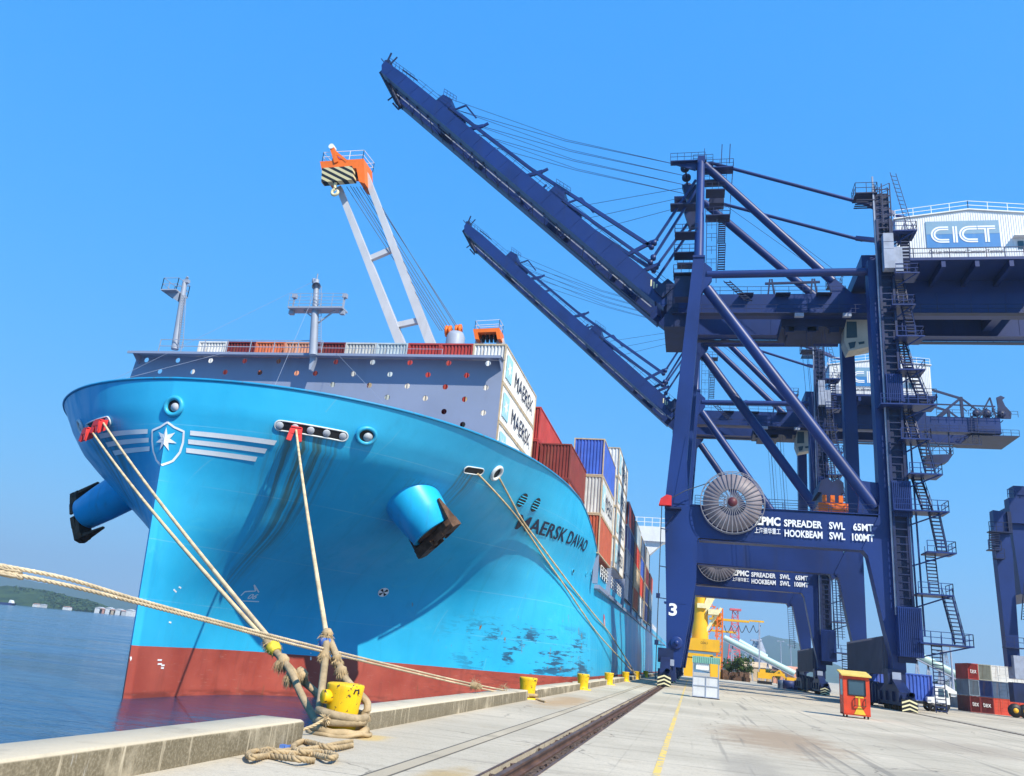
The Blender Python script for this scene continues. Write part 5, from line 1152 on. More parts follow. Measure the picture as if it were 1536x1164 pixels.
    b_.rail([(-4.8, 107.6, zt + .6), (.4, 107.6, zt + .6)], 1.3, .9, .035, 1); b_.build('apex_railing', D_, root); b_ = MB(); b_.rail([(.6, 107.6, zt - .8), (4.6, 107.6, zt - .8), (4.6, 118.6, zt - .8)], 1.3, .9, .035, 1); b_.rail([(-1.4, 110, 77.2), (1.6, 110, 77.2), (1.6, 112, 77.2), (-1.4, 112, 77.2)], 1.3, .8, .035, 1, True); b_.lim(-1.4, 1.6, 110, 112, 77, 77.2)
    for x in (2.8, 4.0): b_.beam((x, 108, zt), (x + .1, 108, zt + 3.4), .12, .12)
    b_.beam((.3, 110, 77), (.3, 110, 79.6), .08, .08); b_.build('apex_railing', D_, root); b_ = MB(); b_.lim(.6, 3.4, 107.6, 110.0, 70.6, 70.75); b_.rail([(.6, 107.6, 70.7), (3.4, 107.6, 70.7), (3.4, 110, 70.7)], 1.2, .8, .035, 1); b_.build('apex_platform', D_, root); b_ = MB(); b_.lim(-4.6, -.8, 107.8, 110, 68.4, 68.6); b_.build('apex_platform', D_, root); b_ = MB(); b_.lim(-3.6, -.6, 117, 119, 63.2, 63.4); b_.rail([(-3.6, 117, 63.4), (-.6, 117, 63.4)], 1.2, .8, .035, 1)
    b_.build('apex_platform', D_, root)
    for k in range(4): b_ = MB(); b_.lathe([(.2, 0), (.7, .05), (.6, .2), (.7, .35), (.2, .4)], (-2.6 + .2 * k, 109 + 2.6 * k, zt + .2), 16, (0, 1, 0)); b_.build('apex_sheave', D_, root)
    b_ = MB(); b_.beam((-2.6, 108, zt + .2), (-2.0, 118.4, zt + .2), .25, .25); b_.build('sheave_shaft', D_, root)
    b_ = MB(); b_.prism([(-3.0, 110, 73.2), (-.7, 110, 73.2), (-.7, 110, 69.4), (-1.8, 110, 69.2)], (0, 1.2, 0)); b_.prism([(-3.0, 116, 73.2), (-.7, 116, 73.2), (-.7, 116, 69.4), (-1.8, 116, 69.2)], (0, 1.2, 0)); b_.lim(.3, 3.6, 108.2, 110, 72.6, 72.8); b_.rail([(.3, 108.2, 72.8), (3.6, 108.2, 72.8)], 1.2, .8, .035, 1); b_.lim(1.2, 3.4, 112, 114, 71.0, 73.0); b_.build('apex_platform', D_, root)
    # ladder tower beside the upper leg
    b_ = MB()
    for z0, z1, xa_ in ((55, 59.5, 1.6), (59.5, 63.5, 1.6)):
        for s_ in (-.45, .45): b_.beam((xa_ + 1.2 + s_, 104, z0), (xa_ + 1.4 + s_, 104, z1), .08, .08)
        for k in range(12): z = z0 + (z1 - z0) * k / 12; b_.lim(xa_ + .8, xa_ + 1.8, 103.8, 104.1, z, z + .07)
    b_.lim(.6, 4.0, 103, 105, 63.5, 63.65); b_.rail([(.6, 103, 63.6), (4.0, 103, 63.6), (4.0, 105, 63.6)], 1.2, .9, .04, 1)
    for z in (54.0, 57.2, 60.4): b_.lim(-3.6, -.4, 102.2, 104.5, z, z + .14); b_.rail([(-3.6, 102.2, z), (-.4, 102.2, z)], 1.3, 1.0, .04, 1); b_.rail([(-3.6, 102.2, z), (-3.6, 104.5, z)], 1.3, 1.0, .04, 1)
    b_.lim(-3.4, -1.0, 102.6, 104.6, 50.6, 53.8)
    for x in (-3.4, -2.2, -1.0): b_.beam((x, 103, 50.6), (x, 103, 54), .1, .1)
    for x in (.8, 2.2): b_.beam((x, 103.3, 53), (x, 103.3, 63), .1, .1)
    for z in (55.5, 57.5, 59.5, 61.5): b_.rail([(.8, 103.3, z), (2.2, 103.3, z)], 1.2, .7, .03, 1)
    b_.beam((3.2, 103.5, 53.4), (6.2, 103.5, 50.3), .1, .1); b_.beam((4.0, 103.5, 53.4), (7.0, 103.5, 50.3), .1, .1)
    for k in range(9): b_.lim(3.3 + k * .34, 4.3 + k * .34, 103.4, 103.6, 53.1 - k * .34, 53.18 - k * .34)
    b_.build('ladder_tower', D_, root)
    b_ = MB()
    for k in range(4):
        y = 110 + k * 2.2; b_.path([bp(52 - k * .8, 2.6 - .1 * k, y), bp(52 - k * .8, 2.4, y).lerp(Vector((-2.4, 109.2 + 2.6 * k, 75.9)), .5) - Vector((0, 0, .7)), Vector((-2.4, 109.2 + 2.6 * k, 75.9))], .045, 5)
        b_.path([bp(57.6 - k * .8, 2.6 - .1 * k, y + .2), bp(52 - k * .8, 2.4, y).lerp(Vector((-2.4, 109.2 + 2.6 * k, 75.9)), .5) - Vector((0, 0, .4)), Vector((-2.3, 109.4 + 2.6 * k, 76.0))], .04, 5)
    for k in range(3): y = 110 + k * 2.6; b_.tube(bp(22.5 - k * 1.1, 2.6, y), (-2.0, 110.4 + 2.6 * k, 73.0), .04, .04, 5)
    b_.tube((3, 110, 73), (20, 110, 57), .035, .035, 5); b_.tube((3, 115, 73), (22, 115, 56.5), .035, .035, 5)
    b_.build('hoist_rope', M['wire'], root)
    # --- trolley with driver's cab, spreader on its ropes
    b_ = MB(); b_.lim(11.5, 20.5, GN + .9, GF - .9, 49.6, 51.0); b_.lim(12.5, 16.5, GN + 1, GF - 1, 49.0, 49.6)
    for x in (12, 15, 18): b_.lim(x, x + 1.2, GN + 1.0, GN + 2.2, 48.8, 50.8); b_.lathe([(.1, 0), (.8, 0), (.8, .3), (.1, .3)], (x + .3, GN + 1.1, 50.0), 14, (0, 1, 0))
    b_.build('trolley', D_, root)
    cb0 = empty('driver_cab', (20.2, 112, 48), root); yc = 110.4; cs = 1.1
    b_ = MB(); b_.prism([(x + cs, yc, z) for x, z in ((18.8, 49.4), (19.1, 50.6), (23.0, 50.6), (23.0, 47.3), (22.2, 46.6), (19.2, 45.9), (18.7, 47.4))], (0, 2.6, 0)); b_.build('cab_body', M['beige'], cb0)
    b_ = MB(); b_.prism([(x + cs, yc - .02, z) for x, z in ((19.1, 50.3), (20.4, 50.3), (20.4, 47.9), (19.0, 47.8))], (0, -.03, 0)); b_.prism([(x + cs, yc - .02, z) for x, z in ((19.2, 47.1), (20.2, 47.3), (20.0, 46.4), (19.4, 46.2))], (0, -.03, 0)); b_.prism([(x + cs, yc - .02, z) for x, z in ((20.5, 47.2), (21.3, 47.35), (21.3, 47.0), (20.6, 46.85))], (0, -.03, 0)); b_.build('window', M['glass'], cb0)
    b_ = MB(); b_.lim(13.0, 14.2, GN - 1.8, GN - 1.2, 50.0, 50.5); b_.lim(19.3, 20.4, GN - 1.8, GN - 1.2, 50.0, 50.5); b_.build('floodlight', M['galv'], cb0)
    sp0 = empty('spreader', (17.2, 113.5, 23), root); ys = 113.5
    b_ = MB(); b_.lim(15.7, 18.9, ys - 5, ys + 5, 23.2, 24.1); b_.lim(15.5, 19.1, ys - 5.3, ys - 4.7, 23.0, 24.0); b_.lim(15.5, 19.1, ys + 4.7, ys + 5.3, 23.0, 24.0)
    for x in (16, 17, 18): b_.lim(x, x + .5, ys - 5.4, ys - 4.9, 24.1, 25.0)
    b_.build('spreader_frame', M['orange'], sp0)
    b_ = MB(); b_.prism([(15.8, ys - 3.2, 25.8), (16.2, ys - 3.2, 27.4), (17.0, ys - 3.2, 27.8), (17.6, ys - 3.2, 27.3), (18.4, ys - 3.2, 27.7), (19.0, ys - 3.2, 27.2), (19.0, ys - 3.2, 25.8)], (0, 6, 0)); b_.lim(16.2, 18.6, ys - 3.4, ys + 3, 24.1, 25.8); b_.build('headblock', D_, sp0)
    b_ = MB()
    for x in (16.2, 16.8, 18.2, 18.7):
        for y in (ys - 2.5, ys + 2.5): b_.tube((x, y, 27.4), (x - 1.4, y, 50), .03, .03, 5)
    b_.build('spreader_rope', M['wire'], sp0)
    # --- cable reel on the portal front
    cr_ = empty('cable_reel', (4.4, YN - 2.2, 21.6), root); o = Vector((4.4, YN - 2.0, 21.65)); RR = 3.75
    b_ = MB(); b_.lathe([(1.62, 0), (3.45, 0), (3.45, .5), (1.62, .5), (1.62, 0)], o, 60, (0, 1, 0)); b_.build('wound_cable', M['cablecoil'], cr_)
    b_ = MB()
    for yy, n_ in ((-.14, 36), (.64, 18)):
        for k in range(n_):
            a = 2 * pi * k / n_; d_ = Vector((cos(a), 0, sin(a))); b_.beam(o + Vector((0, yy, 0)) + d_ * .55, o + Vector((0, yy, 0)) + d_ * RR, .075, .06, (0, 1, 0))
        b_.path([o + Vector((RR * cos(2 * pi * i / 60), yy, RR * sin(2 * pi * i / 60))) for i in range(60)], .05, 6, closed=True)
    b_.build('spoke', M['spoke'], cr_)
    b_ = MB(); b_.lathe([(0, -.4), (.42, -.4), (.48, -.2), (.62, -.15), (.62, .7)], o, 24, (0, 1, 0)); b_.build('hub', M['maroon_hub'], cr_)
    b_ = MB(); b_.lim(3.8, 5.0, YN - 1.9, YN - .8, 20.6, 22.2); b_.lim(3.0, 6.0, YN - 1.9, YN - .8, 20.0, 20.6); b_.build('gearbox', D_, cr_)
    b_ = MB(); b_.path([o + Vector((-RR * .72, .25, RR * .62)), Vector((-1.2, YN - 2.3, 22.7)), Vector((-3.2, YN - 2.2, 21.5)), Vector((-3.95, YN - 2.0, 20.9)), Vector((-4.0, YN - 2.0, .6))], .06, 6); b_.build('feed_cable', M['cable'], cr_)
    b_ = MB(); b_.prism([(-4.3, YN - 2.4, 20.8), (-4.1, YN - 2.4, 21.6), (-3.4, YN - 2.4, 22.1), (-2.8, YN - 2.4, 22.0), (-2.8, YN - 2.4, 20.8)], (0, .9, 0)); b_.build('cable_guide', M['red'], cr_)
    b_ = MB(); b_.lim(-3.6, -1.6, YN - 2.0, YN - 1.0, 20.5, 20.7); b_.beam((-2.0, YN - 1.5, 20.5), (-3.3, YN - 1.2, 18.6), .15, .15)
    b_.build('cable_bracket', D_, cr_)
    for z in (18.0, 13.5, 9.8, 4.5):
        b_ = MB(); b_.beam((-4.0, YN - 1.9, z), (-3.1, YN - 1.1, z), .1, .1)
        if z < 10: b_.lim(-4.25, -3.8, YN - 2.1, YN - 1.7, z - .05, z + .5)
        b_.build('cable_bracket', D_, cr_)
    # --- zigzag stairs on the landward side: (x, z) of landings bottom to top
    st = empty('staircase', (26.5, YN - 1.5, 0), root)
    land = [(25.9, .2), (26.2, 7.2), (28.6, 7.4), (27.3, 12.3), (26.0, 12.6), (26.2, 16.9), (27.5, 17.3), (26.5, 21.6), (25.9, 21.8), (25.3, 25.8), (26.9, 26.2), (25.8, 30.0), (25.0, 30.3), (24.6, 34.2), (26.9, 34.6), (25.2, 38.6), (24.9, 39), (24.5, 43.0), (26.0, 43.3), (25.0, 47.2), (24.8, 47.5), (24.7, 51.5), (25.6, 52), (25.4, 56.5), (26.0, 58.0)]
    for i, ((x0, z0), (x1, z1)) in enumerate(zip(land, land[1:])):
        if z1 - z0 < 1: continue
        ya, yb = (YN - 2.3, YN - .9) if (i // 2) % 2 == 0 else (YN - .9, YN - 2.3)
        b_ = MB(); A = Vector((x0, ya, z0)); B = Vector((x1, yb, z1)); n_ = max(4, int((z1 - z0) / .38))
        for k in range(n_): q = A.lerp(B, (k + .5) / n_); b_.box(q, (1.0, .36, .10))
        for s_ in (-.52, .52):
            b_.beam(A + Vector((s_, 0, 0)), B + Vector((s_, 0, 0)), .10, .26); b_.beam(A + Vector((s_, 0, 1.0)), B + Vector((s_, 0, 1.0)), .055, .055)
            for k in range(5): q = A.lerp(B, k / 4) + Vector((s_, 0, 0)); b_.beam(q, q + Vector((0, 0, 1.0)), .05, .05)
        b_.build('flight', D_, st)
    for (x, z, wl_, wr_) in ((27.0, 7.25, 2.9, 2.4), (26.4, 12.45, 2.2, 1.4), (26.6, 17.1, 1.2, 1.8), (25.4, 21.7, 3.2, 2.6), (26.1, 26.0, 2.0, 1.5), (25.2, 30.15, 1.8, 1.5), (25.0, 34.4, 3.6, 2.6), (25.2, 38.8, 1.6, 1.4), (25.2, 43.15, 1.6, 1.6), (24.8, 47.35, 1.5, 1.2), (25.1, 51.7, 1.2, 1.6), (25.5, 57.7, 1.5, 1.3)):
        b_ = MB(); b_.lim(x - wl_, x + wr_, YN - 3.0, YN - .2, z - .16, z); b_.rail([(x - wl_ + .05, YN - 2.95, z), (x + wr_ - .05, YN - 2.95, z), (x + wr_ - .05, YN - .25, z)], 1.2, 1.0, .04, 1); b_.beam((x + wr_ - .2, YN - 2.9, z - .1), (23.2, YN - .9, z - 1.9), .14, .14); b_.build('landing', C_, st)
    b_ = MB()
    for x in (24.55, 25.15): b_.beam((x, YN - .7, 8), (x - .3, YN - .7, 46), .16, .22)
    b_.build('stair_post', C_, st)
    # inner ladder between the landside legs, small lights
    b_ = MB()
    for x in (20.4, 21.3): b_.beam((x - .8, YF - 2, 8), (x - 1.2, YF - 2, 17), .08, .08)
    for k in range(24): b_.lim(19.3 + .015 * k, 20.5 + .015 * k, YF - 2.05, YF - 1.95, 16.8 - .37 * k, 16.86 - .37 * k)
    b_.build('inner_ladder', D_, root)
    return root
M['signblue'] = paint('sign_blue', (.025, .20, .50), .5, .06, (.3, .4, .5), .15, .6)
M['signgrey'] = paint('sign_grey_blue', (.17, .32, .46), .5, .06, (.35, .4, .45), .2, .6)
M['maroon_hub'] = paint('hub_maroon', (.10, .018, .03), .5); M['spoke'] = paint('reel_spoke', (.22, .22, .26), .5)
cc = NT('cable_coil'); p = cc.obj(); x, y, z = cc.sep(p); n = cc.noise(p, .6, 4)
M['cablecoil'] = cc.fin(cc.mix(cc.ss(n, .3, .7), (.17, .145, .175), (.26, .225, .25)), .55)
GC = gantry('3'); tag(GC, 'nearer dark blue gantry crane with raised boom and figure 3 on its leg', 'gantry crane', 'blue gantry cranes on the quay')
G2C = copy_tree(GC); G2C.location = Vector((9.5, 113.5 + 56.5, 0)); G2C['label'] = 'farther dark blue container gantry crane seen through the legs of the one marked 3'
for o in [q for q in COL.objects if q.name.startswith('number') and q.parent and q.parent.parent == G2C]: bpy.data.objects.remove(o)
# ------------------------------------------------------------------ mooring lines
def rope_mat(name, c, sc):
    t = NT(name); p = t.obj(); n = t.noise(p, sc, 4, .6); m = t.noise(p, sc * 6, 3, .7)
    col = t.mix(t.ss(n, .3, .7), tuple(x * .72 for x in c), tuple(min(1, x * 1.15) for x in c)); col = t.mix(t.mul(t.ss(m, .55, .75), .5), col, tuple(x * .4 for x in c))
    t.bump(m, .5, .02); return t.fin(col, .9, 0, .15)
M['rope'] = rope_mat('mooring_rope', (.68, .52, .31), 1.2); M['oldrope'] = rope_mat('weathered_rope', (.42, .31, .18), 2.5); M['strand'] = rope_mat('rope_strand', (.62, .50, .34), 1.2)
M['sleeve'] = rope_mat('rope_sleeve', (.38, .29, .18), 3.2); M['yellowtape'] = rope_mat('yellow_binding', (.72, .55, .06), 3); M['bluetape'] = rope_mat('blue_binding', (.10, .20, .55), 3)
def dens(pts, n):
    pts = [Vector(p) for p in pts]; L_ = [0]
    for a, c in zip(pts, pts[1:]): L_.append(L_[-1] + (c - a).length)
    out = []
    for k in range(n + 1):
        s_ = L_[-1] * k / n; i = max(j for j in range(len(pts)) if L_[j] <= s_ + 1e-9); i = min(i, len(pts) - 2)
        u_ = (s_ - L_[i]) / max(1e-9, L_[i + 1] - L_[i])
        p0_, p1_, p2_, p3_ = pts[max(i - 1, 0)], pts[i], pts[i + 1], pts[min(i + 2, len(pts) - 1)]
        out.append(.5 * ((2 * p1_) + (p2_ - p0_) * u_ + (2 * p0_ - 5 * p1_ + 4 * p2_ - p3_) * u_ ** 2 + (3 * p1_ - p0_ - 3 * p2_ + p3_) * u_ ** 3))
    return out
def twist(mb, pts, r, pitch, strands=3, n=6):
    """laid rope: strands wound round each other"""
    pts = [Vector(p) for p in pts]; s_ = 0; frames = []; x = None
    for i, p in enumerate(pts):
        t = (pts[min(i + 1, len(pts) - 1)] - pts[max(i - 1, 0)]).normalized()
        if x is None: x = t.cross(Vector((0, 0, 1))).normalized()
        x = (x - t * x.dot(t)).normalized(); frames.append((p, x, t.cross(x), s_))
        if i + 1 < len(pts): s_ += (pts[i + 1] - p).length
    for k in range(strands):
        mb.path([p + (x * cos(2 * pi * (s_ / pitch + k / strands)) + y * sin(2 * pi * (s_ / pitch + k / strands))) * r * .52 for p, x, y, s_ in frames], r * .56, n)
def fray(mb, c, rad, ln, n, down=.5, seed=1):
    rg = random.Random(seed); c = Vector(c)
    for _ in range(n):
        d = Vector((rg.gauss(0, 1), rg.gauss(0, 1), rg.gauss(0, 1))).normalized(); a = c + Vector((d.x, d.y, d.z)) * rad * rg.uniform(.5, 1)
        e = a + (d * .8 + Vector((0, 0, -down))).normalized() * ln * rg.uniform(.4, 1); w_ = rg.uniform(.005, .013)
        mb.path([a, a.lerp(e, .5) + d * .03, e], [w_, w_ * .8, w_ * .3], 4)
def lump(mb, a, b2, r, n=7, seed=3):
    rg = random.Random(seed); a = Vector(a); b2 = Vector(b2); pts = [a.lerp(b2, i / n) for i in range(n + 1)]
    mb.path(pts, [r * (.55 if i in (0, n) else rg.uniform(.8, 1.25)) for i in range(n + 1)], 10)
BX, BYY = BOLS[0]
S0, S1 = HOLES['star_slot0'], HOLES['star_slot1']
gA = on_surf(snap(S0.lerp(S1, .55)) - Vector((0, 0, .35)), .4); gB = on_surf(snap(S0.lerp(S1, .98)), .35)
gC = on_surf(snap(HOLES['port_slot0'].lerp(HOLES['port_slot1'], .27)), .35)
K1 = onY(406, 966, 20.6); K2 = onY(490, 955, 20.0)
def sagline(a, b2, sag, n=14): return [Vector(a).lerp(Vector(b2), i / n) - Vector((0, 0, sag * 4 * (i / n) * (1 - i / n))) for i in range(n + 1)]
GL = 'pale mooring lines from the bow'
def line(pts, r, label, root_name='mooring_line', twisted=False, group=GL, mat='rope'):
    b_ = MB()
    if twisted: twist(b_, dens(pts, 260), r, r * 9)
    else: b_.path(pts, r, 8)
    return tag(at_origin(b_, pts[0]).build(root_name, M[mat], None), label, 'rope', group)
def knot(parent, c, d, r, seed, tape):
    b_ = MB(); lump(b_, Vector(c) - d * r * 1.6, Vector(c) + d * r * 1.6, r, 7, seed); fray(b_, c, r * .9, r * 1.3, 150, .6, seed); fray(b_, Vector(c) + d * r * 1.2, r * .8, r * 1.2, 70, .5, seed + 9); b_.build('frayed_splice', M['oldrope'], parent)
    b_ = MB(); b_.path([Vector(c) + d * r * u_ for u_ in (.0, .7, 1.5, 2.3)], [r * .9, r * 1.3, r * 1.25, r * .9], 12); b_.build('binding', M[tape], parent)
dn = Vector((.35, -.1, -.9)).normalized()
l1 = line(sagline(gA, K1 + Vector((-.05, 0, 0)), .25), .066, 'left of the two lines from the far bow opening to the nearest post')
l2 = line(sagline(gB, K1 + Vector((.05, 0, .05)), .2), .066, 'right of the two far bow lines, with yellow binding above the nearest post')
l3 = line(sagline(gC, K2, .15), .07, 'single line from the wide bow opening down to the nearest post, with blue binding')
knot(l2, K1, (onY(430, 1000, 20.3) - K1).normalized(), .15, 5, 'yellowtape'); knot(l3, K2, Vector((0, -.05, -1)), .13, 8, 'bluetape')
# thick protected eyes of the lines looped round the first post
b_ = MB(); rE = .092
eyeA = [K1 + Vector((0, 0, -.05)), onY(432, 1000, 20.2), onY(452, 1042, 19.8), onY(472, 1078, 19.3)] + [Vector((BX + .54 * cos(a), BYY + .54 * sin(a), .30 + .03 * cos(a))) for a in np.linspace(pi * 1.15, pi * 2.35, 9)] + [Vector((BX + .5, BYY + .4, .42)), onY(497, 1058, 20.4), onY(470, 1035, 20.5), onY(440, 1008, 20.6), K1 + Vector((.05, .05, -.1))]
b_.path(dens(eyeA, 60), rE, 10); b_.build('rope_eye', M['sleeve'], l2)
b_ = MB(); eyeB = [K2, onY(488, 985, 19.7), onY(483, 1030, 19.2), onY(479, 1062, 18.75)] + [Vector((BX + .55 * cos(a), BYY + .55 * sin(a), .45 - .05 * sin(a * 1.3))) for a in np.linspace(pi * 1.2, pi * 2.25, 9)] + [Vector((BX + .42, BYY + .45, .7)), onY(518, 1018, 19.6), onY(505, 985, 19.9), K2 + Vector((.06, .05, -.05))]
b_.path(dens(eyeB, 60), rE, 10); b_.build('rope_eye', M['sleeve'], l3)
b_ = MB()
for c, s_ in ((onY(425, 990, 20.3), 11), (onY(438, 1012, 20.2), 12), (onY(452, 1010, 20.4), 14)): lump(b_, c + Vector((-.1, 0, .12)), c + Vector((.1, 0, -.12)), .13, 5, s_); fray(b_, c, .12, .34, 220, 1.8, s_)
b_.build('frayed_splice', M['oldrope'], l2)
b_ = MB()
for c, s_ in ((onY(486, 985, 19.7), 21), (onY(506, 990, 19.8), 22), (onY(512, 1008, 19.6), 23)): lump(b_, c + Vector((-.05, 0, .14)), c + Vector((.05, 0, -.14)), .115, 5, s_); fray(b_, c, .10, .17, 140, .9, s_)
b_.build('frayed_splice', M['oldrope'], l3)
# coils at the foot of the post and loose end on the ground
b_ = MB(); rg = random.Random(4)
for k, (rr, z, th) in enumerate(((.58, .09, .10), (.60, .05, .06), (.70, .045, .045))):
    b_.path([Vector((BX + (rr + rg.uniform(-.03, .03)) * cos(a), BYY + (rr + rg.uniform(-.03, .03)) * sin(a), z + .025 * sin(a * 2 + k) + .02 * sin(a * 5 + 2 * k))) for a in np.linspace(0, 2 * pi, 40)[:-1]], th, 9, closed=True)
coil = at_origin(b_, (BX, BYY, 0)).build('rope_coil', M['oldrope']); tag(coil, 'heavy turns of rope wrapped round the foot of the nearest yellow post', 'rope')
b_ = MB(); fray(b_, (BX - .12, BYY - .64, .36), .07, .14, 60, .2, 31); twist(b_, dens([(BX - .12, BYY - .64, .36), (BX - .3, BYY - .85, .2), (BX - .62, BYY - 1.0, .06), (BX - .8, BYY - 1.15, .05)], 40), .035, .25); b_.build('lashing', M['rope'], coil)
b_ = MB()
def gz(px, py, z=.05): return onZ(px, py, z)
tw = [(528, 1118), (500, 1122), (478, 1117), (455, 1112), (440, 1120), (452, 1128), (480, 1128), (503, 1133), (495, 1137), (470, 1132), (440, 1130), (410, 1128), (385, 1127), (372, 1131), (380, 1136), (400, 1134), (425, 1136), (450, 1139), (470, 1141)]
twist(b_, dens([gz(x, y, .05 + .03 * (i % 3)) for i, (x, y) in enumerate(tw)], 200), .055, .36)
tw2 = [(528, 1112), (505, 1116), (485, 1120), (460, 1124), (430, 1126), (405, 1131), (392, 1128), (402, 1124), (420, 1128), (440, 1134)]
twist(b_, dens([gz(x, y, .06 + .02 * (i % 2)) for i, (x, y) in enumerate(tw2)], 140), .05, .34)
tag(at_origin(b_, gz(450, 1128)).build('rope_end', M['oldrope']), 'twisted rope end lying loose on the concrete by the kerb end', 'rope')
# long double line passing in front of the bow
e2 = BOLS[1]
def on_line(px, py, a=-9.75, bq=.036):
    r_ = ray(px, py); Y = a / (r_.x / r_.y - bq); return onY(px, py, Y)
up_ = [(-60, 834), (0, 848), (100, 868), (205, 899), (330, 933), (450, 964), (600, 1001), (700, 1024), (765, 1037)]
lo_ = [(-60, 847), (0, 858), (100, 878), (205, 904), (330, 937), (450, 969), (600, 1005), (700, 1028), (765, 1041)]
for pts_, l, dz in ((up_, 'upper strand of the long doubled rope crossing in front of the bow', 0), (lo_, 'lower strand of the long doubled rope crossing in front of the bow', 1)):
    P_ = [on_line(*q) for q in pts_]; d0 = (P_[0] - P_[1]).normalized()
    P_ = [P_[0] + d0 * 30 + Vector((0, 0, 2.2)), P_[0] + d0 * 12 + Vector((0, 0, .4))] + P_ + [Vector((e2[0] - .1 + .2 * dz, e2[1] - .55, .25))]
    b_ = MB(); twist(b_, dens(P_, 1000), .033, .32, 3, 6)
    o = tag(at_origin(b_, P_[-1]).build('mooring_line', M['strand']), l, 'rope', 'long doubled rope in the foreground')
b_ = MB(); c = on_line(712, 1028); fray(b_, c, .14, .3, 60, .4, 41); fray(b_, on_line(755, 1034), .16, .25, 60, .4, 42); lump(b_, on_line(705, 1027), on_line(722, 1030), .12, 5, 6); b_.path([Vector((e2[0] + .5 * cos(a), e2[1] + .5 * sin(a), .2)) for a in np.linspace(0, 2 * pi, 24)[:-1]], .08, 8, closed=True)
b_.path([on_line(770, 1038), onZ(800, 1047, .06), onZ(818, 1053, .04)], .05, 6)
b_.build('frayed_splice', M['oldrope'], o)
# pair of lines led aft along the shoulder
def hullpath(px_):
    out = []
    for q in px_:
        h_ = hull_hit(*q); out.append(on_surf(h_, .22) if h_ else None)
    return [q for q in out if q is not None]
ebol = Vector((BOLS[5][0] - .1, BOLS[5][1], .5))
for px_, l in (([(714, 708), (745, 741), (776, 777), (812, 832), (846, 882), (872, 921), (900, 958)], 'line from the oval shoulder opening led aft to a far post'), ([(746, 714), (764, 748), (781, 778), (817, 828), (852, 877), (888, 922), (915, 955)], 'line from the round shoulder opening led aft to a far post')):
    P_ = hullpath(px_); line(dens(P_ + [ebol], 40), .07, l, group='lines led aft along the shoulder')
# red chafing guards
def guard(c, rx, label):
    n_ = hull_n(snap(c)); t_ = Vector((0, 0, 1)).cross(n_).normalized(); c = Vector(c); b_ = MB(); up = Vector((0, 0, 1)); w_, h_, d_ = .31, .8, .5
    b_.beam(c - t_ * w_ + n_ * .1, c + t_ * w_ + n_ * .1, d_, .07, up)
    for s_ in (-1, 1):
        b_.prism([c + t_ * s_ * w_ - n_ * .15, c + t_ * s_ * w_ + n_ * .40, c + t_ * s_ * w_ * 1.15 + n_ * .35 - up * h_, c + t_ * s_ * w_ * 1.15 - n_ * .1 - up * h_ * .85], t_ * .06)
        b_.beam(c + t_ * s_ * (w_ - .12) + n_ * .40, c + t_ * s_ * (w_ + .0) + n_ * .42 - up * h_ * .9, .30, .04, n_)
    b_.beam(c - t_ * w_ + n_ * .42 - up * .12, c + t_ * w_ + n_ * .42 - up * .12, .05, .32, up)
    return tag(at_origin(b_, c).build('rope_guard', M['red']), label, 'rope guard', 'red guards on the bow lines')
guard(gA + Vector((0, 0, .1)), 0, 'lower of the two red guards at the far bow opening'); guard(gB + Vector((0, 0, .1)), 0, 'upper of the two red guards at the far bow opening'); guard(gC + Vector((0, 0, .1)), 0, 'red guard on the single line at the wide bow opening')
b_ = MB(); c = onZ(420, 1119, .03); b_.lim(c.x - .05, c.x + .1, c.y - .03, c.y + .1, .0, .06); b_.beam(c + Vector((.1, 0, 0)), c + Vector((.25, .1, .02)), .05, .05)
tag(at_origin(b_, c).build('plastic_scrap', M['bluetape']), 'small blue plastic scrap against the kerb by the loose rope', 'litter')
# ------------------------------------------------------------------ quayside things
# orange cabin
kx0, kx1, ky0, ky1 = 10.42, 12.15, 63.5, 65.1
k = empty('cabin', (11.3, 64.3, 0)); tag(k, 'orange steel operator cabin with a sloping yellow roof standing on the apron', 'cabin')
b_ = MB(); hF, hB = 2.72, 3.0; w0, w1, zA, zB = kx0 + .32, kx1 - .28, 1.5, 2.5
def fr(mb, x0, x1, z0, z1, y, th): mb.lim(x0, x1, y, y + th, z0, z1)
b_.lim(kx0, w0, ky0, ky0 + .06, .22, hF); b_.lim(w1, kx1, ky0, ky0 + .06, .22, hF); b_.lim(w0, w1, ky0, ky0 + .06, .22, zA); b_.lim(w0, w1, ky0, ky0 + .06, zB, hF)
b_.lim(kx0, kx0 + .05, ky0 + .06, ky1, .22, 1.45); b_.lim(kx0, kx0 + .05, ky0 + .06, ky0 + .35, 1.45, 2.5); b_.lim(kx0, kx0 + .05, ky1 - .25, ky1, 1.45, 2.5); b_.prism([(kx0, ky0 + .06, 2.5), (kx0, ky1, 2.5), (kx0, ky1, hB), (kx0, ky0 + .06, hF)], (.05, 0, 0))
b_.prism([(kx1 - .05, ky0 + .06, .22), (kx1 - .05, ky1, .22), (kx1 - .05, ky1, hB), (kx1 - .05, ky0 + .06, hF)], (.05, 0, 0)); b_.lim(kx0, kx1, ky1 - .05, ky1, .22, hB); b_.lim(kx0, kx1, ky0, ky1, .18, .26); b_.build('body', M['cabin'] if 'cabin' in M else paint('cabin_orange', (.60, .055, .018), .5, .12, (.12, .04, .03), .4, 1.2), k)
b_ = MB(); b_.prism([(kx0 - .12, ky0 - .18, hF + .02), (kx0 - .12, ky1 + .1, hB + .05), (kx0 - .12, ky1 + .1, hB + .14), (kx0 - .12, ky0 - .18, hF + .11)], (kx1 - kx0 + .24, 0, 0)); b_.build('roof', M['yroof'] if 'yroof' in M else paint('cabin_roof', (.72, .50, .12), .6, .12, (.35, .18, .05), .5, 1.5), k)
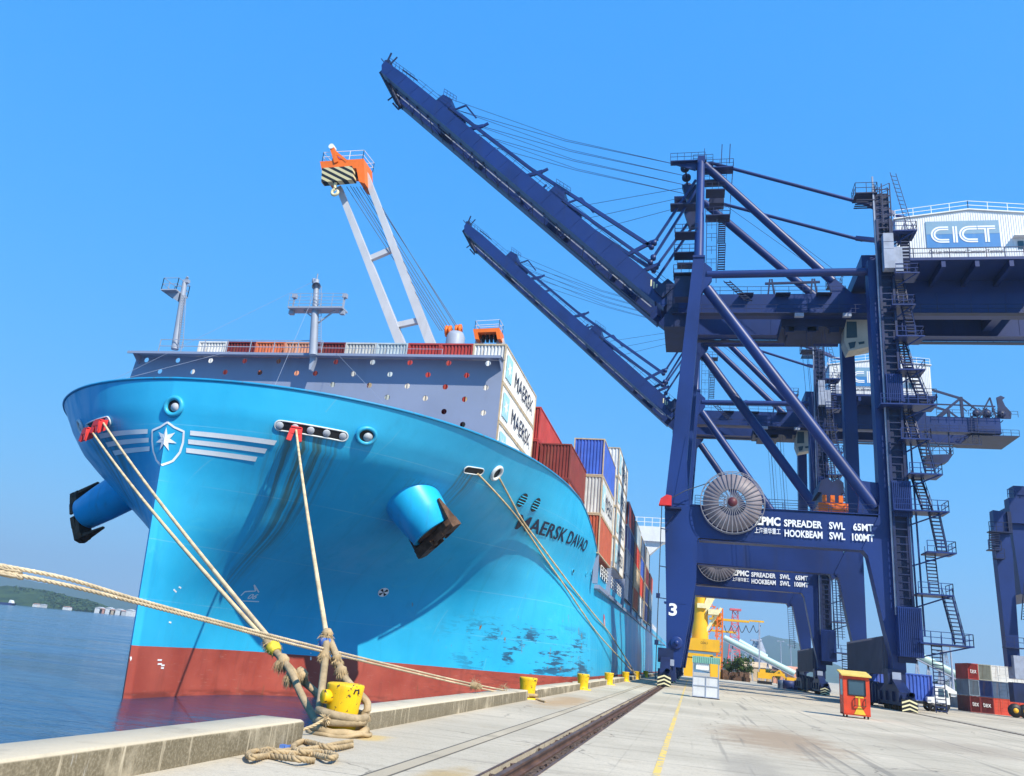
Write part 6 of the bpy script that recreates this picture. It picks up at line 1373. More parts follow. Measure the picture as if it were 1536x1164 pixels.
b_ = MB(); b_.lim(w0, w1, ky0 + .02, ky0 + .05, zA, zB); b_.build('front_window', M['glass'], k)
b_ = MB(); b_.lim(kx0 + .015, kx0 + .04, ky0 + .35, ky1 - .25, 1.45, 2.5); b_.build('side_window', M['pale_glass'], k)
b_ = MB()
for a in ((w0, zA, w1, zA), (w1, zA, w1, zB), (w1, zB, w0, zB), (w0, zB, w0, zA)): b_.beam((a[0], ky0 - .02, a[1]), (a[2], ky0 - .02, a[3]), .05, .06)
b_.build('window_gasket', M['black'], k)
b_ = MB(); xm = (kx0 + kx1) / 2 + .12; yq = ky0 - .03
b_.prism([(xm - .34, yq, .26), (xm + .44, yq, .26), (xm + .24, yq, .62), (xm + .10, yq, .78), (xm + .08, yq, 1.36), (xm - .02, yq, 1.36), (xm - .04, yq, .78), (xm - .16, yq, .62)], (0, .02, 0)); b_.lim(xm - .22, xm + .32, yq, yq + .02, 1.34, 1.44); b_.build('worn_paint', paint('cabin_yellow', (.72, .46, .04), .5, .15, (.4, .1, .03), .5, 2), k)
b_ = MB()
for x in (xm - .28, xm + .42): b_.beam((x, ky0 - .15, .82), (x, ky0 - .15, 1.3), .05, .05); b_.beam((x, ky0, 1.3), (x, ky0 - .15, 1.3), .05, .05)
b_.beam((xm - .28, ky0 - .15, .82), (xm + .42, ky0 - .15, .82), .05, .05); b_.beam((xm - .28, ky0, .82), (xm - .28, ky0 - .15, .82), .05, .05); b_.beam((xm + .42, ky0, .82), (xm + .42, ky0 - .15, .82), .05, .05); b_.build('step_frame', M['rust'], k)
for x in (kx0 + .2, kx1 - .15):
    for y in (ky0 + .15, ky1 - .2):
        b_ = MB(); b_.lathe([(0, 0), (.11, 0), (.11, .09), (0, .09)], (x - .045, y, .11), 14, (1, 0, 0)); b_.lim(x - .06, x + .06, y - .05, y + .05, .11, .2); b_.build('castor', M['black'], k)
M['panelgrey'] = paint('panel_grey', (.60, .61, .63), .5, .06, (.35, .33, .3), .3, .8)
# white booth with green corrugated roof
s_ = empty('booth', (1.2, 72.8, 0)); tag(s_, 'white panelled booth with open upper half and green corrugated roof edge', 'booth'); x0, x1, y0b, y1b = .12, 2.25, 72.0, 73.6
b_ = MB()
for x in (x0, (x0 + x1) / 2 - .02, x1 - .06):
    b_.lim(x, x + .06, y0b, y0b + .06, .06, 3.2 if x != (x0 + x1) / 2 - .02 else 1.7)
for x in (x0, x1 - .06): b_.lim(x, x + .06, y1b - .06, y1b, .06, 3.2)
for z in (.08, .93, 1.66): b_.lim(x0 + .06, x1 - .06, y0b + .004, y0b + .05, z, z + .05)
b_.lim(x0 + .06, x1 - .06, y0b, y0b + .06, 3.0, 3.06); b_.build('frame', M['galv'], s_)
b_ = MB(); b_.lim(x0 + .05, x1 - .05, y0b + .06, y0b + .09, .10, 1.68); b_.build('panel', M['panelgrey'], s_)
b_ = MB(); b_.lim(x0 + .02, x0 + .05, y0b + .06, y1b, .10, 1.68); b_.build('panel', M['panelgrey'], s_)
b_ = MB(); corr(b_, Vector((x0 - .05, y0b - .06, 2.72)), Vector((1, 0, 0)), Vector((0, 0, 1)), Vector((0, -1, 0)), x1 - x0 + .1, .5, 15, .05); b_.lim(x0 - .05, x1 + .05, y0b, y1b + .1, 3.2, 3.25); b_.build('roof', paint('booth_green', (.20, .42, .36), .55, .1, (.2, .2, .18), .3, 1), s_)
b_ = MB(); b_.lim(x0 + .26, x0 + 1.3, y0b + .08, y0b + .1, 2.2, 2.66); b_.build('board', M['white'], s_)
b_ = MB(); b_.lim(x0 - .02, x1 + .05, y0b - .02, y1b, .0, .06); b_.build('base', M['black'], s_)
# yellow tower crane on a portal, far down the quay
def yp(px, py, Y=265): return onY(px, py, Y)
yc = empty('harbour_crane', (yp(1052, 1010).x, 266, 0)); tag(yc, 'yellow portal slewing crane framed by the blue crane legs', 'harbour crane')
b_ = MB(); a, c = yp(1026, 956), yp(1079, 979); b_.lim(a.x, c.x, 262, 274, c.z, a.z); a, c = yp(1031, 979), yp(1069, 990); b_.lim(a.x, c.x, 261, 274, c.z, a.z)
for x in (1033, 1073):
    q = yp(x, 985); b_.prism([(q.x - 1.3, 261, 0), (q.x + 1.3, 261, 0), (q.x + 1.6, 261, q.z), (q.x - 1.6, 261, q.z)], (0, 2.5, 0)); b_.prism([(q.x - 1.3, 272, 0), (q.x + 1.3, 272, 0), (q.x + 1.6, 272, q.z), (q.x - 1.6, 272, q.z)], (0, 2.5, 0))
b_.build('portal', M['cyellow'], yc)
b_ = MB(); q0, q1, q2 = yp(1050, 958), yp(1051, 905), yp(1052, 800); b_.tube((q0.x, 267, q0.z), (q1.x, 267, q1.z), 2.6, 2.2, 18); b_.tube((q1.x, 267, q1.z), (q2.x, 267, q2.z + 2), 1.9, 1.2, 14); b_.build('column', M['cyellow'], yc)
b_ = MB(); b_.beam(yp(1051, 905, 267), yp(1078, 872, 267), 1.2, 1.4); b_.beam(yp(1054, 925, 267), yp(1080, 880, 267), .8, .9); b_.beam(yp(1053, 920, 267), yp(1046, 880, 267), .8, .8); b_.lim(yp(1046, 900).x, yp(1060, 900).x, 264, 270, yp(1050, 912).z, yp(1050, 905).z); b_.beam(yp(1052, 930, 266), yp(1074, 868, 266), 1.4, 1.6); b_.beam(yp(1058, 948, 266), yp(1082, 912, 266), .8, .8); b_.beam(yp(1044, 940, 268), yp(1030, 905, 268), .7, .7); b_.lim(yp(1062, 915).x, yp(1078, 915).x, 264, 270, yp(1070, 922).z, yp(1070, 914).z); b_.build('slewing_frame', M['ivory'], yc)
b_ = MB(); rg = random.Random(3)
for k_ in range(40):
    x = rg.uniform(1024, 1080); y = rg.uniform(905, 955) if x > 1062 or x < 1042 else rg.uniform(948, 958); q = yp(x, y, 270); b_.beam(q, q + Vector((rg.uniform(-3, 3), 0, rg.uniform(-1, 3))), .22, .22)
b_.build('rigging', M['orange'], yc)
b_ = MB()
text_fit(b_, 'COA 3', (yp(1051, 963).x, 261.95, yp(1051, 963).z - .6), (1, 0, 0), (0, 0, 1), 2.0, .7); b_.build('lettering', M['black'], yc)
b_ = MB()
for k_ in range(9):
    q = yp(1037 + (k_ % 3), 905 + k_ * 6, 272); b_.lim(q.x - 2, q.x + .6, 272, 274, q.z, q.z + .15); b_.beam((q.x - 2, 272, q.z), (q.x + .6, 272, q.z + 1.1), .15, .15)
b_.build('stair', M['orange'], yc)
# orange gantry with trailing cables behind it
oc = empty('gantry', (yp(1080, 1008, 300).x, 300, 0)); tag(oc, 'distant orange lattice gantry with a horizontal boom behind the yellow crane', 'gantry')
b_ = MB(); lt, rt = yp(1075, 1008, 300).x, yp(1083, 1008, 300).x; zt = yp(1079, 912, 300).z
for x in (lt, rt):
    for y in (300, 303): b_.beam((x, y, 0), (x, y, zt), .4, .4)
for k_ in range(12):
    z = zt * k_ / 12
    b_.beam((lt, 300, z), (rt, 300, z + zt / 12), .25, .25); b_.beam((lt, 300, z), (rt, 300, z), .25, .25)
b_.build('tower', M['orange'], oc)
b_ = MB(); a, c = yp(1064, 926, 300), yp(1124, 934, 300); b_.lim(a.x, c.x, 300, 303, c.z, a.z); a, c = yp(1066, 944, 300), yp(1104, 950, 300); b_.lim(a.x, c.x, 300, 303, c.z, a.z); a, c = yp(1124, 931, 300), yp(1146, 934, 300); b_.lim(a.x, c.x, 300, 301, c.z, a.z + .3); a, c = yp(1068, 918, 300), yp(1082, 940, 300); b_.lim(a.x, c.x, 301, 305, c.z, a.z); b_.build('boom', M['orangey'] if 'orangey' in M else M['cyellow'], oc)
b_ = MB()
for k_ in range(5):
    a, c = yp(1086 + k_ * 11, 938, 300), yp(1097 + k_ * 11, 938, 300); m_ = yp(1091 + k_ * 11, 949, 300); b_.path(dens([a, m_, c], 10), .12, 4)
b_.build('festoon_cable', M['cable'], oc)
b_ = MB(); a = yp(1139, 1006, 300); c = yp(1139, 934, 300); b_.beam((a.x, 300, 0), (c.x, 300, c.z), .5, .5); b_.build('mast', M['galv'], oc)
def lattice_tower(name, pxb, pxt, pyt, Y, wd, mat, label, cat, nb=10):
    q, t_ = yp(pxb, 1005, Y), yp(pxt, pyt, Y); r_ = empty(name, (q.x, Y, 0)); tag(r_, label, cat); b_ = MB(); zt = t_.z
    for sx in (-1, 1):
        for sy in (-1, 1): b_.beam((q.x + sx * wd, Y + sy * wd, 0), (t_.x + sx * wd * .35, Y + sy * wd * .35, zt), .22 * wd / 2, .22 * wd / 2)
    for i in range(nb):
        for sy in (-1, 1):
            u0, u1 = i / nb, (i + 1) / nb; f0, f1 = wd * (1 - .65 * u0), wd * (1 - .65 * u1); x0_, x1_ = q.x + (t_.x - q.x) * u0, q.x + (t_.x - q.x) * u1
            b_.beam((x0_ - f0, Y + sy * f0, zt * u0), (x1_ + f1, Y + sy * f1, zt * u1), .11 * wd / 2, .11 * wd / 2); b_.beam((x0_ + f0, Y + sy * f0, zt * u0), (x1_ - f1, Y + sy * f1, zt * u1), .11 * wd / 2, .11 * wd / 2); b_.beam((x0_ - f0, Y + sy * f0, zt * u0), (x0_ + f0, Y + sy * f0, zt * u0), .11 * wd / 2, .11 * wd / 2)
    b_.build('lattice', mat, r_); b_ = MB(); b_.lim(t_.x - wd * .8, t_.x + wd * .8, Y - wd * .8, Y + wd * .8, zt, zt + .25 * wd); b_.build('top_platform', mat, r_); return r_
lattice_tower('lattice_tower', 1100, 1103, 916, 420, 3.4, paint('tower_red', (.62, .12, .14), .5), 'thin red lattice tower behind the orange gantry', 'tower')
lattice_tower('lattice_tower', 1419, 1415, 978, 240, 1.6, M['galv'], 'grey lattice tower beside the light mast near the right edge', 'tower')
# conveyors
pc_ = paint('conveyor_green', (.42, .58, .55), .45, .08, (.3, .35, .33), .3, .2)
def conveyor(a, c, r_, label, Y0, Y1, nl):
    A, B = onY(a[0], a[1], Y0), onY(c[0], c[1], Y1); root = empty('conveyor', (A.x, A.y, 0)); tag(root, label, 'conveyor', 'covered conveyors behind the quay'); b_ = MB(); b_.tube(A, B, r_, r_, 12); b_.build('cover', pc_, root)
    b_ = MB(); b_.beam(A - Vector((0, 0, r_ * 1.3)), B - Vector((0, 0, r_ * 1.3)), r_ * 1.6, .3)
    for i in range(nl): p = A.lerp(B, (i + .5) / nl); b_.beam((p.x - r_, p.y, 0), (p.x, p.y, p.z - r_), .35, .35); b_.beam((p.x + r_, p.y, 0), (p.x, p.y, p.z - r_), .35, .35)
    b_.build('trestle', M['galv'], root); return root
conveyor((1086, 956), (1192, 1010), 1.0, 'long pale green tube conveyor slanting down behind the yellow crane', 330, 330, 4)
conveyor((1108, 962), (1150, 986), 1.1, 'shorter pale green tube conveyor above and behind the long one', 345, 345, 2)
conveyor((1366, 977), (1470, 1030), .9, 'pale covered conveyor slanting down behind the container stacks', 230, 230, 6)
lattice_tower('transfer_tower', 1134, 1134, 962, 350, 2.6, M['galv'], 'grey steel transfer tower under the conveyors', 'tower', 6)
b_ = MB(); q = yp(1136, 958, 352); q2 = yp(1136, 1006, 352); b_.lathe([(2.4, 0), (2.4, q.z * .72), (.9, q.z * .95), (.9, q.z), (0, q.z)], (q.x + 1, 354, 0), 18); tag(at_origin(b_, (q.x + 1, 354, 0)).build('silo', M['galv']), 'grey silo beside the transfer tower', 'silo')
# light masts
for pxb, pyb, pxt, pyt, Y, l in ((1431, 1036, 1425, 969, 190, 'tall light mast with two heads near the right edge'), (1172, 1008, 1171, 962, 380, 'slim light mast in front of the hazy hill'), (1187, 1008, 1186, 968, 400, 'second slim light mast right of the first one before the hill')):
    q, t_ = yp(pxb, pyb, Y), yp(pxt, pyt, Y); r_ = empty('light_mast', (q.x, Y, 0)); tag(r_, l, 'light mast', 'light masts'); b_ = MB(); b_.tube((q.x, Y, 0), (t_.x, Y, t_.z), .28, .13, 10); b_.build('pole', M['galv'], r_)
    for s_ in (-1, 1): b_ = MB(); b_.beam((t_.x, Y, t_.z), (t_.x + s_ * 1.0, Y, t_.z + .1), .12, .12); b_.box((t_.x + s_ * 1.1, Y, t_.z + .05), (.7, .4, .35)); b_.build('lamp_head', M['galv'], r_)
# truck with blue container
TY = 112.0
def tp(px, py, Y=TY): return onY(px, py, Y)
tk = empty('terminal_truck', (tp(1400, 1062).x, TY, 0)); tag(tk, 'white terminal tractor hauling a blue container under the crane', 'truck')
xl, xr = tp(1391, 1040).x, tp(1424, 1040).x
b_ = MB(); b_.prism([(xl, TY, .95), (xr, TY, .95), (xr, TY, 1.75), (xr - .15, TY, 2.65), (xr - .5, TY, 2.95), (xl + .95, TY, 2.95), (xl + .75, TY, 1.7), (xl, TY, 1.6)], (0, 2.3, 0)); b_.build('cab', M['white'], tk)
b_ = MB(); b_.prism([(xl + 1.2, TY - .02, 1.75), (xr - .55, TY - .02, 1.75), (xr - .6, TY - .02, 2.7), (xl + 1.25, TY - .02, 2.7)], (0, .015, 0)); b_.prism([(xr - .42, TY - .02, 1.75), (xr - .1, TY - .02, 1.75), (xr - .2, TY - .02, 2.55), (xr - .46, TY - .02, 2.7)], (0, .015, 0)); b_.build('windscreen', M['glass'], tk)
b_ = MB(); b_.lim(xl, xr, TY + .1, TY + 2.2, .5, .94); b_.lim(xl - 9, xl + .3, TY + .4, TY + 2.0, .75, 1.05); b_.lim(xr - .1, xr + .15, TY + .05, TY + .15, 1.6, 2.3); b_.build('chassis', M['black'], tk)
for x in (xl + .5, xr - .65, xl - 6.5, xl - 7.7):
    b_ = MB(); b_.lathe([(.2, 0), (.5, .02), (.52, .15), (.5, .3), (.2, .32)], (x, TY - .02, .52), 18, (0, 1, 0)); b_.build('wheel', M['black'], tk); b_ = MB(); b_.lathe([(.2, 0), (.5, .02), (.52, .15), (.5, .3), (.2, .32)], (x, TY + 2.05, .52), 18, (0, 1, 0)); b_.build('wheel', M['black'], tk)
b_ = MB()
for x in (xl + .25, xl + 1.0): b_.box((x, TY - .03, 1.25), (.3, .05, .16))
b_.build('headlight', M['galv'], tk)
container(tp(1366, 1040).x - 4, TY + 1.0, 1.1, 4 + tp(1402, 1020).x - tp(1366, 1040).x, 2.4, tp(1390, 1012).z - 1.1, 'blue', 'blue container riding on the terminal truck', None, 'blue', ends=16)
# container stack in the yard, doors to the camera
SY = 137.0
def sp(px, py): return onY(px, py, SY)
xA, xB, xC_ = sp(1456, 1060).x, sp(1472, 1060).x, sp(1492, 1060).x; xD = xC_ + 2.9; hS = 2.28
tiers = [('tomato', 'tomato'), ('steel', 'navy'), ('maroon', 'maroon')]
tone = ['top', 'middle', 'bottom']
GY = 'containers stacked in the yard by the right edge'
lbs = {(0, 0): 'red container with its side showing, top left of the yard stack', (0, 1): 'grey green container in the middle of the top layer of the yard stack', (0, 2): 'pale door end container on the top layer of the yard stack', (1, 0): 'grey blue container on the left of the middle layer of the yard stack', (1, 1): 'navy container in the centre of the yard stack', (1, 2): 'blue door end container in the middle layer of the yard stack',
       (2, 0): 'dark red container on the left of the bottom layer of the yard stack', (2, 1): 'dark red container in the middle of the bottom layer of the yard stack', (2, 2): 'bright red door end container at the bottom of the yard stack'}
cl = {(0, 0): 'red', (0, 1): 'olive', (0, 2): 'white', (1, 0): 'steel', (1, 1): 'navy', (1, 2): 'slate', (2, 0): 'maroon', (2, 1): 'maroon', (2, 2): 'tomato'}
for (r_, c_), l in lbs.items():
    x0 = [xA, xB + .02, xC_ + .03][c_]; x1 = [xB - .02, xC_ - .02, xC_ + 5.4][c_]
    o = container(x0, SY + c_ * .1 + r_ * .05, hS * (2 - r_), x1 - x0, 6.1, hS - .03, cl[(r_, c_)], l, GY, cl[(r_, c_)], c_ == 2, 10)
    if (r_, c_) in ((0, 0), (2, 0), (2, 1)):
        b_ = MB(); text_fit(b_, 'tex', (x0 + .3, SY + c_ * .1 + r_ * .05 - .03, hS * (2 - r_) + hS * .38), (1, 0, 0), (0, 0, 1), (x1 - x0) * .6, hS * .25); b_.build('lettering', M['lettering'], o)
for px0, px1, py0, py1, c_, d_, l in ((1438, 1449, 1046, 1061, 'steel', False, 'grey blue container behind the truck, left of the pale one'), (1449, 1457, 1046, 1062, 'white', True, 'pale door end container behind the truck')):
    a, c = onY(px0, py0, 165), onY(px1, py0, 165); container(a.x, 165, 0, c.x - a.x, 6, a.z, c_, l, None, c_, d_, 8)
b_ = MB(); a, c = onY(1424, 1040, 185), onY(1438, 1040, 185); z_ = a.z; b_.lim(a.x - 3, c.x, 185, 197, 0, z_); b_.prism([(a.x - 3.3, 184.7, z_), (c.x + .3, 184.7, z_), ((a.x + c.x) / 2 - 1.5, 184.7, z_ + 1.6)], (0, 12.6, 0)); tag(at_origin(b_, (a.x, 185, 0)).build('warehouse', M['white']), 'small white shed behind the truck', 'shed')
# rubber tyred yard gantry at the right edge
RY = 128.0
def rp(px, py): return onY(px, py, RY)
rt_ = empty('yard_gantry', (rp(1535, 1070).x, RY, 0)); tag(rt_, 'dark blue rubber tyred yard gantry cut off by the right edge', 'yard crane')
b_ = MB(); a, c, d_, e = rp(1494, 828), rp(1519, 828), rp(1531, 1000), rp(1513, 1000)
b_.prism([(a.x, RY, a.z), (c.x, RY, c.z), (d_.x, RY, d_.z), (e.x, RY, e.z)], (0, 1.6, 0)); b_.prism([(rp(1490, 770).x, RY, rp(1490, 765).z), (rp(1509, 768).x, RY, rp(1509, 768).z), (c.x, RY, c.z), (a.x, RY, a.z)], (0, 1.6, 0)); b_.build('leg', M['crane'], rt_)
b_ = MB(); a, c, d_, e = rp(1517, 757), rp(1560, 757), rp(1560, 900), rp(1536, 890); b_.prism([(a.x, RY + 1, a.z), (c.x, RY + 1, c.z), (d_.x, RY + 1, d_.z), (e.x, RY + 1, e.z)], (0, 8, 0)); b_.build('leg', M['crane'], rt_)
b_ = MB(); a, c = rp(1514, 746), rp(1640, 790); b_.lim(a.x, c.x, RY + .4, RY + 2.2, c.z, a.z); b_.rail([(a.x, RY + .5, a.z), (c.x, RY + .5, a.z)], 1.3, 1.1, .05, 1); b_.lim(rp(1525, 740).x, rp(1545, 740).x, RY + 1, RY + 3, a.z, a.z + 2); b_.build('top_girder', M['crane'], rt_)
b_ = MB(); a, c = rp(1509, 768), rp(1518, 800); b_.lim(a.x, c.x, RY - .4, RY + .8, c.z, a.z)
for y_, xa_, xb_ in ((798, 1480, 1512), (825, 1479, 1498), (838, 1489, 1503), (970, 1503, 1532)):
    b_.build('access_platform', M['crane_dark'], rt_); b_ = MB(); p, q = rp(xa_, y_), rp(xb_, y_); b_.lim(p.x, q.x, RY - 1.2, RY, p.z - .15, p.z); b_.rail([(p.x, RY - 1.2, p.z), (q.x, RY - 1.2, p.z)], 1.3, .9, .05, 1)
b_.build('access_platform', M['crane_dark'], rt_); b_ = MB()
for k_ in range(9): p = rp(1481, 802 + k_ * 2.6); b_.lim(p.x, p.x + 1.3, RY - 1.1, RY - .5, p.z, p.z + .08)
b_.beam(rp(1484, 800), rp(1484, 825), .1, .1); b_.build('access_ladder', M['crane_dark'], rt_); b_ = MB()
for k_ in range(14): p = rp(1530 + .3 * k_, 930 - k_ * 4); b_.lim(p.x, p.x + 1.3, RY - 1.4, RY - .9, p.z, p.z + .08)
b_.beam(rp(1532, 930), rp(1536, 874), .1, .1); b_.build('access_ladder', M['crane_dark'], rt_)
b_ = MB(); a, c = rp(1516, 983), rp(1575, 1023); b_.lim(a.x, c.x, RY - 1.0, RY + 1.5, c.z, a.z); b_.build('power_pack', M['galv'], rt_)
b_ = MB(); a, c = rp(1517, 1023), rp(1590, 1060); b_.lim(a.x, c.x, RY - .6, RY + 1.2, c.z, a.z - .01); b_.build('sill_beam', M['crane_dark'], rt_)
for px_ in (1522, 1537, 1560):
    p = rp(px_, 1070); b_ = MB(); b_.lathe([(.3, 0), (.85, .04), (.9, .3), (.85, .56), (.3, .6)], (p.x, RY - .6, .9), 22, (0, 1, 0)); b_.build('tyre', M['black'], rt_)
    b_ = MB(); b_.lathe([(0, 0), (.32, 0), (.34, .1), (0, .12)], (p.x, RY - .64, .9), 16, (0, 1, 0)); b_.build('wheel_rim', M['cyellow'], rt_)
# yard machines far off
Yx = 240
q = yp(1145, 1012, Yx); ld = empty('loader', (q.x, Yx, 0)); tag(ld, 'yellow tracked machine parked beyond the far apron', 'loader')
b_ = MB(); a, c = yp(1137, 1010, Yx), yp(1158, 1019, Yx); b_.lim(a.x, c.x, Yx, Yx + 3, max(.9, c.z), a.z + .4); b_.lim(a.x + .5, a.x + 2, Yx + .5, Yx + 2.5, a.z, a.z + 1.2); b_.beam((c.x - 1, Yx + 1, a.z), (c.x + 3.4, Yx + 1, a.z + .2), .7, .7); b_.build('machine_body', M['cyellow'], ld)
b_ = MB(); b_.lim(a.x, c.x, Yx - .1, Yx + .8, .1, .85); b_.lim(a.x, c.x, Yx + 2.2, Yx + 3.1, .1, .85); b_.build('track', M['black'], ld)
q = yp(1180, 1012, Yx - 20); ex = empty('excavator', (q.x, Yx - 20, 0)); tag(ex, 'yellow excavator with its arm bent, behind the blue tanks', 'excavator')
b_ = MB(); b_.lim(q.x, q.x + 3, Yx - 20, Yx - 17, 1.0, 2.4); b_.build('machine_body', M['cyellow'], ex); b_ = MB(); b_.beam((q.x, Yx - 19, 1.8), (q.x - 1.6, Yx - 19, 3.8), .4, .5); b_.beam((q.x - 1.6, Yx - 19, 3.8), (q.x - 3.6, Yx - 19, 2.2), .35, .4); b_.build('arm', M['cyellow'], ex); b_ = MB(); b_.lim(q.x - .2, q.x + 3.2, Yx - 20, Yx - 17, .1, .98); b_.build('track', M['black'], ex)
for i, (px_, wd_, c_, l) in enumerate(((1172, 1.5, 'blue', 'light blue drum, leftmost beside the crane cabinet'), (1183, 2.8, 'navy', 'blue tank between the drum and the crane cabinet'), (1195, 2.6, 'navy', 'dark blue tank right beside the crane cabinet'))):
    q = yp(px_, 1025, 190); b_ = MB(); b_.lathe([(wd_ * .5, 0), (wd_ * .52, .1), (wd_ * .5, .7), (wd_ * .52, .8), (wd_ * .5, 1.7), (0, 1.75)], (q.x, 190, 0), 18); tag(at_origin(b_, (q.x, 190, 0)).build('drum', CM[c_] if i else CM['slate']), l, 'tank')
b_ = MB(); rg = random.Random(9)
for i in range(60):
    q = yp(1080 + rg.random() * 45, 1008, 260 + rg.random() * 40); h_ = rg.uniform(.8, 3); b_.box((q.x, q.y, h_ / 2), (rg.uniform(.2, 1.6), rg.uniform(.2, 1), h_), Matrix.Rotation(rg.random(), 3, 'Z'))
tag(b_.build('scrap_heap', M['rust']), 'low rusty scrap and timber heaped along the far edge of the apron', 'scrap', None, 'stuff')
b_ = MB()
for x, y, wd_, d_, h_ in ((1160, 330, 9, 6, 4.5), (1110, 340, 14, 6, 5)):
    q = yp(x, 1008, y); b_ = MB(); b_.lim(q.x, q.x + wd_, y, y + d_, 0, h_); b_.prism([(q.x - .4, y - .4, h_), (q.x + wd_ + .4, y - .4, h_), (q.x + wd_ + .4, y + d_ / 2, h_ + 2), (q.x - .4, y + d_ / 2, h_ + 2)], (0, .2, 0)); tag(at_origin(b_, (q.x, y, 0)).build('shed', CM['salmon' if x == 1160 else 'tan']), 'small brick coloured shed beyond the yellow machine' if x == 1160 else 'low tan shed behind the far trees', 'shed')

# ------------------------------------------------------------------ trees, hills, far shore
def leaf_mat(name, a, c):
    t = NT(name); n = t.noise(t.pos(), .5, 3); r_ = t.n.new('ShaderNodeNewGeometry').outputs['Random Per Island']
    col = t.mix(r_, a, c); m = t.fin(col, .7, 0, .2); return m
M['leaf'] = leaf_mat('foliage', (.022, .055, .015), (.085, .13, .03)); M['bark'] = paint('bark', (.10, .075, .055), .9, .3)
def tree(x, y, h, r_, label, seed, dense=260):
    rg = random.Random(seed); root = empty('tree', (x, y, 0)); tag(root, label, 'tree', 'trees beyond the far apron')
    b_ = MB(); b_.path([(x, y, 0), (x + .1, y, h * .3), (x - .05, y, h * .6)], [h * .035, h * .025, h * .012], 7)
    for k_ in range(5): a = rg.random() * 6.28; b_.path([(x, y, h * (.3 + .06 * k_)), (x + cos(a) * r_ * .6, y + sin(a) * r_ * .6, h * (.55 + .06 * k_))], [h * .014, h * .005], 5)
    b_.build('trunk', M['bark'], root); b_ = MB()
    cl_ = [(Vector((x + rg.gauss(0, .45) * r_, y + rg.gauss(0, .45) * r_, h * rg.uniform(.45, .9))), r_ * rg.uniform(.25, .5)) for _ in range(16)]
    for _ in range(dense * 4):
        c, q = rg.choice(cl_); d = Vector((rg.gauss(0, 1), rg.gauss(0, 1), rg.gauss(0, .8))).normalized() * q * rg.uniform(.6, 1.05); p = c + d; s_ = h * rg.uniform(.03, .06)
        u_ = Vector((rg.gauss(0, 1), rg.gauss(0, 1), rg.gauss(0, 1))).normalized(); v_ = u_.cross(d).normalized(); b_.add([p - u_ * s_, p + v_ * s_ * .6, p + u_ * s_, p - v_ * s_ * .6], [(0, 1, 2, 3)])
    b_.build('crown', M['leaf'], root)
for i, (px_, h, l) in enumerate(((1093, 5.0, 'green tree left of the tallest one beyond the apron'), (1106, 8.0, 'tallest green tree between the yellow crane and the transfer tower'), (1117, 5.5, 'green tree right of the tallest one beyond the apron'), (1150, 4.5, 'dark green tree beneath the long conveyor'), (1165, 4.0, 'small tree behind the yellow machine'))):
    q = yp(px_, 1008, 300); tree(q.x, 300, h, h * .45, l, 50 + i)
def hill_mat(name, a, c, sc):
    t = NT(name); n = t.noise(t.pos(), sc, 6, .65); m = t.noise(t.pos(), sc * .2, 3); col = t.mix(t.ss(n, .35, .65), a, c); col = t.mix(t.mul(t.ss(m, .6, .75), .4), col, (.14, .12, .07)); t.bump(n, 1.0, 6); return t.fin(col, .95, 0, .1)
M['hill'] = hill_mat('wooded_hill', (.018, .04, .018), (.05, .085, .028), .03); M['shorewood'] = leaf_mat('shore_foliage', (.016, .042, .016), (.05, .095, .03))
def ridge(name, prof, Y, depth, zb, mat, rough=.06, seed=1, label=None):
    rg = np.random.RandomState(seed); P_ = [onY(px_, py_, Y) for px_, py_ in prof]; xs = np.array([p.x for p in P_]); zs = np.array([p.z for p in P_])
    nx, ny = 150, 26; X_ = np.linspace(xs.min(), xs.max(), nx); H_ = np.interp(X_, xs, zs); b_ = MB(); vs_ = []
    ns = [(rg.uniform(.5, 6), rg.uniform(0, 6.28), rg.uniform(.5, 6), rg.uniform(0, 6.28)) for _ in range(24)]
    for j in range(ny):
        v = (j / (ny - 1)) * 2 - 1; fall = (1 - abs(v)) ** .75
        for i in range(nx):
            u_ = i / (nx - 1) * 12; nz = sum(sin(a * u_ + b1 + c * v * 3 + d) / (1 + .5 * a) for a, b1, c, d in ns) / 4
            hh = zb + (H_[i] - zb) * fall * (1 + rough * nz * (1 if abs(v) > .02 else .25)); vs_.append((X_[i] + 20 * nz * rough * 8, Y + v * depth, max(zb - 2, hh)))
    fs_ = [(j * nx + i, j * nx + i + 1, (j + 1) * nx + i + 1, (j + 1) * nx + i) for j in range(ny - 1) for i in range(nx - 1)]; b_.add(vs_, fs_, True); o = b_.build(name, mat); tag(o, label, None, None, 'structure'); return o
ridge('hill', [(1000, 985), (1030, 968), (1060, 961), (1085, 961), (1105, 967), (1125, 968), (1140, 957), (1152, 951), (1165, 950), (1180, 957), (1200, 966), (1230, 985), (1270, 1005), (1330, 1030)], 6800, 1500, -3, M['hill'], .08, 3)
ridge('hill', [(1395, 1032), (1420, 1020), (1437, 1017), (1456, 1022), (1490, 1030), (1560, 1040), (1640, 1050)], 900, 200, -3, M['hill'], .08, 5)
ridge('hill', [(-420, 860), (-200, 872), (-90, 868), (-10, 862), (60, 874), (120, 880), (165, 885), (180, 893), (205, 900), (230, 908), (300, 925)], 5200, 900, -4, M['hill'], .08, 8)
ridge('headland', [(-400, 866), (-220, 872), (-100, 868), (0, 880), (22, 877), (45, 882), (90, 889), (130, 899), (145, 908), (152, 913), (200, 923)], 1500, 160, -3.5, M['hill'], .10, 12)
b_ = MB(); rg = random.Random(77); bpx = [(-150, 872), (0, 882), (22, 879), (45, 884), (90, 891), (130, 901), (150, 910)]
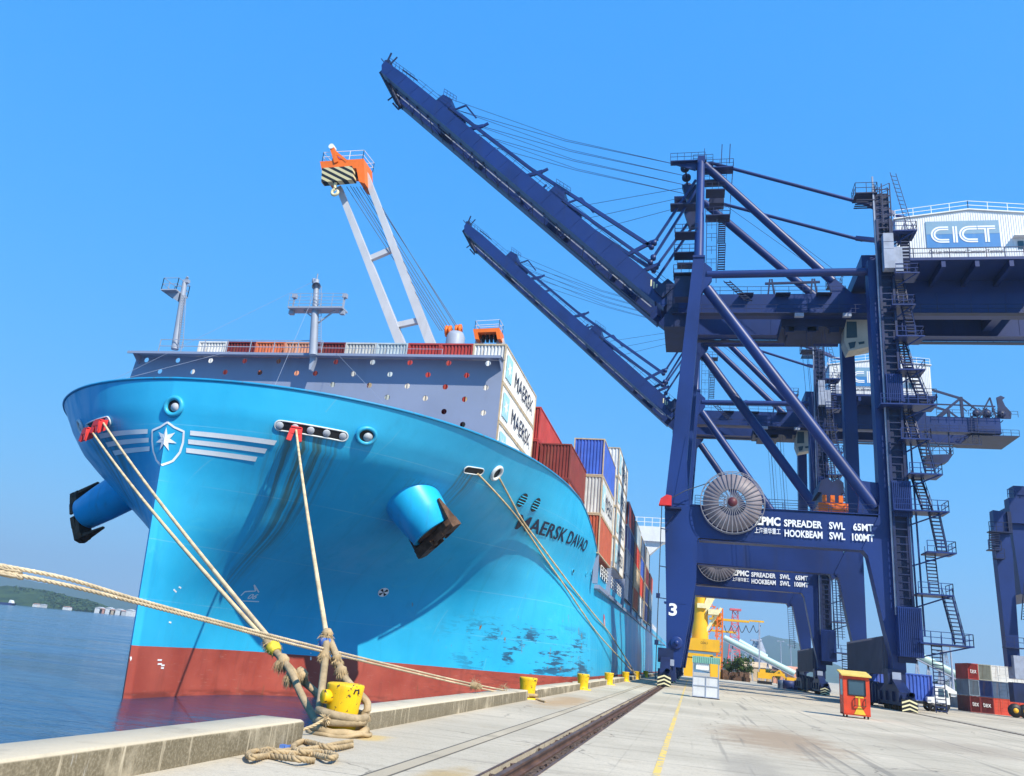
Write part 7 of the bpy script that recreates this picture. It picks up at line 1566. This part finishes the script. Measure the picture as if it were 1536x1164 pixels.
for i in range(2600):
    px_ = rg.uniform(-150, 150); top = float(np.interp(px_, [a for a, _ in bpx], [c for _, c in bpx])); hz_ = 901.4 + .098 * px_ + 1.5; py_ = top + (hz_ - top) * rg.random() ** .8
    Yq = 1500 - 120 * (py_ - top) / (hz_ - top + .01) - 10; p = onY(px_, py_, Yq); rr = rg.uniform(2.2, 5.0)
    for _ in range(7):
        d = Vector((rg.gauss(0, 1), rg.gauss(0, 1), rg.gauss(0, 1) + .4)).normalized(); q = p + d * rr * .7; u_ = d.cross(Vector((rg.gauss(0, 1), rg.gauss(0, 1), rg.gauss(0, 1)))).normalized(); v_ = u_.cross(d); s_ = rr * .62; b_.add([q - u_ * s_, q - v_ * s_, q + u_ * s_, q + v_ * s_], [(0, 1, 2, 3)])
tag(b_.build('woodland', M['shorewood']), 'dense green wood covering the low headland across the water', 'wood', None, 'stuff')
b_ = MB(); pts = [(-100, 896), (40, 906), (90, 911), (130, 915), (175, 919), (230, 924)]
A = [onZ(x, 901.4 + .098 * x + 3.6, -2.25) for x, _ in pts]; b_.add([(p.x, p.y, -2.22) for p in A] + [(p.x - 5, p.y + 90, -1.2) for p in A], [(i, i + 1, 7 + i - 1 + 0, 6 + i) for i in range(5)]); tag(b_.build('beach', concrete('sand', (.55, .50, .42))), kind='structure')
for i, (px_, py_, wd_, h_, c_, l) in enumerate(((147, 912, 16, 9, 'white', 'white house at the left end of the village across the water'), (153, 913, 12, 7, 'salmon', 'pinkish house next to the leftmost white one across the water'), (161, 913, 14, 10, 'white', 'tall white house in the middle of the village across the water'), (168, 915, 12, 7, 'tan', 'tan house right of the tall white one across the water'), (176, 915, 16, 9, 'white', 'wide white house toward the ship stem across the water'), (184, 917, 12, 7, 'grey', 'grey house toward the ship stem across the water'), (193, 917, 14, 10, 'white', 'white house closest to the ship stem across the water'), (52, 906, 10, 4, 'white', 'low white hut alone on the far shore'), (62, 907, 8, 4, 'grey', 'low grey hut on the far shore'), (98, 911, 12, 4, 'white', 'long white hut on the far shore'))):
    p = onY(px_, 901.4 + .098 * px_ + 2.0, 1330); r_ = empty('house', (p.x, 1330, -2)); tag(r_, l, 'house', 'houses on the far shore'); b_ = MB(); b_.lim(p.x - wd_ / 2, p.x + wd_ / 2, 1330, 1340, -2.2, h_ * .75); b_.build('wall', CM[c_], r_); b_ = MB(); b_.prism([(p.x - wd_ / 2 - .6, 1329.4, h_ * .75), (p.x + wd_ / 2 + .6, 1329.4, h_ * .75), (p.x, 1329.4, h_)], (0, 11.2, 0)); b_.build('roof', CM['salmon' if i % 2 else 'grey'], r_)
p = onY(10, 903.5, 1000); r_ = empty('barge', (p.x, 1000, -2.3)); tag(r_, 'low dark barge with a white wheelhouse far off at the left edge', 'boat'); b_ = MB(); b_.prism([(p.x - 26, 1000, -2.3), (p.x + 8, 1000, -2.3), (p.x + 11, 1000, 1.0), (p.x - 26, 1000, .4)], (0, 7, 0)); b_.build('hull', CM['navy'], r_); b_ = MB(); b_.prism([(p.x + 2, 1001, .6), (p.x + 8, 1001, .6), (p.x + 6, 1001, 4.4), (p.x + 3, 1001, 5)], (0, 5, 0)); b_.build('wheelhouse', M['white'], r_)
# ------------------------------------------------------------------ sea air
hz_ = MB(); hz_.lim(-8600, 5000, -200, 8600, -4.4, 640)
hm = bpy.data.materials.new('haze'); hm.use_nodes = True; hn = hm.node_tree; hn.nodes.clear(); ho = hn.nodes.new('ShaderNodeOutputMaterial'); hv = hn.nodes.new('ShaderNodeVolumePrincipled')
hv.inputs['Color'].default_value = (.66, .87, 1.0, 1); hv.inputs['Density'].default_value = HAZE; hv.inputs['Anisotropy'].default_value = .2; hn.links.new(hv.outputs[0], ho.inputs['Volume'])
tag(hz_.build('haze', hm), None, None, None, 'stuff')
